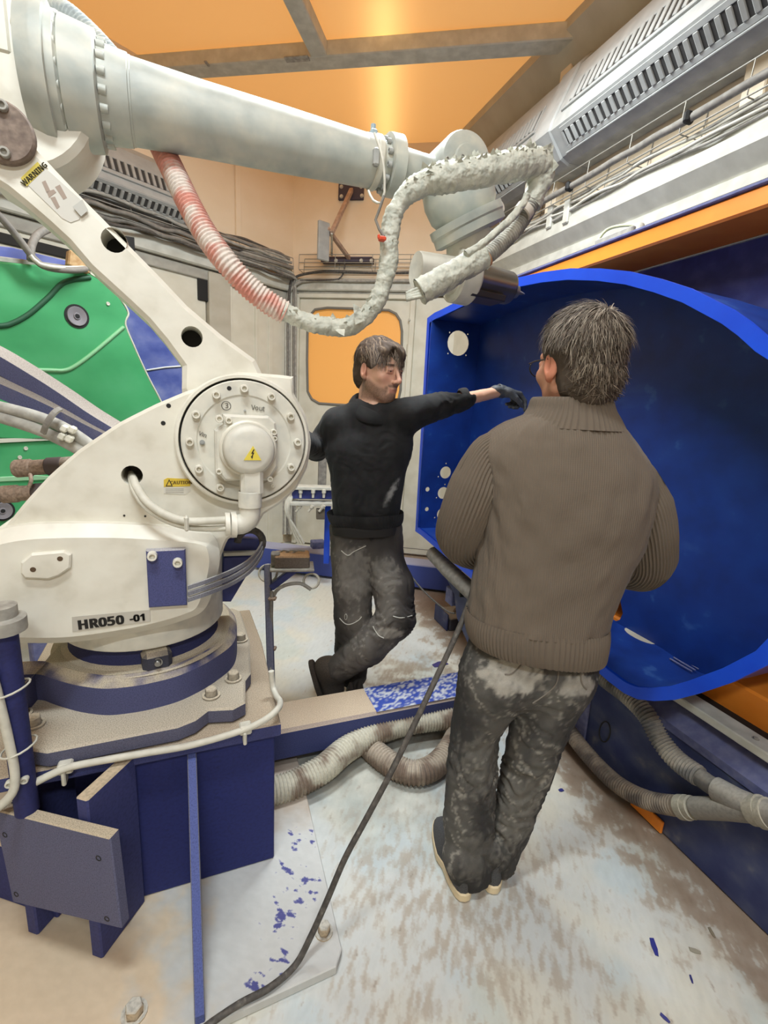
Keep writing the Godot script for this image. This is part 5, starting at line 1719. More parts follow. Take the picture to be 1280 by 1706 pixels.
	for q in [[330, 1722, 0.045], [352, 1704, 0.045], [400, 1672, 0.045], [450, 1645, 0.045], [492, 1608, 0.05], [518, 1560, 0.10], [545, 1500, 0.19], [575, 1430, 0.30], [610, 1365, 0.40], [650, 1290, 0.51], [690, 1208, 0.63], [722, 1140, 0.73], [748, 1085, 0.81], [770, 1035, 0.89], [783, 1000, 0.95], [790, 975, 0.99]]: lead.append(at_height(q[0], q[1], q[2]))
	b = Mb.new()
	b.tube(smooth(lead, 0.012), 0.0082, 10)
	tag(obj("power_lead", b, mats.cable_dark), "long dark grimy lead rising from the floor plate to the standing person's waist", "cable")

# ---------------------------------------------------------------- the other work station, left
func green_cover():
	var t := thing("machine_cover", "big green machine cover with rounded corner behind the white robot", "cover", PG.p(-0.2, 0.5, 0))
	var b := Mb.new()
	var up := [[-60, 432], [0, 436], [60, 441], [118, 449], [150, 456], [180, 474], [202, 500], [214, 522], [209, 540], [224, 578], [246, 626], [272, 676], [300, 740], [290, 757], [150, 738], [-60, 728]]
	b.prism(outline(PG, up), -0.05, 0.0, PG.xf(), 0.006, [], 0.4)
	var up_part := obj("upper_panel", b, mats.green, t)
	b = Mb.new()
	var edge := PackedVector3Array()
	for q in [[150, 456], [180, 474], [202, 500], [214, 522], [209, 540], [224, 578], [246, 626], [272, 676], [296, 730]]: edge.append(onw(PG, q[0], q[1], -0.004))
	b.tube(smooth(edge, 0.02), 0.005, 6)
	obj("edge_trim", b, plain(rgb(206, 206, 186), 0.6), up_part)
	b = Mb.new()
	var gr := PackedVector3Array()
	for q in [[-60, 546], [0, 543], [22, 538], [50, 522], [80, 496], [108, 470], [150, 462]]: gr.append(onw(PG, q[0], q[1], 0.0))
	b.tube(smooth(gr, 0.02), 0.011, 8)
	obj("swage_line", b, plain(rgb(34, 84, 56), 0.6), up_part)
	b = Mb.new()
	gr = PackedVector3Array()
	for q in [[-60, 612], [20, 615], [85, 617], [108, 617], [128, 608], [160, 584], [206, 545]]: gr.append(onw(PG, q[0], q[1], 0.0))
	b.tube(smooth(gr, 0.02), 0.009, 8)
	obj("swage_line", b, plain(rgb(132, 190, 140), 0.5), up_part)
	var low := [[-60, 742], [0, 738], [100, 733], [300, 752], [300, 1000], [-60, 1000]]
	b = Mb.new()
	var lo_poly := outline(PG, low)
	for k in lo_poly.size():
		if lo_poly[k].y < 0.8: lo_poly[k].y = 0.62
	b.prism(lo_poly, -0.05, -0.01, PG.xf(), 0.006)
	var lp := obj("lower_panel", b, mats.green, t)
	for s in [-0.45, 0.1]:
		b = Mb.new()
		b.box(PG.xf(s, 0.32, -0.06), Vector3(0.08, 0.64, 0.06), 0.006)
		obj("support_leg", b, mats.blue_dusty, t)
	b = Mb.new()
	b.prism(outline(PG, [[-60, 735], [0, 731], [100, 728], [100, 733], [0, 738], [-60, 742]]), -0.03, 0.0, PG.xf(), 0.001)
	obj("edge_trim", b, plain(rgb(206, 206, 190), 0.6), lp)
	b = Mb.new()
	b.prism(outline(PG, [[-60, 715], [300, 715], [300, 760], [-60, 760]]), -0.08, -0.055, PG.xf(), 0.001)
	obj("gap_back", b, mats.black, t)
	b = Mb.new()
	b.prism(outline(PG, [[-60, 800], [0, 795], [60, 792], [90, 794], [90, 799], [0, 803], [-60, 808]]), -0.02, -0.004, PG.xf(), 0.002)
	obj("swage_line", b, plain(rgb(150, 200, 156), 0.5), lp)
	for q in [[128, 527, 0.052], [4, 851, 0.046]]:
		var c := onw(PG, q[0], q[1], 0.0)
		b = Mb.new()
		b.lathe([Vector2(q[2], 0.0), Vector2(q[2], 0.003), Vector2(0.0, 0.003)], axis(c, PG.n), 28)
		var h := obj("round_recess", b, mats.black, t)
		b = Mb.new()
		b.lathe([Vector2(q[2] * 0.82, 0.003), Vector2(q[2] * 0.78, 0.008), Vector2(q[2] * 0.3, 0.004), Vector2(q[2] * 0.26, 0.008), Vector2(0.0, 0.008)], axis(c, PG.n), 28)
		obj("disc", b, plain(rgb(140, 136, 140), 0.5, 0.2), h)
		b = Mb.new()
		b.lathe([Vector2(q[2] * 0.2, 0.008), Vector2(0.0, 0.0085)], axis(c, PG.n), 14)
		obj("screw_head", b, mats.black, h)
	for q in [[43, 747], [33, 762], [180, 506]]:
		b = Mb.new()
		b.lathe([Vector2(0.009, 0.0), Vector2(0.008, 0.004), Vector2(0.004, 0.004), Vector2(0.0, 0.002)], axis(onw(PG, q[0], q[1], 0.0 if q[1] < 700 else -0.01), PG.n), 12)
		obj("rivet", b, mats.cable_light, t)
	# blue parts behind
	t = thing("blue_side_panel", "blue painted panel with a pale seam showing between the green cover and the robot's link", "panel", PG.p(0.25, 1.0, -0.1))
	b = Mb.new()
	b.prism(outline(PG, [[190, 490], [222, 506], [296, 592], [304, 606], [304, 720], [240, 770], [190, 700]], -0.12), -0.16, -0.12, PG.xf(), 0.004)
	obj("sheet", b, mottled([[0.2, rgb(58, 72, 140)], [0.5, rgb(84, 96, 158)], [0.9, rgb(134, 140, 180)]], 0.01, 0.5, 1.2, 121), t)
	b = Mb.new()
	b.tube(pts([onw(PG, 244, 617, -0.118), onw(PG, 275, 612, -0.118), onw(PG, 302, 610, -0.118)]), 0.005, 6)
	obj("seam_strip", b, plain(rgb(206, 206, 200), 0.6), t)
	t = thing("blue_header", "blue beam with dusty ledges along the top of the green cover", "beam", PG.p(-0.6, 2.0, -0.2))
	b = Mb.new()
	b.prism(outline(PG, [[-60, 404], [20, 412], [135, 440], [135, 452], [0, 436], [-60, 430]], -0.15), -0.25, -0.15, PG.xf(), 0.004)
	obj("face", b, mottled([[0.2, rgb(70, 84, 158)], [0.9, rgb(120, 128, 180)]], 0.01, 0.5, 1.2, 122), t)
	b = Mb.new()
	b.prism(outline(PG, [[-60, 424], [0, 428], [60, 436], [120, 444], [150, 456], [100, 450], [0, 438], [-60, 436]], -0.05), -0.15, -0.03, PG.xf(), 0.004)
	obj("ledge", b, mats.cable_grey, t)
	# hoses over it
	cable("thick grey hose looping down over the top of the green cover", pts([onw(PG, -20, 340, 0.1), onw(PG, 10, 372, 0.08), onw(PG, 36, 404, 0.06), onw(PG, 56, 430, 0.05), onw(PG, 80, 446, 0.05), onw(PG, 130, 450, 0.04), onw(PG, 175, 440, -0.1)]), 0.014, mats.cable_mid, "", "hose")
	cable("short grey hose arching up from the top of the green cover to the wall", pts([onw(PG, 52, 434, 0.02), onw(PG, 52, 412, 0.0), onw(PG, 62, 392, -0.05), onw(PG, 84, 380, -0.1), onw(PG, 110, 374, -0.2)]), 0.016, mats.cable_mid, "", "hose")
	cable("pale cable lying along the top edge of the green cover", pts([onw(PG, 50, 425, 0.06), onw(PG, 66, 440, 0.06), onw(PG, 100, 446, 0.06), onw(PG, 150, 446, 0.0), onw(PG, 180, 446, -0.1)]), 0.009, mats.cable_light)
	b = Mb.new()
	b.box(face_out(onw(PG, 130, 437, 0.0), PG.n, Vector3(0.3, 1, 0)), Vector3(0.09, 0.07, 0.04), 0.006)
	tag(obj("tan_block", b, mottled([[0.2, rgb(176, 136, 88)], [0.8, rgb(206, 176, 132)]], 0.04, 0.7, 2.0, 123)), "small tan block hanging by the corner of the green cover", "block")
	# cable bundle going into the robot
	t = thing("energy_sheath", "dusty blue grey cable sheath entering the robot body in front of the green cover", "sheath", at(100, 660, 1.5))
	for k in 2:
		b = Mb.new()
		var pth := smooth(px_path([[-30, 585 + 45 * k, 1.45], [10, 606 + 42 * k, 1.45], [60, 636 + 34 * k, 1.46], [110, 668 + 26 * k, 1.48], [160, 702 + 18 * k, 1.5], [215, 735 + 10 * k, 1.52]]), 0.02)
		ribbon(b, pth, Vector3(0.25, 0.9, 0.3).normalized(), 0.062 - 0.012 * k, 0.05)
		obj("sheath_band", b, mats.fine, t, settled(rgb(104, 108, 150), rgb(178, 168, 158), -0.3, 0.5, 0.6, 124))
	var g := [["upper of two pale cables entering the robot body beside the sheath", 0], ["lower of two pale cables entering the robot body beside the sheath", 1]]
	for q in g:
		var k: int = q[1]
		cable(q[0], px_path([[-30, 672 + 14 * k, 1.36], [20, 683 + 18 * k, 1.36], [70, 697 + 21 * k, 1.37], [110, 715 + 22 * k, 1.38], [150, 742 + 18 * k, 1.4], [190, 778 + 10 * k, 1.43]]), 0.017, mats.cable_grey, "pale cables entering the robot body", "cable", 0.02, 12)
	b = Mb.new()
	ribbon(b, smooth(px_path([[101, 681, 1.36], [90, 688, 1.33], [78, 706, 1.32], [72, 722, 1.34]]), 0.01), Vector3(0.8, -0.3, 0.4).normalized(), 0.02, 0.006)
	tag(obj("strap", b, mats.cable_mid), "grey strap holding the pale cables against the sheath", "strap")
	t = thing("cable_clamp", "pale double cable clamp on the two cables beside the grey strap", "clamp", at(115, 722, 1.36))
	for q in [[108, 714], [121, 716], [104, 727], [116, 731]]:
		b = Mb.new()
		b.box(face_out(at(q[0], q[1], 1.355), RP.n, Vector3(0.6, 1, 0)), Vector3(0.018, 0.02, 0.03), 0.004)
		obj("clip", b, mats.cable_light, t)
	# rusty hydraulic couplings
	for q in [[0, 779, "brown rusty pipe coupling above its neighbour beside the robot body"], [1, 822, "lower brown rusty pipe coupling beside the robot body"]]:
		var y: float = q[1]
		var dx := -22.0 if q[0] == 1 else 0.0
		t = thing("pipe_coupling", q[2], "pipe coupling", at(60, y, 1.62), "rusty couplings beside the robot")
		b = Mb.new()
		var ax := axis(at(24 + dx, y + 2, 1.62), at(150 + dx, y - 6, 1.66) - at(24 + dx, y + 2, 1.62))
		b.lathe([Vector2(0.0, 0), Vector2(0.026, 0.0), Vector2(0.030, 0.006), Vector2(0.030, 0.05), Vector2(0.026, 0.055), Vector2(0.026, 0.10), Vector2(0.028, 0.104)], ax, 18)
		obj("cap_end", b, mats.rust, t)
		b = Mb.new()
		b.lathe([Vector2(0.028, 0.10), Vector2(0.031, 0.105), Vector2(0.031, 0.145), Vector2(0.029, 0.15)], ax, 18)
		obj("dark_sleeve", b, plain(rgb(84, 74, 72), 0.8), t)
		b = Mb.new()
		b.lathe([Vector2(0.029, 0.15), Vector2(0.03, 0.16), Vector2(0.03, 0.34), Vector2(0.0, 0.34)], ax, 18)
		obj("pipe", b, mottled([[0.2, rgb(132, 118, 106)], [0.8, rgb(170, 158, 142)]], 0.05, 0.8, 2.0, 125), t)
	b = Mb.new()
	b.tube(smooth(px_path([[50, 790, 1.6], [52, 800, 1.59], [48, 812, 1.59]]), 0.01), 0.006, 8)
	tag(obj("chain_link", b, mats.rust), "short rusty link hanging between the two pipe couplings", "link")
	# post at the pedestal's corner with a cable tied to it
	t = thing("tube_post", "dark blue tube post tied with a cream cable at the pedestal's corner", "post", RP.p(-0.69, 0.4, 0.05))
	b = Mb.new()
	var top := onw(RP, 6, 1050, 0.055)
	var bot := onw(RP, 46, 1350, 0.055)
	bot = Vector3(lerpf(top.x, bot.x, 0.5), bot.y, lerpf(top.z, bot.z, 0.5))
	top = Vector3(bot.x, top.y, bot.z)
	b.tube(pts([bot, (top + bot) / 2, top]), 0.026, 22)
	obj("tube", b, mats.dusty, t, settled(rgb(40, 46, 100), rgb(170, 160, 150), 0.3, 0.9, 0.4, 126))
	b = Mb.new()
	b.lathe([Vector2(0, 0), Vector2(0.045, 0), Vector2(0.045, 0.03), Vector2(0.03, 0.034), Vector2(0.03, 0.06), Vector2(0.0, 0.06)], axis(top, Vector3.UP), 20)
	obj("post_cap", b, mats.cable_grey, t)
	for y in [1296, 1303]:
		b = Mb.new()
		socket_bolt(b, onw(RP, 42 if y == 1296 else 17, y, 0.075), RP.n, 0.009, 0.012)
		obj("bolt", b, mats.cable_light, t)
	cable("cream cable tied along the blue tube post", pts([onw(RP, -14, 1120, 0.09), onw(RP, 2, 1180, 0.09), onw(RP, 16, 1240, 0.09), onw(RP, 25, 1290, 0.095), onw(RP, 20, 1322, 0.1), onw(RP, -6, 1348, 0.1)]), 0.010, mats.cable_light, "", "cable", 0.02, 10)
	for y in [1147, 1246]:
		b = Mb.new()
		var rr := PackedVector3Array()
		var c := Vector3(bot.x, onw(RP, 20, y, 0.055).y, bot.z)
		for k in 17: rr.append(c + RP.u * 0.036 * cos(TAU * k / 16) + RP.n * 0.045 * sin(TAU * k / 16) + Vector3.UP * 0.012 * sin(TAU * k / 16 + 1.0))
		b.tube(rr, 0.0025, 6, false)
		tag(obj("cable_tie", b, mats.cable_light), ["upper white tie round the blue tube post", "lower white tie round the blue tube post"][0 if y < 1200 else 1], "cable tie", "ties on the tube post")

# ---------------------------------------------------------------- gear behind the robot
func back_gear():
	# cross beam on the floor
	var t := thing("cross_beam", "low blue floor beam with scratched dusty top between the pedestal and the standing person", "beam", at_height(600, 1200, 0.0))
	var p0 := at_height(456, 1221, 0.2)
	var p1 := at_height(756, 1163, 0.2)
	var d := (p1 - p0).normalized()
	var side := d.cross(Vector3.UP)
	if side.z > 0.0: side = -side
	var w := 0.2
	var c0 := p0 - d * 0.35 + side * w / 2
	var c1 := p1 + d * 0.55 + side * w / 2
	var b := Mb.new()
	beam_box(b, c0 - Vector3.UP * 0.07, c1 - Vector3.UP * 0.07, w, 0.14, 0.012)
	var fw := noise(20.0, 131, 4)
	var fs := noise(60.0, 132, 3)
	obj("beam", b, mats.fine, t, settled(rgb(70, 78, 132), rgb(206, 184, 158), 0.4, 0.8, 0.2, 133))
	# worn patch: paint laid bare on the top
	b = Mb.new()
	var rows := []
	var q0 := p0.lerp(p1, 0.54)
	for i in 61:
		var row := PackedVector3Array()
		for j in 21:
			row.append(q0 + d * (0.012 * i) + side * (0.004 + 0.0092 * j) + Vector3.UP * 0.0012)
		rows.append(row)
	b.grid(rows)
	var fcell := noise(45.0, 134, 3)
	obj("bare_patch", b, mats.fine, t, func(p: Vector3, _n: Vector3) -> Color:
		var q := Vector3((p - q0).dot(d) * 0.6, 0.0, (p - q0).dot(side))
		var k := smoothstep(0.05, 0.22, absf(fcell.get_noise_3dv(q)) - 0.1 + 0.3 * fw.get_noise_3dv(p))
		return lin(rgb(52, 76, 168)).lerp(lin(rgb(206, 208, 212)), k))
	for q in [0.16, 0.75]:
		b = Mb.new()
		b.box(Transform3D(Basis(d, Vector3.UP, -side), c0.lerp(c1, q) * Vector3(1, 0, 1) + Vector3.UP * 0.03), Vector3(0.08, 0.06, w * 0.9), 0.004)
		obj("foot", b, mats.rust, t)
	# far beam on the floor near the end wall
	t = thing("far_beam", "long blue beam with a dusty top on the floor near the end wall", "beam", at_height(600, 955, 0.0))
	var f0 := at_height(430, 905, 0.22)
	var f1 := at_height(770, 944, 0.22)
	b = Mb.new()
	beam_box(b, f0 - Vector3.UP * 0.1, f1 - Vector3.UP * 0.1, 0.18, 0.2, 0.008)
	obj("beam", b, mats.fine, t, settled(rgb(76, 92, 172), rgb(178, 178, 200), 0.4, 0.8, 0.2, 135))
	b = Mb.new()
	b.box(face_out(at_height(530, 908, 0.24), RP.n), Vector3(0.12, 0.08, 0.1), 0.006)
	obj("end_block", b, mats.blue_dusty, t)
	# wire tray standing on the beam
	b = Mb.new()
	for k in 2:
		b.tube(pts([at_height(672, 921 - 9 * k, 0.25), at_height(712, 925 - 9 * k, 0.25), at_height(742, 928 - 9 * k, 0.25)]), 0.005, 5)
	tag(stuff(obj("wire_guard", b, mats.wire)), "low wire guard along the far blue beam", "wire guard")
	# stand with a dusty valve box
	t = thing("valve_stand", "slim grey post with a dusty brown valve box on top, behind the pedestal", "stand", at_height(450, 1180, 0.0))
	var dz := 2.25
	b = Mb.new()
	beam_box(b, at(453, 1168, dz - 0.1), at(446, 940, dz), 0.03, 0.03, 0.004, Vector3(0, 0, 1))
	obj("post", b, mats.dusty, t, settled(rgb(86, 90, 122), rgb(150, 146, 146), 0.2, 0.8, 0.4, 136))
	b = Mb.new()
	beam_box(b, at(452, 978, dz - 0.01), at(494, 946, dz), 0.03, 0.06, 0.004, Vector3(0, 0, 1))
	obj("brace", b, mats.blue, t)
	b = Mb.new()
	b.box(face_out(at(487, 932, dz), Vector3(0.2, 0, 1)), Vector3(0.16, 0.06, 0.1), 0.006)
	var vb := obj("valve_box", b, mats.dusty, t, settled(rgb(120, 108, 100), rgb(178, 140, 98), 0.2, 0.8, 0.4, 137))
	b = Mb.new()
	b.box(face_out(at(487, 944, dz), Vector3(0.2, 0, 1)), Vector3(0.2, 0.012, 0.12), 0.003)
	obj("shelf_plate", b, mats.cable_grey, vb)
	b = Mb.new()
	b.box(face_out(at(459, 930, dz - 0.03), Vector3(0.2, 0, 1)), Vector3(0.04, 0.06, 0.05), 0.006)
	obj("end_cap", b, mats.cable_mid, vb)
	for k in 3:
		b = Mb.new()
		b.tube(pts([at(462 + 12 * k, 922, dz), at(472 + 12 * k, 917, dz), at(484 + 12 * k, 918, dz)]), 0.004, 6)
		obj("fitting", b, mats.cable_mid, vb)
	for q in [[518, 968, 13, "pale coiled air line beside the valve box"], [446, 955, 15, "pale coiled air line behind the slim grey post"]]:
		b = Mb.new()
		var co := PackedVector3Array()
		for k in 49:
			var a := TAU * k / 24
			co.append(at(q[0] + q[2] * cos(a) + k * 0.04, q[1] + q[2] * 0.95 * sin(a), dz + 0.02 + 0.001 * k))
		b.tube(co, 0.005, 6)
		tag(obj("coiled_line", b, mats.cable_light), q[3], "air line")
	cable("pale air line curving from the valve box down to the slim post", px_path([[518, 982, 2.27], [500, 972, 2.25], [475, 975, 2.22], [460, 985, 2.22], [453, 1000, 2.22]]), 0.009, mats.cable_grey, "", "hose")
	cable("grey cable clipped down the slim post into the pedestal", px_path([[453, 985, 2.2], [452, 1050, 2.2], [451, 1100, 2.18], [453, 1150, 2.1], [458, 1165, 2.0]]), 0.008, mats.cable_mid)
	for y in [997, 1080]:
		b = Mb.new()
		b.box(face_out(at(454, y, 2.2), Vector3.BACK), Vector3(0.035, 0.012, 0.03), 0.003)
		tag(obj("clip", b, mats.rust), ["upper brown clip on the slim grey post", "lower brown clip on the slim grey post"][0 if y < 1000 else 1], "clip", "clips on the slim post")
	# manifold on an upright that stands on the far beam
	var mz := 3.75
	var sc := mz / 2.9
	t = thing("air_manifold", "blue air manifold with pale fittings behind the young person's hip", "manifold", at(520, 840, mz))
	var nz := Vector3(0.2, 0, 1)
	b = Mb.new()
	b.box(face_out(at(520, 822, mz), nz), Vector3(0.24, 0.06, 0.06) * sc, 0.006)
	obj("block", b, mats.blue, t)
	for y in [812, 838]:
		b = Mb.new()
		b.box(face_out(at(520, y, mz - 0.02), nz), Vector3(0.26, 0.018, 0.09) * sc, 0.003)
		obj("rail", b, mats.white_rail, t)
		for x in [501, 522, 540]:
			b = Mb.new()
			b.lathe([Vector2(0, 0), Vector2(0.016, 0), Vector2(0.016, 0.025), Vector2(0.010, 0.03), Vector2(0.010, 0.062), Vector2(0, 0.062)], axis(at(x, y + 4, mz - 0.07), Vector3.DOWN + Vector3.LEFT * (0.0 if y < 820 else 0.7)), 10)
			obj("fitting", b, mats.cable_light, t)
	b = Mb.new()
	b.box(face_out(at(537, 788, mz + 0.1), nz), Vector3(0.05, 0.2, 0.05) * sc, 0.004)
	obj("dark_upright", b, mats.cable_mid, t)
	b = Mb.new()
	b.box(face_out(at(534, 856, mz - 0.02), nz), Vector3(0.05, 0.06, 0.05) * sc, 0.004)
	obj("regulator", b, plain(rgb(104, 96, 84), 0.6), t)
	b = Mb.new()
	var fb := at(547, 836, mz + 0.08)
	b.box(Transform3D(Basis(), Vector3(fb.x, (fb.y + 0.2) * 0.5, fb.z)), Vector3(0.045, fb.y - 0.2, 0.05), 0.004)
	obj("blue_upright", b, mats.hood_rim, t)
	for k in 3:
		cable("pale air line looping beside the blue manifold", px_path([[505 + 3 * k, 816, mz - 0.03], [488 - 2 * k, 826, mz - 0.05], [482 - 3 * k, 850, mz - 0.05], [486 + 3 * k, 880, mz], [498 + 4 * k, 905, mz + 0.05]]), 0.011, mats.cable_light, "air lines at the manifold", "hose")
	# blue blocks and a sheath behind the robot's body
	t = thing("cable_bracket", "blue cable bracket sticking out behind the robot's turning body", "bracket", rp(405, 945, -0.36))
	b = Mb.new()
	b.prism(outline(RP, [[373, 897], [432, 898], [433, 918], [373, 921]], -0.36), -0.44, -0.36, RP.xf(), 0.004)
	obj("upper_block", b, mats.blue, t)
	b = Mb.new()
	b.prism(outline(RP, [[373, 921], [434, 919], [434, 925], [373, 927]], -0.34), -0.44, -0.34, RP.xf(), 0.002)
	obj("ledge", b, mats.white_rail, t)
	b = Mb.new()
	b.prism(outline(RP, [[372, 928], [430, 926], [420, 945], [385, 1003], [368, 1003]], -0.37), -0.44, -0.37, RP.xf(), 0.004)
	obj("lower_block", b, mats.blue, t)
	t = thing("guide_strips", "three grey curved guide strips wrapped round the robot's turning body", "guide", rp(380, 970, -0.05))
	for k in 3:
		b = Mb.new()
		var dy := 10.0 * k
		ribbon(b, smooth(pts([rp(313, 979 + dy, K_FRONT + 0.045), rp(345, 968 + dy, K_FRONT + 0.03), rp(385, 952 + dy, -0.12), rp(415, 934 + dy * 0.9, -0.17), rp(432, 914 + dy * 0.8, -0.24), rp(438, 900 + dy * 0.7, -0.32)]), 0.01), Vector3.UP, 0.0115, 0.006 + 0.002 * k)
		obj("strip", b, mats.fine, t, settled(rgb(136, 136, 146), rgb(196, 192, 190), 0.0, 0.8, 0.4, 138))
	var loop := PackedVector3Array()
	for k in 13:
		var a := -0.6 + PI * 1.2 * k / 12
		loop.append(rp(417 + 21 * cos(a), 903 - 20 * sin(a), -0.3))
	cable("dark hose loop behind the motor elbow", loop, 0.012, mats.cable_dark, "", "hose")
	cable("thin dark wire from behind the young person's leg to the cradle", px_path([[684, 958, 2.9], [700, 978, 2.85], [720, 998, 2.8], [745, 1018, 2.7], [758, 1022, 2.66]]), 0.005, mats.cable_dark)

const K_FRONT := -0.065

func floor_bits():
	var list := [[1090, 1578, 0.05, 0.016, 1.35, rgb(42, 46, 130), "larger blue paint chip lying on the bare floor beyond the standing person's heels"], [935, 1317, 0.022, 0.016, 0.3, rgb(40, 44, 120), "small blue paint chip on the floor near the person's heel and the floor hose"], [1152, 1632, 0.022, 0.006, 1.3, rgb(44, 46, 110), "sliver of blue paint on the floor beyond the larger chip"], [1108, 1697, 0.024, 0.01, 2.2, rgb(60, 62, 130), "small blue paint chip lowest on the bare floor of all the chips"], [733, 1107, 0.1, 0.055, 0.5, rgb(62, 54, 110), "purple paint chip on the floor beyond the cross beam"], [1186, 1554, 0.03, 0.01, 1.5, rgb(128, 118, 100), "grey brown scrap on the floor near the machine base"], [1158, 1585, 0.03, 0.014, 2.8, rgb(150, 144, 128), "pale torn scrap on the floor between the blue chips"]]
	for q in list:
		var b := Mb.new()
		var o := at_height(q[0], q[1], 0.0)
		var L: float = q[2] * 0.5
		var W: float = q[3] * 0.5
		b.prism(PackedVector2Array([Vector2(-L, -W * 0.6), Vector2(-L * 0.2, -W), Vector2(L, -W * 0.7), Vector2(L * 0.9, W * 0.8), Vector2(0.1 * L, W), Vector2(-L * 0.95, W * 0.5)]), 0.001, 0.0035, Transform3D(Basis(Vector3.RIGHT, Vector3.FORWARD, Vector3.UP).rotated(Vector3.UP, q[4]), o), 0.0005)
		tag(obj("paint_chip" if q[5].b > 0.4 else "scrap", b, plain(q[5], 0.7)), q[6], "paint chip" if q[5].b > 0.4 else "scrap")

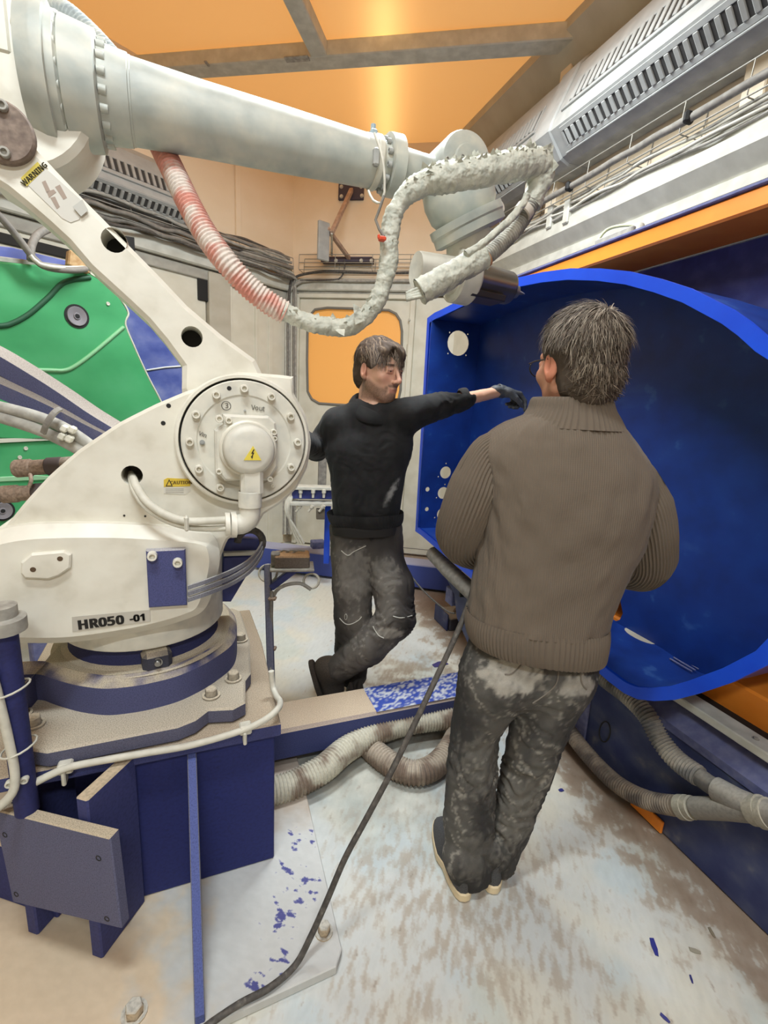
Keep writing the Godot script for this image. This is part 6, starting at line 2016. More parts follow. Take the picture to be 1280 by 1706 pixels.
# ---------------------------------------------------------------- smooth bodies: distance fields meshed as surface nets
class Sdf:
	var o: Vector3
	var h: float
	var nx: int
	var ny: int
	var nz: int
	var f := PackedFloat32Array()
	func _init(lo: Vector3, hi: Vector3, cell: float):
		o = lo; h = cell
		nx = int(ceil((hi.x - lo.x) / cell)) + 1
		ny = int(ceil((hi.y - lo.y) / cell)) + 1
		nz = int(ceil((hi.z - lo.z) / cell)) + 1
		f.resize(nx * ny * nz)
		f.fill(1.0)
	func span(lo: Vector3, hi: Vector3) -> Array:
		return [clampi(int((lo.x - o.x) / h), 0, nx - 1), clampi(int((hi.x - o.x) / h) + 1, 0, nx - 1), clampi(int((lo.y - o.y) / h), 0, ny - 1), clampi(int((hi.y - o.y) / h) + 1, 0, ny - 1), clampi(int((lo.z - o.z) / h), 0, nz - 1), clampi(int((hi.z - o.z) / h) + 1, 0, nz - 1)]
	func blend(idx: int, d: float, k: float, cut: bool):
		var e := f[idx]
		if cut:
			d = -d
			var t := clampf(0.5 - 0.5 * (e - d) / k, 0.0, 1.0)
			f[idx] = lerpf(e, d, t) + k * t * (1.0 - t)
		else:
			var t := clampf(0.5 + 0.5 * (e - d) / k, 0.0, 1.0)
			f[idx] = lerpf(e, d, t) - k * t * (1.0 - t)
	# a tapered capsule; flat = [direction, factor] squeezes it along that direction
	func cap(a: Vector3, b: Vector3, ra: float, rb: float, k := 0.03, flat = null, cut := false):
		var m := maxf(ra, rb) + k + 2.5 * h
		var s := span(a.min(b) - Vector3.ONE * m, a.max(b) + Vector3.ONE * m)
		var ax := Vector3.ZERO
		var q := 0.0
		var fm := 1.0
		if flat != null:
			ax = flat[0]
			fm = flat[1]
			q = 1.0 / fm - 1.0
		var A := a
		var B := b
		if q != 0.0:
			B = b + ax * ((b - a).dot(ax)) * q
		var ab := B - A
		var L := maxf(ab.length_squared(), 1e-9)
		for kk in range(s[4], s[5] + 1):
			for j in range(s[2], s[3] + 1):
				var row := nx * (j + ny * kk)
				for i in range(s[0], s[1] + 1):
					var p := Vector3(o.x + i * h, o.y + j * h, o.z + kk * h) - A
					if q != 0.0: p += ax * (p.dot(ax) * q)
					var t := clampf(p.dot(ab) / L, 0.0, 1.0)
					var d := (p - ab * t).length() - lerpf(ra, rb, t)
					if q != 0.0: d *= lerpf(1.0, fm, 0.5)
					if d < m: blend(row + i, d, k, cut)
	func ell(c: Vector3, bs: Basis, r: Vector3, k := 0.02, cut := false):
		var mr := maxf(r.x, maxf(r.y, r.z))
		var m := mr + k + 2.5 * h
		var s := span(c - Vector3.ONE * m, c + Vector3.ONE * m)
		var inv := bs.inverse()
		var lo := minf(r.x, minf(r.y, r.z))
		for kk in range(s[4], s[5] + 1):
			for j in range(s[2], s[3] + 1):
				var row := nx * (j + ny * kk)
				for i in range(s[0], s[1] + 1):
					var p: Vector3 = inv * (Vector3(o.x + i * h, o.y + j * h, o.z + kk * h) - c)
					var e := Vector3(p.x / r.x, p.y / r.y, p.z / r.z)
					var g := Vector3(e.x / r.x, e.y / r.y, e.z / r.z).length()
					var l := e.length()
					var d := l * (l - 1.0) / maxf(g, 1e-6) if l > 0.05 else -lo
					if d < k + 2.5 * h + 0.02: blend(row + i, d, k, cut)
	func into(mb: Mb, warp = null, clip_lo := Vector3.ONE * -1e9):
		var id := PackedInt32Array()
		id.resize(f.size())
		id.fill(-1)
		var base := mb.v.size()
		var sy := nx
		var sz := nx * ny
		var far := h * 3.5
		var count := base
		var off := [0, 1, sy, sy + 1, sz, sz + 1, sz + sy, sz + sy + 1]
		var edges := [[0, 1], [2, 3], [4, 5], [6, 7], [0, 2], [1, 3], [4, 6], [5, 7], [0, 4], [1, 5], [2, 6], [3, 7]]
		var act := PackedInt32Array()
		for k in nz - 1:
			for j in ny - 1:
				var c0 := nx * (j + ny * k)
				for i in nx - 1:
					var c := c0 + i
					if absf(f[c]) > far: continue
					var neg := 0
					if f[c] < 0.0: neg += 1
					if f[c + 1] < 0.0: neg += 1
					if f[c + sy] < 0.0: neg += 1
					if f[c + sy + 1] < 0.0: neg += 1
					if f[c + sz] < 0.0: neg += 1
					if f[c + sz + 1] < 0.0: neg += 1
					if f[c + sz + sy] < 0.0: neg += 1
					if f[c + sz + sy + 1] < 0.0: neg += 1
					if neg == 0 or neg == 8: continue
					var sum := Vector3.ZERO
					var n := 0
					for e in edges:
						var fa := f[c + off[e[0]]]
						var fb := f[c + off[e[1]]]
						if (fa < 0.0) != (fb < 0.0):
							var t := fa / (fa - fb)
							var pa := Vector3(e[0] & 1, (e[0] >> 1) & 1, e[0] >> 2)
							var pb := Vector3(e[1] & 1, (e[1] >> 1) & 1, e[1] >> 2)
							sum += pa.lerp(pb, t)
							n += 1
					var g := Vector3(f[c + 1] + f[c + sy + 1] + f[c + sz + 1] + f[c + sz + sy + 1] - f[c] - f[c + sy] - f[c + sz] - f[c + sz + sy], f[c + sy] + f[c + sy + 1] + f[c + sz + sy] + f[c + sz + sy + 1] - f[c] - f[c + 1] - f[c + sz] - f[c + sz + 1], f[c + sz] + f[c + sz + 1] + f[c + sz + sy] + f[c + sz + sy + 1] - f[c] - f[c + 1] - f[c + sy] - f[c + sy + 1]).normalized()
					var p := o + (Vector3(i, j, k) + sum / n) * h
					if warp != null: p += g * warp.call(p, g)
					mb.v.append(p)
					mb.nn.append(Vector3.ZERO)
					mb.uv.append(Vector2(p.x, p.y))
					id[c] = count
					count += 1
					act.append(c)
		for c in act:
			var i := c % nx
			var j := (c / nx) % ny
			var k := c / sz
			if j > 0 and k > 0: _quad(mb, id, c, c + 1, id[c], id[c - sy], id[c - sy - sz], id[c - sz])
			if i > 0 and k > 0: _quad(mb, id, c, c + sy, id[c], id[c - sz], id[c - sz - 1], id[c - 1])
			if i > 0 and j > 0: _quad(mb, id, c, c + sz, id[c], id[c - 1], id[c - 1 - sy], id[c - sy])
		for k in range(base, mb.v.size()):
			mb.nn[k] = mb.nn[k].normalized()
	func _quad(mb: Mb, _id: PackedInt32Array, p: int, q: int, a: int, b: int, c: int, d: int):
		var fp := f[p]
		var fq := f[q]
		if (fp < 0.0) == (fq < 0.0) or a < 0 or b < 0 or c < 0 or d < 0: return
		if fp >= 0.0:
			var t := b; b = d; d = t
		var nr := (mb.v[c] - mb.v[a]).cross(mb.v[d] - mb.v[b])
		for e in [a, b, c, d]: mb.nn[e] += nr
		for e in [a, c, b, a, d, c]: mb.ix.append(e)

# ---------------------------------------------------------------- heads and hands
func head_sdf(X: Transform3D, neck_to: Vector3, cell: float, mb: Mb, neck_r := 0.056):
	var lo := X.origin - Vector3.ONE * 0.16 - Vector3(0, 0.07, 0)
	var hi := X.origin + Vector3.ONE * 0.16
	var s := Sdf.new(lo, hi, cell)
	var B := X.basis
	s.ell(X * Vector3(0, 0.035, -0.014), B, Vector3(0.074, 0.086, 0.094), 0.02)
	s.ell(X * Vector3(0, -0.035, 0.026), B, Vector3(0.060, 0.080, 0.066), 0.03)
	s.ell(X * Vector3(0, -0.096, 0.066), B, Vector3(0.021, 0.018, 0.018), 0.028)
	for e in [-1, 1]:
		s.cap(X * Vector3(0.050 * e, -0.05, 0.0), X * Vector3(0.022 * e, -0.093, 0.058), 0.016, 0.014, 0.03)
		s.ell(X * Vector3(0.043 * e, -0.018, 0.062), B, Vector3(0.02, 0.017, 0.018), 0.025)
	s.cap(X * Vector3(-0.036, 0.030, 0.080), X * Vector3(0.036, 0.030, 0.080), 0.011, 0.011, 0.018)
	for e in [-1, 1]:
		s.ell(X * Vector3(0.031 * e, 0.008, 0.104), B, Vector3(0.017, 0.012, 0.017), 0.012, true)
		s.ell(X * Vector3(0.031 * e, 0.0085, 0.0815), B, Vector3(0.0135, 0.0095, 0.0105), 0.006)       # closed lids round the eye
		s.cap(X * Vector3(0.019 * e, 0.013, 0.090), X * Vector3(0.044 * e, 0.014, 0.083), 0.004, 0.004, 0.006)
		s.cap(X * Vector3(0.019 * e, 0.0015, 0.088), X * Vector3(0.044 * e, 0.002, 0.082), 0.0035, 0.0035, 0.007)
	s.cap(X * Vector3(0, 0.022, 0.090), X * Vector3(0, -0.024, 0.113), 0.007, 0.0095, 0.012)
	s.ell(X * Vector3(0, -0.028, 0.112), B, Vector3(0.0115, 0.010, 0.011), 0.008)
	for e in [-1, 1]:
		s.ell(X * Vector3(0.012 * e, -0.032, 0.101), B, Vector3(0.008, 0.0075, 0.010), 0.006)
	s.cap(X * Vector3(-0.021, -0.0615, 0.081), X * Vector3(0.021, -0.0615, 0.081), 0.0065, 0.0065, 0.01)
	s.cap(X * Vector3(-0.004, -0.0605, 0.0855), X * Vector3(0.004, -0.0605, 0.0855), 0.0072, 0.0072, 0.01)
	s.cap(X * Vector3(-0.016, -0.0725, 0.0815), X * Vector3(0.016, -0.0725, 0.0815), 0.0075, 0.0075, 0.01)
	s.cap(X * Vector3(-0.024, -0.0665, 0.093), X * Vector3(0.024, -0.0665, 0.093), 0.0022, 0.0022, 0.004, null, true)
	for e in [-1, 1]:
		var eb := B * Basis(Vector3.UP, 0.35 * e)
		s.ell(X * Vector3(0.077 * e, -0.004, -0.012), eb, Vector3(0.009, 0.031, 0.019), 0.006)
		s.ell(X * Vector3(0.084 * e, 0.0, -0.008), eb, Vector3(0.006, 0.019, 0.010), 0.005, true)
		s.ell(X * Vector3(0.074 * e, -0.031, -0.004), eb, Vector3(0.007, 0.010, 0.009), 0.006)
	s.cap(X * Vector3(0, -0.05, -0.03), neck_to, neck_r, neck_r + 0.004, 0.03)
	s.into(mb)

# fingers: for each of five [base, directions and lengths by curl]; the hand's own frame has X to the fingertips, Y out of the back of the hand, Z to the thumb's side
func hand_sdf(X: Transform3D, curl: Array, mb: Mb, cell := 0.003, fat := 1.0, thumb_curl := 0.5):
	var s := Sdf.new(X.origin - Vector3.ONE * 0.21, X.origin + Vector3.ONE * 0.21, cell)
	var up := X.basis.y
	s.cap(X * Vector3(-0.04, 0, 0), X * Vector3(0.012, 0, 0), 0.029 * fat, 0.030 * fat, 0.02, [up, 0.72])
	for i in 4:
		var z := 0.029 - 0.0195 * i
		s.cap(X * Vector3(0.012, 0, z * 0.7), X * Vector3(0.084 - 0.004 * absf(i - 1.0), 0.002, z), 0.0165 * fat, 0.0115 * fat, 0.016, [up, 0.9])
	var lens := [[0.043, 0.026, 0.021], [0.048, 0.029, 0.022], [0.045, 0.027, 0.021], [0.035, 0.021, 0.019]]
	for i in 4:
		var z := 0.029 - 0.0195 * i
		var p := Vector3(0.086 - 0.004 * absf(i - 1.0), 0.002, z)
		var a := 0.0
		for k in 3:
			a += curl[i][k]
			var q: Vector3 = p + Vector3(cos(a), -sin(a), (1.5 - i) * 0.05) * lens[i][k]
			s.cap(X * p, X * q, (0.0098 - 0.0008 * k) * fat, (0.0092 - 0.001 * k) * fat, 0.004)
			p = q
	var t0 := Vector3(0.018, -0.006, 0.026)
	var d1 := Vector3(0.62, -0.25, 0.62).lerp(Vector3(0.85, -0.5, 0.1), thumb_curl).normalized()
	var d2 := Vector3(0.8, -0.35, 0.3).lerp(Vector3(0.7, -0.5, -0.5), thumb_curl).normalized()
	var t1 := t0 + d1 * 0.043
	var t2 := t1 + d1.lerp(d2, 0.5).normalized() * 0.032
	var t3 := t2 + d2 * 0.025
	s.cap(X * t0, X * t1, 0.0165 * fat, 0.0115 * fat, 0.012)
	s.cap(X * t1, X * t2, 0.0112 * fat, 0.0105 * fat, 0.005)
	s.cap(X * t2, X * t3, 0.0105 * fat, 0.0088 * fat, 0.004)
	s.into(mb)

# hair: thin blades that leave the scalp and lie along a flow
func strands(mb: Mb, X: Transform3D, count: int, seed_: int, root: Callable, flow: Callable, length: Callable, width := 0.0016, lift := 0.35, tint: Callable = func(_r): return 0.0):
	var rng := RandomNumberGenerator.new()
	rng.seed = seed_
	var made := 0
	var tries := 0
	while made < count and tries < count * 12:
		tries += 1
		var d := Vector3(rng.randfn(), rng.randfn(), rng.randfn()).normalized()
		var r = root.call(d)
		if r == null: continue
		var p: Vector3 = r
		var n := (p - Vector3(0, 0.02, -0.01)).normalized()
		var L: float = length.call(d) * rng.randf_range(0.6, 1.15)
		var fl: Vector3 = flow.call(d)
		fl = (fl + Vector3(rng.randfn(), rng.randfn(), rng.randfn()) * 0.22)
		fl = (fl - n * fl.dot(n)).normalized()
		var dir := (fl + n * lift * rng.randf_range(0.3, 1.3)).normalized()
		var w := width * rng.randf_range(0.6, 1.3)
		var cr := dir.cross(n).normalized() * w
		var q0 := p - n * 0.004
		var seg := 3
		var last := [q0 - cr, q0 + cr]
		var tone := rng.randf()
		for k in seg:
			dir = (dir - n * 0.22 + Vector3(0, -0.12, 0)).normalized()
			var q := q0 + dir * L / seg
			var c2 := cr * (1.0 - (k + 1.0) / (seg + 0.3))
			var now := [q - c2, q + c2]
			var b := mb.v.size()
			for e in [last[0], last[1], now[1], now[0]]:
				mb.v.append(X * e)
				mb.nn.append((X.basis * (n + cr * 0.0)).normalized())
				mb.uv.append(Vector2(tone, float(k) / seg))
			for e in [0, 2, 1, 0, 3, 2]: mb.ix.append(b + e)
			last = now
			q0 = q
		made += 1

func hair_obj(called: String, mb: Mb, dark: Color, light: Color, share: float, parent: Node) -> MeshInstance3D:
	var o := MeshInstance3D.new()
	o.name = called
	var a := []
	a.resize(Mesh.ARRAY_MAX)
	a[Mesh.ARRAY_VERTEX] = mb.v
	a[Mesh.ARRAY_NORMAL] = mb.nn
	a[Mesh.ARRAY_TEX_UV] = mb.uv
	a[Mesh.ARRAY_INDEX] = mb.ix
	var c := PackedColorArray()
	var d := lin(dark)
	var l := lin(light)
	for k in mb.v.size():
		var t := mb.uv[k].x
		c.append(d.lerp(l, clampf((t - (1.0 - share)) / share, 0.0, 1.0)) if t > 1.0 - share else d.lerp(l, 0.12 * t))
	a[Mesh.ARRAY_COLOR] = c
	var m := ArrayMesh.new()
	m.add_surface_from_arrays(Mesh.PRIMITIVE_TRIANGLES, a)
	o.mesh = m
	var mt := plain(Color.WHITE, 0.8)
	mt.vertex_color_use_as_albedo = true
	o.material_override = mt
	o.position = -depth_of(parent)
	parent.add_child(o, true)
	return o

# ---------------------------------------------------------------- people
func skin_material() -> StandardMaterial3D:
	var m := plain(Color.WHITE, 0.5)
	m.vertex_color_use_as_albedo = true
	m.subsurf_scatter_enabled = true
	m.subsurf_scatter_strength = 0.12
	return m

func people():
	standing_man()
	young_man()

func px3(pl: Place, q: Array) -> Vector3:
	return onw(pl, q[0], q[1], q[2])

func loft(mb: Mb, pl: Place, rows_px: Array, seg: int, disp: Callable, power := 2.4):
	# rows [y, left x, right x, half depth, centre offset k, (tilt: right edge's extra y)]: sections of a clothed trunk
	var n := rows_px.size()
	var rows := []
	var steps := 5
	var prev := Vector3.ZERO
	var run := 0.0
	for i in (n - 1) * steps + 1:
		var i0 := mini(i / steps, n - 2)
		var t := float(i - i0 * steps) / steps
		var q := []
		for c in 6:
			var p0: float = rows_px[maxi(i0 - 1, 0)][c]
			var p1: float = rows_px[i0][c]
			var p2: float = rows_px[i0 + 1][c]
			var p3: float = rows_px[mini(i0 + 2, n - 1)][c]
			q.append(0.5 * (2.0 * p1 + (p2 - p0) * t + (2.0 * p0 - 5.0 * p1 + 4.0 * p2 - p3) * t * t + (3.0 * p1 - p0 - 3.0 * p2 + p3) * t * t * t))
		var a := onw(pl, q[1], q[0], q[4])
		var b := onw(pl, q[2], q[0] + q[5], q[4])
		var c := (a + b) / 2.0
		if i > 0: run += c.distance_to(prev)
		prev = c
		var x := (b - a) / 2.0
		var row := PackedVector3Array()
		for j in seg:
			var an := TAU * j / seg
			var ca := cos(an)
			var sa := sin(an)
			var dir: Vector3 = x * (signf(ca) * pow(absf(ca), 2.0 / power)) + pl.n * q[3] * (signf(sa) * pow(absf(sa), 2.0 / power))
			row.append(c + dir * (1.0 + disp.call(an, run) / maxf(dir.length(), 0.01)))
		rows.append(row)
	rows.reverse()
	mb.grid(rows, true, 1.0, 1.0, true)

func sleeve(mb: Mb, path: PackedVector3Array, rad: Callable, seg: int, ribs: float, depth: float):
	var p := even(path, 0.008)
	var n := p.size()
	var rows := []
	var x := (p[1] - p[0]).cross(Vector3(0.2, 0.1, 1)).normalized()
	var s := 0.0
	for i in n:
		var t := (p[mini(i + 1, n - 1)] - p[maxi(i - 1, 0)]).normalized()
		x = (x - t * x.dot(t)).normalized()
		var y := t.cross(x)
		if i > 0: s += p[i].distance_to(p[i - 1])
		var r: float = rad.call(float(i) / (n - 1))
		var row := PackedVector3Array()
		for j in seg:
			var a := TAU * j / seg
			var rr := r + depth * cos(ribs * a)
			row.append(p[i] + (x * cos(a) + y * sin(a)) * rr)
		rows.append(row)
	mb.grid(rows, true)
	for e in [0, n - 1]:
		for j in seg:
			mb.tri(p[e], rows[e][j], rows[e][(j + 1) % seg], p[1] if e == 0 else p[n - 2])

func folds(pos: Array, f: FastNoiseLite, base := 0.003) -> Callable:      # creases gathered round some places [point, reach, height]
	return func(p: Vector3, _g: Vector3) -> float:
		var a := base
		for q in pos:
			a += q[2] * exp(-(p - q[0]).length_squared() / (q[1] * q[1]))
		var w := 0.25 * f.get_noise_3d(p.x * 3.0, p.y * 3.0, p.z * 3.0)
		var r := f.get_noise_3d(p.x * 7.0, p.y * 20.0 + w * 16.0 + p.x * 6.0, p.z * 7.0)
		return a * maxf(0.6 - 1.5 * absf(r), -0.4)

func shoe(t: Node, heel: Vector3, toe: Vector3, w: float, sole_m: Material, upper_m: Material, hgt := 0.085, sole_h := 0.028, lift := 0.0):
	var d := (toe - heel).normalized()
	var s := d.cross(Vector3.UP).normalized()
	var L := heel.distance_to(toe)
	var out := PackedVector2Array()
	for k in 28:
		var a := TAU * k / 28
		var x := cos(a)
		var y := sin(a)
		var ww := w * (0.8 if x < 0.0 else 1.0)
		out.append(Vector2(L * 0.5 + x * L * 0.5, signf(y) * pow(absf(y), 0.7) * ww * 0.5))
	var X := Transform3D(Basis(d, s, Vector3.UP), heel * Vector3(1, 0, 1) + Vector3.UP * (heel.y + 0.001 + lift))
	if X.basis.determinant() < 0.0: X.basis = Basis(d, -s, Vector3.UP)
	var mb := Mb.new()
	mb.prism(out, 0.0, sole_h, X, 0.006, [], 0.9)
	obj("sole", mb, sole_m, t)
	mb = Mb.new()
	var rows := []
	for k in 9:
		var u := k / 8.0
		var shrink := 1.0 - 0.42 * u * u
		var row := PackedVector3Array()
		for q in out:
			var x := q.x
			var y := q.y * shrink * (0.96 if k < 2 else 0.93)
			var front := maxf(0.0, (x / L - 0.45) / 0.55)
			var z := sole_h - 0.002 + u * hgt * (1.0 - 0.62 * front)
			x = L * 0.5 + (x - L * 0.5) * (0.97 - 0.30 * u * u * (1.0 if q.x > L * 0.5 else 0.25)) - 0.05 * u * u * L
			row.append(X * Vector3(x, y, z))
		rows.append(row)
	mb.grid(rows, true)
	for j in out.size():
		mb.tri(rows[8][0], rows[8][j], rows[8][(j + 1) % out.size()], X * Vector3(L * 0.5, 0, 0))
	obj("upper", mb, upper_m, t)

func denim(dark: Color, mid: Color, dust: Color, f: FastNoiseLite, fine: FastNoiseLite, patches: Array, amount: float, stretch := Vector3(1, 0.35, 1)) -> Callable:
	var a := lin(dark)
	var m := lin(mid)
	var d := lin(dust)
	return func(p: Vector3, _n: Vector3) -> Color:
		var w := f.get_noise_3dv(p * stretch)
		var g := fine.get_noise_3dv(p * Vector3(1, 0.6, 1))
		var c := a.lerp(m, clampf(0.5 + w * 1.1, 0, 1))
		var lines := absf(f.get_noise_3dv(Vector3(p.x * 3.0 + p.y * 1.6, p.y * 1.3, p.z * 3.0) + Vector3(9, 0, 0)))
		var t := smoothstep(0.06, 0.0, lines) * smoothstep(-0.25, 0.45, w + amount * 2.0) * 0.6 + 0.14 * smoothstep(-0.1, 0.5, w + 0.3 * g + amount)
		for q in patches:
			var e: float = 1.0 - ((p - q[0]) / q[1]).length() + 0.45 * g
			t = maxf(t, smoothstep(0.0, 0.3, e) * q[2] * (0.8 + 0.5 * g))
		return c.lerp(d, clampf(t, 0, 1))

func standing_man():
	var PA := Place.new(Vector3(0.36, 0, -1.30), Vector3.RIGHT, Vector3.BACK)
	var heel_l := at_height(775, 1506, 0.0)
	var heel_r := at_height(821, 1493, 0.0)
	var t := thing("person", "person seen from behind in a brown ribbed zip-neck jumper and dusty black jeans", "person", Vector3(0.37, 0, -1.30), "")
	# joints
	var J := {
		"neck": px3(PA, [955, 690, 0.0]), "chest": px3(PA, [925, 800, -0.01]), "waist": px3(PA, [900, 980, 0.0]), "pelvis": px3(PA, [885, 1080, 0.0]),
		"sl": px3(PA, [815, 765, 0.0]), "el": px3(PA, [772, 882, -0.03]), "wl": px3(PA, [812, 925, -0.27]),
		"sr": px3(PA, [1058, 800, 0.0]), "er": px3(PA, [1085, 925, -0.05]), "wr": px3(PA, [1010, 945, -0.30]),
		"hl": px3(PA, [830, 1120, 0.0]), "kl": px3(PA, [790, 1290, 0.0]), "al": px3(PA, [782, 1460, 0.03]),
		"hr": px3(PA, [930, 1125, 0.0]), "kr": px3(PA, [876, 1300, -0.01]), "ar": px3(PA, [832, 1440, -0.01])}
	var face := Vector3(-0.27, -0.05, -0.96).normalized()
	var hx := Vector3.UP.cross(face).normalized()
	var HX := Transform3D(Basis(hx, face.cross(hx), face).rotated(Vector3(0, 0, 1), 0.03), px3(PA, [961, 610, -0.02]))
	HX.basis = HX.basis.scaled(Vector3.ONE * 1.12)
	# one continuous body
	var mb := Mb.new()
	head_sdf(HX, J.neck + Vector3(0, -0.04, -0.02), 0.0042, mb, 0.048)
	var s := Sdf.new(Vector3(-0.05, 0.0, -1.9), Vector3(0.95, 1.68, -1.05), 0.016)
	var fl := [PA.n, 0.68]
	s.cap(J.neck + Vector3(0, 0, -0.02), J.neck - Vector3(0.0, 0.1, 0), 0.05, 0.06, 0.03)
	s.cap(J.chest, J.waist, 0.15, 0.13, 0.04, fl)
	s.cap(J.sl.lerp(J.sr, 0.12), J.sl.lerp(J.sr, 0.88), 0.045, 0.045, 0.04)
	s.cap(J.waist, J.pelvis, 0.13, 0.145, 0.04, fl)
	for q in [["sl", "el", "wl"], ["sr", "er", "wr"]]:
		s.cap(J[q[0]].lerp(J.chest, 0.15), J[q[1]], 0.035, 0.034, 0.03)
		s.cap(J[q[1]], J[q[2]], 0.034, 0.027, 0.02)
	for q in [["hl", "kl", "al"], ["hr", "kr", "ar"]]:
		s.cap(J[q[0]], J[q[1]], 0.06, 0.04, 0.01)
		s.cap(J[q[1]], J[q[2]], 0.04, 0.03, 0.01)
		s.cap(J[q[2]], Vector3(J[q[2]].x, 0.07, J[q[2]].z - 0.08), 0.03, 0.03, 0.01)
	s.into(mb)
	for q in [["el", "wl", 1.0], ["er", "wr", -1.0]]:
		var fx: Vector3 = (J[q[1]] - J[q[0]]).normalized()
		var zz := Vector3(q[2], 0.25, 0.0)
		zz = (zz - fx * zz.dot(fx)).normalized()
		var hb := Basis(fx, zz.cross(fx), zz)
		hand_sdf(Transform3D(hb, J[q[1]] + fx * 0.03), [[0.5, 0.6, 0.4], [0.55, 0.6, 0.4], [0.6, 0.6, 0.4], [0.6, 0.6, 0.4]], mb, 0.005)
	var skin := lin(rgb(206, 150, 122))
	var inv := HX.affine_inverse()
	obj("body", mb, skin_material(), t, func(p: Vector3, _n: Vector3) -> Color:
		var q: Vector3 = inv * p
		var c := skin
		if absf(q.x) > 0.07 and absf(q.y) < 0.05: c = lin(rgb(212, 140, 112))
		return c)
	# jumper: trunk, two sleeves, collar, hem
	var knit := plain(Color.WHITE, 0.95)
	knit.albedo_color = rgb(104, 92, 79)
	knit.uv1_triplanar = true
	knit.uv1_world_triplanar = true
	knit.uv1_scale = Vector3.ONE * 22.0
	knit.rim_enabled = true
	knit.rim = 0.3
	knit.heightmap_enabled = true
	var ki := Image.create_empty(64, 64, false, Image.FORMAT_L8)
	for y in 64:
		for x in 64:
			ki.set_pixel(x, y, Color.WHITE * (0.5 + 0.35 * cos(TAU * x / 8.0) + 0.15 * cos(TAU * (y / 6.4 + 0.5 * (x / 4)))))
	knit.heightmap_texture = ImageTexture.create_from_image(ki)
	knit.heightmap_scale = 0.10
	var knit_rib := knit.duplicate()
	knit_rib.heightmap_enabled = false
	var fn := noise(2.2, 142, 3)
	mb = Mb.new()
	var trunk := [[684, 890, 1016, 0.062, 0.0, 2], [694, 868, 1026, 0.075, 0.0, 4], [706, 838, 1040, 0.092, 0.0, 10], [724, 812, 1060, 0.108, 0.0, 20], [750, 797, 1082, 0.122, 0.0, 30], [790, 797, 1088, 0.134, 0.0, 30], [840, 801, 1078, 0.14, 0.0, 26], [890, 800, 1064, 0.138, 0.0, 20], [940, 793, 1040, 0.134, 0.005, 15], [985, 785, 1019, 0.134, 0.008, 18], [1020, 780, 1006, 0.136, 0.01, 22]]
	loft(mb, PA, trunk, 140, func(a: float, r: float) -> float:
		return 0.006 * fn.get_noise_2d(cos(a) * 1.6 + r * 1.2, sin(a) * 1.6 - r * 3.2) + 0.004 * fn.get_noise_2d(a * 0.9 + 7.0, r * 7.0))
	obj("jumper", mb, knit, t)
	mb = Mb.new()
	loft(mb, PA, [[1014, 779, 1008, 0.136, 0.01, 22], [1028, 776, 1008, 0.140, 0.01, 26], [1045, 777, 1005, 0.138, 0.01, 30], [1060, 782, 1001, 0.132, 0.008, 30], [1061, 792, 990, 0.124, 0.008, 28]], 520, func(a: float, _r: float) -> float:
		return 0.0022 * cos(a * 104.0))
	var hem := obj("hem", mb, knit_rib, t)
	hem.set_meta("label", "ribbed hem of the jumper")
	mb = Mb.new()
	loft(mb, PA, [[682, 906, 1000, 0.070, -0.012, 2], [668, 900, 1006, 0.076, -0.012, 2], [661, 894, 1010, 0.082, -0.012, 2], [666, 888, 1015, 0.087, -0.012, 2], [680, 883, 1020, 0.090, -0.010, 4], [694, 873, 1029, 0.094, -0.006, 6], [708, 860, 1038, 0.098, -0.002, 10]], 360, func(a: float, _r: float) -> float:
		return 0.0018 * cos(a * 60.0))
	obj("collar", mb, knit_rib, t)
	for q in [["sleeve", [[862, 752, 0.0], [822, 760, 0.0], [796, 812, 0.0], [780, 852, -0.01], [770, 884, -0.035], [774, 902, -0.075], [790, 914, -0.14], [812, 922, -0.22], [822, 924, -0.27]], [0.05, 0.077, 0.072, 0.062, 0.045]], ["sleeve", [[1016, 782, 0.0], [1054, 800, 0.0], [1074, 845, 0.0], [1084, 890, -0.01], [1086, 930, -0.04], [1074, 950, -0.08], [1052, 952, -0.15], [1026, 950, -0.23], [1012, 946, -0.28]], [0.05, 0.070, 0.064, 0.058, 0.045]]]:
		var pth := PackedVector3Array()
		for w in q[1]: pth.append(px3(PA, w))
		var rr: Array = q[2]
		mb = Mb.new()
		sleeve(mb, smooth(pth, 0.01), func(u: float) -> float:
			var k := u * 4.0
			var i := mini(int(k), 3)
			return lerpf(rr[i], rr[i + 1], k - i), 300, 46.0, 0.0022)
		roughen(mb, 0.004, 7.0, 143)
		obj("sleeve", mb, knit_rib, t)
	# jeans
	s = Sdf.new(Vector3(0.0, 0.03, -1.62), Vector3(0.8, 1.06, -1.02), 0.0078)
	var fb := [PA.n, 0.78]
	s.cap(px3(PA, [846, 1068, 0.0]), px3(PA, [936, 1078, 0.0]), 0.112, 0.110, 0.03, fb)
	s.cap(px3(PA, [838, 1118, 0.015]), px3(PA, [928, 1120, 0.015]), 0.112, 0.104, 0.04, [PA.n, 0.92])
	var lg := [[[822, 1130, 0.015], [792, 1215, 0.0], [785, 1285, 0.0], [781, 1365, 0.015], [782, 1442, 0.03]], [[930, 1128, 0.015], [897, 1212, 0.0], [877, 1285, -0.01], [852, 1368, 0.0], [833, 1432, 0.01]]]
	var rd := [[0.104, 0.073, 0.074, 0.079, 0.068], [0.100, 0.084, 0.074, 0.062, 0.05]]
	for e in 2:
		for k in 4:
			s.cap(px3(PA, lg[e][k]), px3(PA, lg[e][k + 1]), rd[e][k], rd[e][k + 1], 0.03 if k == 0 else 0.008)
	# cuffs lie over the shoes
	s.cap(px3(PA, lg[0][4]), heel_l + Vector3(-0.008, 0.125, -0.05), 0.066, 0.064, 0.01)
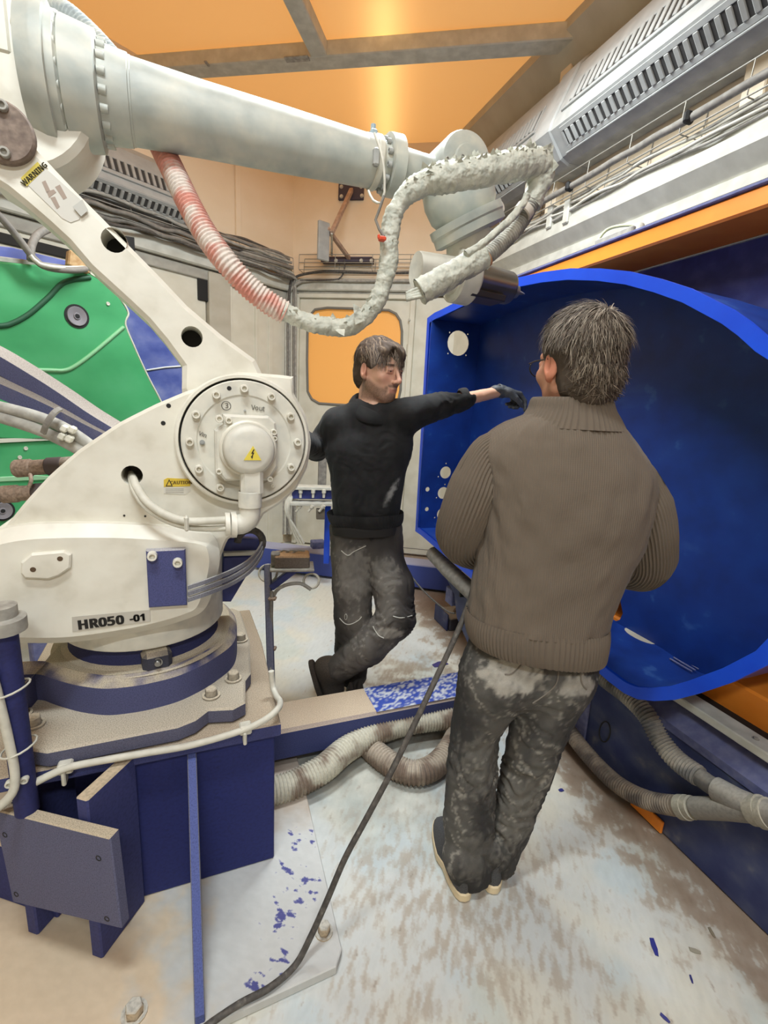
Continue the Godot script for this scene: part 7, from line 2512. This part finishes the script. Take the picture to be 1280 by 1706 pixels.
	s.cap(px3(PA, lg[1][4]), heel_r + Vector3(0.002, 0.135, -0.05), 0.05, 0.05, 0.01)
	mb = Mb.new()
	var ff := noise(1.0, 151, 2)
	s.into(mb, folds([[px3(PA, [795, 1285, 0.05]), 0.11, 0.011], [px3(PA, [880, 1300, 0.05]), 0.13, 0.011], [px3(PA, [785, 1450, 0.05]), 0.10, 0.010], [px3(PA, [845, 1420, 0.05]), 0.12, 0.012], [px3(PA, [880, 1180, 0.08]), 0.08, 0.007]], ff, 0.003))
	var jm := painted([[0.15, Color(0.7, 0.7, 0.7)], [0.5, Color(0.92, 0.92, 0.92)], [0.85, Color(1, 1, 1)]], 0.2, 0.9, 6.0, 152)
	var butt := px3(PA, [852, 1132, 0.12])
	obj("jeans", mb, jm, t, denim(rgb(50, 48, 47), rgb(74, 71, 68), rgb(182, 176, 164), noise(4.0, 153, 3), noise(48.0, 154, 4), [[butt, Vector3(0.10, 0.055, 0.09), 1.1], [px3(PA, [962, 1140, 0.10]), Vector3(0.07, 0.035, 0.08), 0.9], [px3(PA, [800, 1280, 0.08]), Vector3(0.07, 0.12, 0.08), 0.22], [px3(PA, [865, 1350, 0.06]), Vector3(0.08, 0.16, 0.08), 0.28], [px3(PA, [790, 1420, 0.08]), Vector3(0.08, 0.1, 0.08), 0.2]], 0.02))
	# pockets, seam and belt loops
	var stitch := plain(rgb(120, 112, 102), 0.9)
	for q in [[[1096, 928], [1140, 926], [1178, 886]], [[1092, 965], [1130, 972], [1150, 984]], [[1090, 884], [1118, 862], [1120, 835]]]:
		var pp := PackedVector3Array()
		for w in q:
			pp.append(cast_to(mb, w[1], w[0]))
		var m2 := Mb.new()
		m2.tube(smooth(pp, 0.006), 0.0022, 6)
		obj("seam", m2, stitch, t)
	# shoes
	var sole := plain(rgb(226, 206, 168), 0.6)
	var up := mottled([[0.2, rgb(62, 62, 64)], [0.8, rgb(92, 92, 92)]], 0.1, 0.85, 4.0, 155)
	for q in [[heel_l, at_height(737, 1384, 0.0), "shoe"], [heel_r, heel_r + Vector3(0.03, 0, -0.285), "shoe"]]:
		var root := Node3D.new()
		root.name = "shoe"
		root.position = q[0] - t.position
		t.add_child(root, true)
		var d: Vector3 = (q[1] - q[0]).normalized()
		shoe(root, q[0], q[0] + d * 0.295, 0.108, sole, up, 0.075, 0.034)
	# hair, ear and spectacles
	var cap := Sdf.new(HX.origin - Vector3.ONE * 0.16, HX.origin + Vector3.ONE * 0.17, 0.005)
	cap.ell(HX * Vector3(0, 0.040, -0.020), HX.basis, Vector3(0.086, 0.092, 0.098), 0.01)
	cap.ell(HX * Vector3(0, -0.045, -0.045), HX.basis, Vector3(0.066, 0.06, 0.062), 0.03)
	cap.ell(HX * Vector3(0, -0.03, 0.075), HX.basis, Vector3(0.1, 0.085, 0.075), 0.012, true)
	for e in [-1, 1]: cap.ell(HX * Vector3(0.085 * e, -0.02, 0.0), HX.basis, Vector3(0.022, 0.036, 0.026), 0.01, true)
	mb = Mb.new()
	var hn := noise(30.0, 156, 3)
	cap.into(mb, func(p: Vector3, _g: Vector3) -> float: return 0.003 * hn.get_noise_3dv(p))
	for k in mb.v.size(): mb.uv[k] = Vector2(0.3 + 0.3 * hn.get_noise_3dv(mb.v[k] * 3.0), 0)
	var hm := Mb.new()
	strands(hm, HX, 8000, 157, func(d: Vector3):
		if d.z > 0.35 and d.y < 0.55: return null
		if d.y < -0.72 or (absf(d.x) > 0.75 and d.y < 0.05 and d.z > -0.5): return null
		if d.y < -0.1 and d.z > -0.25: return null
		return Vector3(d.x * 0.086, 0.040 + d.y * (0.092 if d.y > 0.0 else 0.165), -0.022 + d.z * (0.098 if d.y > -0.3 else 0.112)),
		func(d: Vector3) -> Vector3:
			var w := Vector3(-0.18, 0.72, -0.66)
			return ((d - w * d.dot(w)) + w.cross(d) * 0.35 + Vector3(0, -0.25, 0)).normalized(),
		func(d: Vector3) -> float: return 0.046 if d.y > 0.2 else 0.030, 0.0013, 0.75)
	mb.v.append_array(hm.v); mb.nn.append_array(hm.nn)
	var base := mb.uv.size()
	mb.uv.append_array(hm.uv)
	for k in hm.ix: mb.ix.append(base + k)
	hair_obj("hair", mb, rgb(68, 56, 45), rgb(168, 154, 136), 0.5, t)
	mb = Mb.new()
	var gm := plain(rgb(40, 36, 34), 0.3)
	for e in [-1, 1]:
		mb.tube(pts([HX * Vector3(0.080 * e, 0.012, -0.005), HX * Vector3(0.078 * e, 0.014, 0.05), HX * Vector3(0.066 * e, 0.014, 0.097)]), 0.0022, 6)
		var ring := PackedVector3Array()
		for k in 17: ring.append(HX * Vector3(0.036 * e + 0.027 * cos(TAU * k / 16), 0.004 + 0.02 * sin(TAU * k / 16), 0.106 - 0.007 * absf(cos(TAU * k / 16))))
		mb.tube(ring, 0.0018, 6, false)
	mb.tube(pts([HX * Vector3(-0.01, 0.008, 0.108), HX * Vector3(0, 0.011, 0.113), HX * Vector3(0.01, 0.008, 0.108)]), 0.0016, 6)
	obj("spectacles", mb, gm, t)

func cast_to(mb: Mb, x: float, y: float) -> Vector3:      # the mesh point first met in that direction (nearest vertex to the line, in front)
	var r := ray(x, y)
	var best := 1e9
	var hit := Vector3.ZERO
	var depth := 1e9
	for p in mb.v:
		var z := (p - EYE).dot(cam_dir)
		var d := (EYE + r * z - p).length()
		if d < 0.012 and z < depth:
			depth = z
			hit = p
		if depth > 1e8 and d < best:
			best = d
			hit = p
	return hit - cam_dir * 0.001

func young_man():
	var PB := Place.new(Vector3(0.0, 0, -2.25), Vector3.RIGHT, Vector3.BACK)
	var t := thing("person", "bearded young person in a black sweatshirt pointing into the blue hood with a gloved hand", "person", Vector3(-0.05, 0, -2.25))
	var J := {
		"neck": px3(PB, [622, 676, 0.0]), "chest": px3(PB, [618, 740, 0.0]), "waist": px3(PB, [612, 850, 0.0]), "pelvis": px3(PB, [610, 890, 0.0]),
		"sr": px3(PB, [562, 705, 0.0]), "er": px3(PB, [527, 748, -0.10]), "wr": RP.p(0.10, 1.39, -0.445),
		"sl": px3(PB, [682, 690, 0.02]), "el": px3(PB, [762, 668, -0.05]), "wl": px3(PB, [835, 652, -0.16]),
		"hr": px3(PB, [585, 905, 0.0]), "kr": px3(PB, [588, 1020, 0.03]), "ar": px3(PB, [590, 1128, -0.02]),
		"hl": px3(PB, [640, 905, 0.0]), "kl": px3(PB, [664, 1036, 0.13]), "al": px3(PB, [566, 1118, 0.12])}
	var face := Vector3(0.74, -0.08, 0.67).normalized()
	var hx := Vector3.UP.cross(face).normalized()
	var HX := Transform3D(Basis(hx, face.cross(hx), face).rotated(Vector3(0, 0, 1), -0.02), px3(PB, [632, 619, 0.0]))
	HX.basis = HX.basis.scaled(Vector3.ONE * 1.12)
	var mb := Mb.new()
	head_sdf(HX, J.neck + Vector3(-0.01, -0.05, 0), 0.0036, mb, 0.058)
	var s := Sdf.new(Vector3(-0.55, 0.0, -2.6), Vector3(0.75, 1.6, -1.6), 0.015)
	var fl := [PB.n, 0.68]
	s.cap(J.neck, J.chest + Vector3(0, 0, -0.03), 0.055, 0.06, 0.02)
	s.cap(J.chest, J.waist, 0.10, 0.09, 0.04, fl)
	s.cap(J.sr, J.sl, 0.05, 0.05, 0.05)
	s.cap(J.waist, J.pelvis, 0.09, 0.10, 0.04, fl)
	for q in [["sr", "er", "wr"], ["sl", "el", "wl"]]:
		s.cap(J[q[0]], J[q[1]], 0.04, 0.030, 0.02)
		s.cap(J[q[1]], J[q[2]], 0.033, 0.027, 0.02)
	for q in [["hr", "kr", "ar"], ["hl", "kl", "al"]]:
		s.cap(J[q[0]], J[q[1]], 0.075, 0.05, 0.03)
		s.cap(J[q[1]], J[q[2]], 0.05, 0.035, 0.02)
	s.into(mb)
	# bare hand on the robot, hidden behind the disc
	var fx: Vector3 = (RP.u * -0.95 + Vector3.UP * 0.3).normalized()
	var zz := fx.cross(-RP.n)
	hand_sdf(Transform3D(Basis(fx, -RP.n, zz), J.wr + fx * 0.02), [[0.3, 0.3, 0.2], [0.3, 0.3, 0.2], [0.35, 0.3, 0.2], [0.4, 0.3, 0.2]], mb, 0.0045)
	var inv := HX.affine_inverse()
	var skin := lin(rgb(214, 166, 140))
	var red := lin(rgb(204, 138, 116))
	var beard := lin(rgb(92, 68, 54))
	var lip := lin(rgb(178, 108, 96))
	var brow := lin(rgb(52, 40, 34))
	var bn := noise(160.0, 161, 2)
	obj("body", mb, skin_material(), t, func(p: Vector3, _n: Vector3) -> Color:
		var q: Vector3 = inv * p
		var c := skin
		if q.y < -0.2 or q.length() > 0.2: return c
		c = c.lerp(red, 0.6 * exp(-(Vector3(absf(q.x), q.y, q.z) - Vector3(0.04, -0.022, 0.075)).length_squared() / 0.0006))
		c = c.lerp(red, 0.6 * exp(-(q - Vector3(0, -0.028, 0.118)).length_squared() / 0.0002))
		if absf(q.x) > 0.07: c = c.lerp(red, 0.6)
		var g := 0.5 + 0.5 * bn.get_noise_3dv(p)
		# beard along the jaw, chin and upper lip
		var line := -0.030 - 0.028 * smoothstep(0.0, 0.07, q.z) if q.z < 0.075 else -0.078
		var b := smoothstep(0.010, -0.012, q.y - line) * smoothstep(-0.045, -0.02, q.z) * smoothstep(-0.125, -0.105, q.y)
		b = maxf(b, exp(-pow((q.y + 0.0495) / 0.006, 2.0)) * smoothstep(0.032, 0.024, absf(q.x)) * smoothstep(0.07, 0.085, q.z))
		b = maxf(b, smoothstep(0.012, 0.0, absf(absf(q.x) - 0.031)) * smoothstep(-0.047, -0.055, q.y) * smoothstep(0.05, 0.07, q.z))
		var onlip := smoothstep(0.0105, 0.007, absf(q.y + 0.0665)) * smoothstep(0.026, 0.018, absf(q.x)) * smoothstep(0.078, 0.086, q.z)
		b *= 1.0 - onlip
		c = c.lerp(beard, clampf(b * (0.52 + 0.42 * g), 0, 1))
		c = c.lerp(lip, onlip * 0.55)
		# brows and lash line
		var bx := absf(q.x)
		if q.z > 0.05:
			var by := 0.0295 - 0.06 * maxf(0.0, bx - 0.034)
			c = c.lerp(brow, 0.85 * smoothstep(0.0055, 0.003, absf(q.y - by)) * smoothstep(0.052, 0.044, bx) * smoothstep(0.010, 0.016, bx))
			c = c.lerp(brow, 0.75 * smoothstep(0.0036, 0.0012, absf(q.y - 0.0072)) * smoothstep(0.0145, 0.011, absf(bx - 0.031)) )
			c = c.lerp(red, 0.35 * smoothstep(0.012, 0.006, absf(q.y - 0.004)) * smoothstep(0.018, 0.012, absf(bx - 0.031)))
		return c)
	# eyes between the lids
	for e in [-1, 1]:
		var em := Mb.new()
		var c := HX * Vector3(0.0315 * e, 0.0072, 0.0845)
		em.lathe([Vector2(0, -0.0085), Vector2(0.006, -0.006), Vector2(0.0085, 0), Vector2(0.006, 0.006), Vector2(0.0, 0.0085)], axis(c, face), 16, 3.0)
		var ey := obj("eye", em, plain(rgb(206, 196, 190), 0.2), t)
		em = Mb.new()
		var gaze := (face + Vector3(0.25, -0.1, -0.05)).normalized()
		em.lathe([Vector2(0.0046, 0.0074), Vector2(0.003, 0.0084), Vector2(0, 0.0088)], axis(c, gaze), 14, 3.0)
		obj("iris", em, plain(rgb(44, 30, 24), 0.15), ey)
	# trousers
	s = Sdf.new(Vector3(-0.35, 0.04, -2.5), Vector3(0.32, 1.0, -1.92), 0.009)
	s.cap(px3(PB, [585, 882, 0.0]), px3(PB, [636, 882, 0.0]), 0.105, 0.10, 0.03, [PB.n, 0.8])
	s.cap(px3(PB, [590, 915, 0.0]), px3(PB, [638, 912, 0.0]), 0.11, 0.10, 0.04, [PB.n, 0.85])
	var rl := [[588, 925, 0.01], [588, 975, 0.03], [588, 1025, 0.04], [586, 1080, 0.0], [588, 1122, -0.02]]
	var ll := [[634, 920, 0.01], [655, 975, 0.07], [660, 1030, 0.13], [615, 1078, 0.14], [566, 1112, 0.12]]
	var rr := [0.105, 0.098, 0.09, 0.08, 0.075]
	var lr := [0.10, 0.096, 0.088, 0.080, 0.066]
	for k in 4:
		s.cap(px3(PB, rl[k]), px3(PB, rl[k + 1]), rr[k], rr[k + 1], 0.02)
		s.cap(px3(PB, ll[k]), px3(PB, ll[k + 1]), lr[k], lr[k + 1], 0.02)
	mb = Mb.new()
	s.into(mb, folds([[px3(PB, [665, 1030, 0.15]), 0.14, 0.012], [px3(PB, [585, 1090, 0.05]), 0.12, 0.010], [px3(PB, [650, 950, 0.1]), 0.1, 0.006], [px3(PB, [600, 1085, 0.15]), 0.10, 0.010]], noise(1.0, 162, 2), 0.003))
	obj("trousers", mb, painted([[0.15, Color(0.72, 0.72, 0.72)], [0.5, Color(0.93, 0.93, 0.93)], [0.85, Color(1, 1, 1)]], 0.2, 0.9, 5.0, 163), t, denim(rgb(48, 44, 42), rgb(104, 97, 91), rgb(172, 165, 154), noise(3.5, 164, 3), noise(44.0, 165, 4), [[px3(PB, [652, 1052, 0.2]), Vector3(0.07, 0.035, 0.08), 0.95], [px3(PB, [590, 960, 0.12]), Vector3(0.10, 0.16, 0.08), 0.36], [px3(PB, [640, 960, 0.15]), Vector3(0.09, 0.10, 0.08), 0.26]], -0.06))
	var piping := plain(rgb(188, 184, 174), 0.8)
	for q in [[[563, 1030], [572, 1040], [585, 1042], [600, 1036], [606, 1030]], [[653, 1026], [670, 1029], [690, 1028]], [[566, 915], [578, 923], [594, 919], [606, 908]], [[620, 1040], [628, 1056], [640, 1066]]]:
		var pp := PackedVector3Array()
		for w in q: pp.append(cast_to(mb, w[0], w[1]))
		var m2 := Mb.new()
		m2.tube(smooth(pp, 0.006), 0.0024, 6)
		obj("piping", m2, piping, t)
	var m3 := Mb.new()
	var lc := cast_to(mb, 573, 1027)
	var rg := PackedVector3Array()
	for k in 13: rg.append(lc + Vector3(0.006 * cos(TAU * k / 12), 0.015 * sin(TAU * k / 12), 0.004))
	m3.tube(rg, 0.0015, 5, false)
	obj("pocket_emblem", m3, piping, t)
	m3 = Mb.new()
	beam_box(m3, cast_to(mb, 617, 893), cast_to(mb, 618, 902), 0.014, 0.006, 0.002, Vector3.BACK)
	obj("belt_loop", m3, plain(rgb(40, 36, 34), 0.9), t)
	# sweatshirt
	s = Sdf.new(Vector3(-0.5, 0.9, -2.62), Vector3(0.6, 1.56, -1.68), 0.009)
	s.cap(px3(PB, [588, 745, 0.0]), px3(PB, [650, 740, 0.0]), 0.122, 0.108, 0.05, [PB.n, 0.85])
	s.cap(px3(PB, [566, 706, -0.01]), px3(PB, [680, 695, 0.01]), 0.062, 0.058, 0.06)
	s.cap(px3(PB, [600, 690, 0.0]), px3(PB, [650, 688, 0.0]), 0.07, 0.062, 0.05)
	s.cap(px3(PB, [590, 770, 0.0]), px3(PB, [592, 846, 0.0]), 0.116, 0.108, 0.05, [PB.n, 0.9])
	s.cap(px3(PB, [640, 770, 0.0]), px3(PB, [632, 846, 0.0]), 0.108, 0.100, 0.05, [PB.n, 0.9])
	s.cap(J.sl, J.el, 0.074, 0.052, 0.04)
	s.cap(J.el, px3(PB, [777, 664, -0.06]), 0.052, 0.047, 0.02)
	s.cap(J.sr, J.er, 0.070, 0.056, 0.04)
	s.cap(J.er, J.er.lerp(J.wr, 0.85), 0.055, 0.045, 0.02)
	mb = Mb.new()
	s.into(mb, folds([[px3(PB, [735, 680, 0.0]), 0.10, 0.010], [px3(PB, [600, 790, 0.1]), 0.14, 0.005], [px3(PB, [600, 860, 0.08]), 0.10, 0.012], [px3(PB, [545, 740, 0.0]), 0.08, 0.010], [px3(PB, [640, 720, 0.1]), 0.08, 0.006]], noise(1.0, 166, 2), 0.002))
	var black := plain(Color.WHITE, 0.9)
	black.vertex_color_use_as_albedo = true
	black.rim_enabled = true
	black.rim = 0.1
	var dn := noise(14.0, 167, 3)
	var mark := px3(PB, [652, 822, 0.1])
	var cloth := func(p: Vector3, n: Vector3) -> Color:
		var k := 0.03 + 0.08 * dn.get_noise_3dv(p) + 0.05 * n.y
		var q := (p - mark)
		var along := q.dot(Vector3(0.42, 0.9, 0)); var across := q.dot(Vector3(0.9, -0.42, 0))
		var m := smoothstep(1.0, 0.2, Vector2(along / 0.09, across / 0.018).length() + 0.5 * dn.get_noise_3dv(p * 3.0)) * (1.0 if q.z > -0.1 else 0.0)
		return lin(rgb(19, 18, 19)).lerp(lin(rgb(96, 94, 92)), clampf(k, 0, 1)).lerp(lin(rgb(170, 168, 164)), m * 0.6)
	obj("sweatshirt", mb, black, t, cloth)
	# waistband, cowl collar, cuff
	mb = Mb.new()
	loft(mb, PB, [[852, 546, 672, 0.115, 0.0, 0], [862, 548, 671, 0.118, 0.0, 2], [870, 552, 668, 0.112, 0.0, 2], [873, 558, 662, 0.10, 0.0, 2]], 240, func(a: float, r: float) -> float: return 0.001 * cos(a * 60.0) + 0.004 * sin(a * 5.0 + r * 20.0))
	obj("waistband", mb, black, t, cloth)
	mb = Mb.new()
	loft(mb, PB, [[866, 556, 660, 0.1, 0.0, 0], [874, 552, 665, 0.108, 0.0, 0], [886, 552, 665, 0.108, 0.0, 0]], 80, func(_a: float, _r: float) -> float: return 0.0)
	obj("belt", mb, plain(rgb(34, 31, 30), 0.8), t)
	mb = Mb.new()
	var col := PackedVector3Array()
	for k in 25:
		var a := TAU * k / 24
		col.append(J.neck + Vector3(-0.010 + 0.090 * cos(a), -0.012 - 0.034 * sin(a) - 0.016 * cos(a), 0.076 * sin(a)))
	var rows := []
	for k in 25:
		var c: Vector3 = col[k]
		var od: Vector3 = ((c - J.neck) * Vector3(1, 0, 1)).normalized()
		var row := PackedVector3Array()
		for j in 14:
			var b := TAU * j / 14
			row.append(c + od * 0.016 * cos(b) + Vector3.UP * (0.034 * sin(b)) + od * 0.012 * sin(b) * -1.0)
		rows.append(row)
	mb.grid(rows, true)
	obj("cowl_collar", mb, black, t, cloth)
	mb = Mb.new()
	var cd: Vector3 = (px3(PB, [790, 662, -0.07]) - J.el).normalized()
	mb.lathe([Vector2(0.044, -0.03), Vector2(0.051, -0.024), Vector2(0.052, -0.008), Vector2(0.050, 0.004), Vector2(0.044, 0.006)], axis(px3(PB, [777, 664, -0.06]), cd), 28, 2.0)
	obj("cuff", mb, black, t, cloth)
	# glove: pointing hand
	mb = Mb.new()
	fx = (px3(PB, [878, 662, -0.22]) - J.wl).normalized()
	zz = Vector3(0.1, 0.15, 1.0)
	zz = (zz - fx * zz.dot(fx)).normalized()
	var GX := Transform3D(Basis(fx, zz.cross(fx), zz), J.wl + fx * 0.012)
	if GX.basis.y.y < 0.0: GX.basis = Basis(fx, -GX.basis.y, -GX.basis.z)
	GX.basis = GX.basis.scaled(Vector3.ONE * 0.98)
	hand_sdf(GX, [[0.75, 0.55, 0.3], [1.1, 1.2, 0.6], [1.15, 1.2, 0.6], [1.2, 1.2, 0.6]], mb, 0.003, 1.15, 0.7)
	var gl := mottled([[0.2, rgb(64, 66, 70)], [0.8, rgb(88, 90, 94)]], 0.08, 0.6, 4.0, 168)
	var go := obj("glove", mb, gl, t)
	go.set_meta("label", "dark grey work glove on the pointing hand")
	mb = Mb.new()
	mb.lathe([Vector2(0.028, -0.012), Vector2(0.033, -0.012), Vector2(0.032, 0.0), Vector2(0.031, 0.02)], axis(J.wl - fx * 0.004, fx), 24, 2.0)
	obj("cuff", mb, gl, go)
	# boots
	var rub := mottled([[0.2, rgb(54, 46, 41)], [0.8, rgb(86, 76, 66)]], 0.08, 0.85, 4.0, 169)
	var root := Node3D.new()
	root.name = "boot"
	root.position = Vector3(J.ar.x, 0, J.ar.z) - t.position
	t.add_child(root, true)
	shoe(root, Vector3(J.ar.x - 0.01, 0, J.ar.z - 0.07), Vector3(J.ar.x + 0.03, 0, J.ar.z + 0.22), 0.105, rub, rub, 0.11, 0.03)
	# the crossed boot stands on its toe
	s = Sdf.new(Vector3(-0.45, -0.02, -2.35), Vector3(-0.02, 0.36, -1.95), 0.006)
	var toe := px3(PB, [545, 1170, 0.10]); toe.y = 0.045
	var hl := px3(PB, [528, 1110, 0.10])
	s.cap(J.al, px3(PB, [550, 1118, 0.11]), 0.055, 0.055, 0.02)
	s.cap(hl + Vector3(0.035, 0, 0), toe + Vector3(0.02, 0.03, 0), 0.048, 0.042, 0.03)
	s.cap(px3(PB, [552, 1112, 0.11]), toe + Vector3(0.045, 0.05, 0), 0.052, 0.04, 0.03)
	mb = Mb.new()
	s.into(mb)
	root = Node3D.new()
	root.name = "boot"
	root.position = Vector3(toe.x, 0, toe.z) - t.position
	t.add_child(root, true)
	obj("upper", mb, rub, root)
	mb = Mb.new()
	var so := PackedVector2Array()
	for k in 24:
		var a := TAU * k / 24
		so.append(Vector2(0.048 * cos(a) * (0.85 if sin(a) > 0.0 else 1.0), 0.125 * signf(sin(a)) * pow(absf(sin(a)), 0.8)))
	var sd := (hl - toe).normalized()
	var sn := Vector3(-1, 0, 0)
	sn = (sn - sd * sn.dot(sd)).normalized()
	mb.prism(so, 0.0, 0.024, Transform3D(Basis(sd.cross(sn), sd, sn), (hl + toe) / 2 + sn * 0.01 + Vector3(0, 0.005, 0)), 0.004, [], 1.0)
	obj("sole", mb, rub, root)
	# hair: straight, brushed forward into a fringe
	var cap := Sdf.new(HX.origin - Vector3.ONE * 0.18, HX.origin + Vector3.ONE * 0.19, 0.005)
	var hb := HX.basis
	cap.ell(HX * Vector3(0, 0.048, -0.016), hb, Vector3(0.086, 0.088, 0.103), 0.01)
	cap.ell(HX * Vector3(0, 0.07, 0.055), hb, Vector3(0.064, 0.040, 0.050), 0.03)
	cap.ell(HX * Vector3(0, -0.025, -0.055), hb, Vector3(0.072, 0.062, 0.056), 0.03)
	cap.ell(HX * Vector3(0, -0.035, 0.080), hb, Vector3(0.105, 0.080, 0.082), 0.012, true)
	cap.ell(HX * Vector3(-0.024, 0.056, 0.105), hb, Vector3(0.024, 0.044, 0.034), 0.012, true)
	for e in [-1, 1]: cap.ell(HX * Vector3(0.088 * e, -0.015, -0.002), hb, Vector3(0.024, 0.036, 0.030), 0.01, true)
	mb = Mb.new()
	var hn := noise(26.0, 170, 3)
	cap.into(mb, func(p: Vector3, _g: Vector3) -> float:
		var q: Vector3 = inv * p
		return 0.006 * hn.get_noise_3d(q.x * 2.2, q.y * 0.5, q.z * 0.5))
	for k in mb.v.size():
		var q: Vector3 = inv * mb.v[k]
		mb.uv[k] = Vector2(0.5 + 0.5 * hn.get_noise_3d(q.x * 3.0, q.y * 0.8, q.z * 0.8), 0)
	var hm := Mb.new()
	strands(hm, HX, 4200, 171, func(d: Vector3):
		if d.y < -0.75: return null
		if d.z > 0.25 and d.y < 0.18: return null
		if d.z > 0.3 and absf(d.x + 0.26) < 0.15 and d.y < 0.8: return null
		if d.z > -0.3 and d.y < -0.05: return null
		return Vector3(d.x * 0.085, 0.050 + d.y * (0.088 if d.y > 0.0 else 0.11), -0.012 + d.z * (0.104 if d.z < 0.0 else 0.112)),
		func(d: Vector3) -> Vector3:
			if d.y > 0.1: return Vector3(d.x * 0.9 - 0.15, -0.15, 0.95 if d.z > -0.35 else -0.8)
			return Vector3(d.x * 0.2, -1.0, -0.15 if d.z < 0.2 else 0.25),
		func(d: Vector3) -> float: return (0.066 if d.z > 0.1 else 0.05) if d.y > 0.15 else 0.034, 0.0015, 0.3)
	mb.v.append_array(hm.v); mb.nn.append_array(hm.nn)
	var base := mb.uv.size()
	mb.uv.append_array(hm.uv)
	for k in hm.ix: mb.ix.append(base + k)
	hair_obj("hair", mb, rgb(62, 47, 36), rgb(146, 122, 98), 0.42, t)
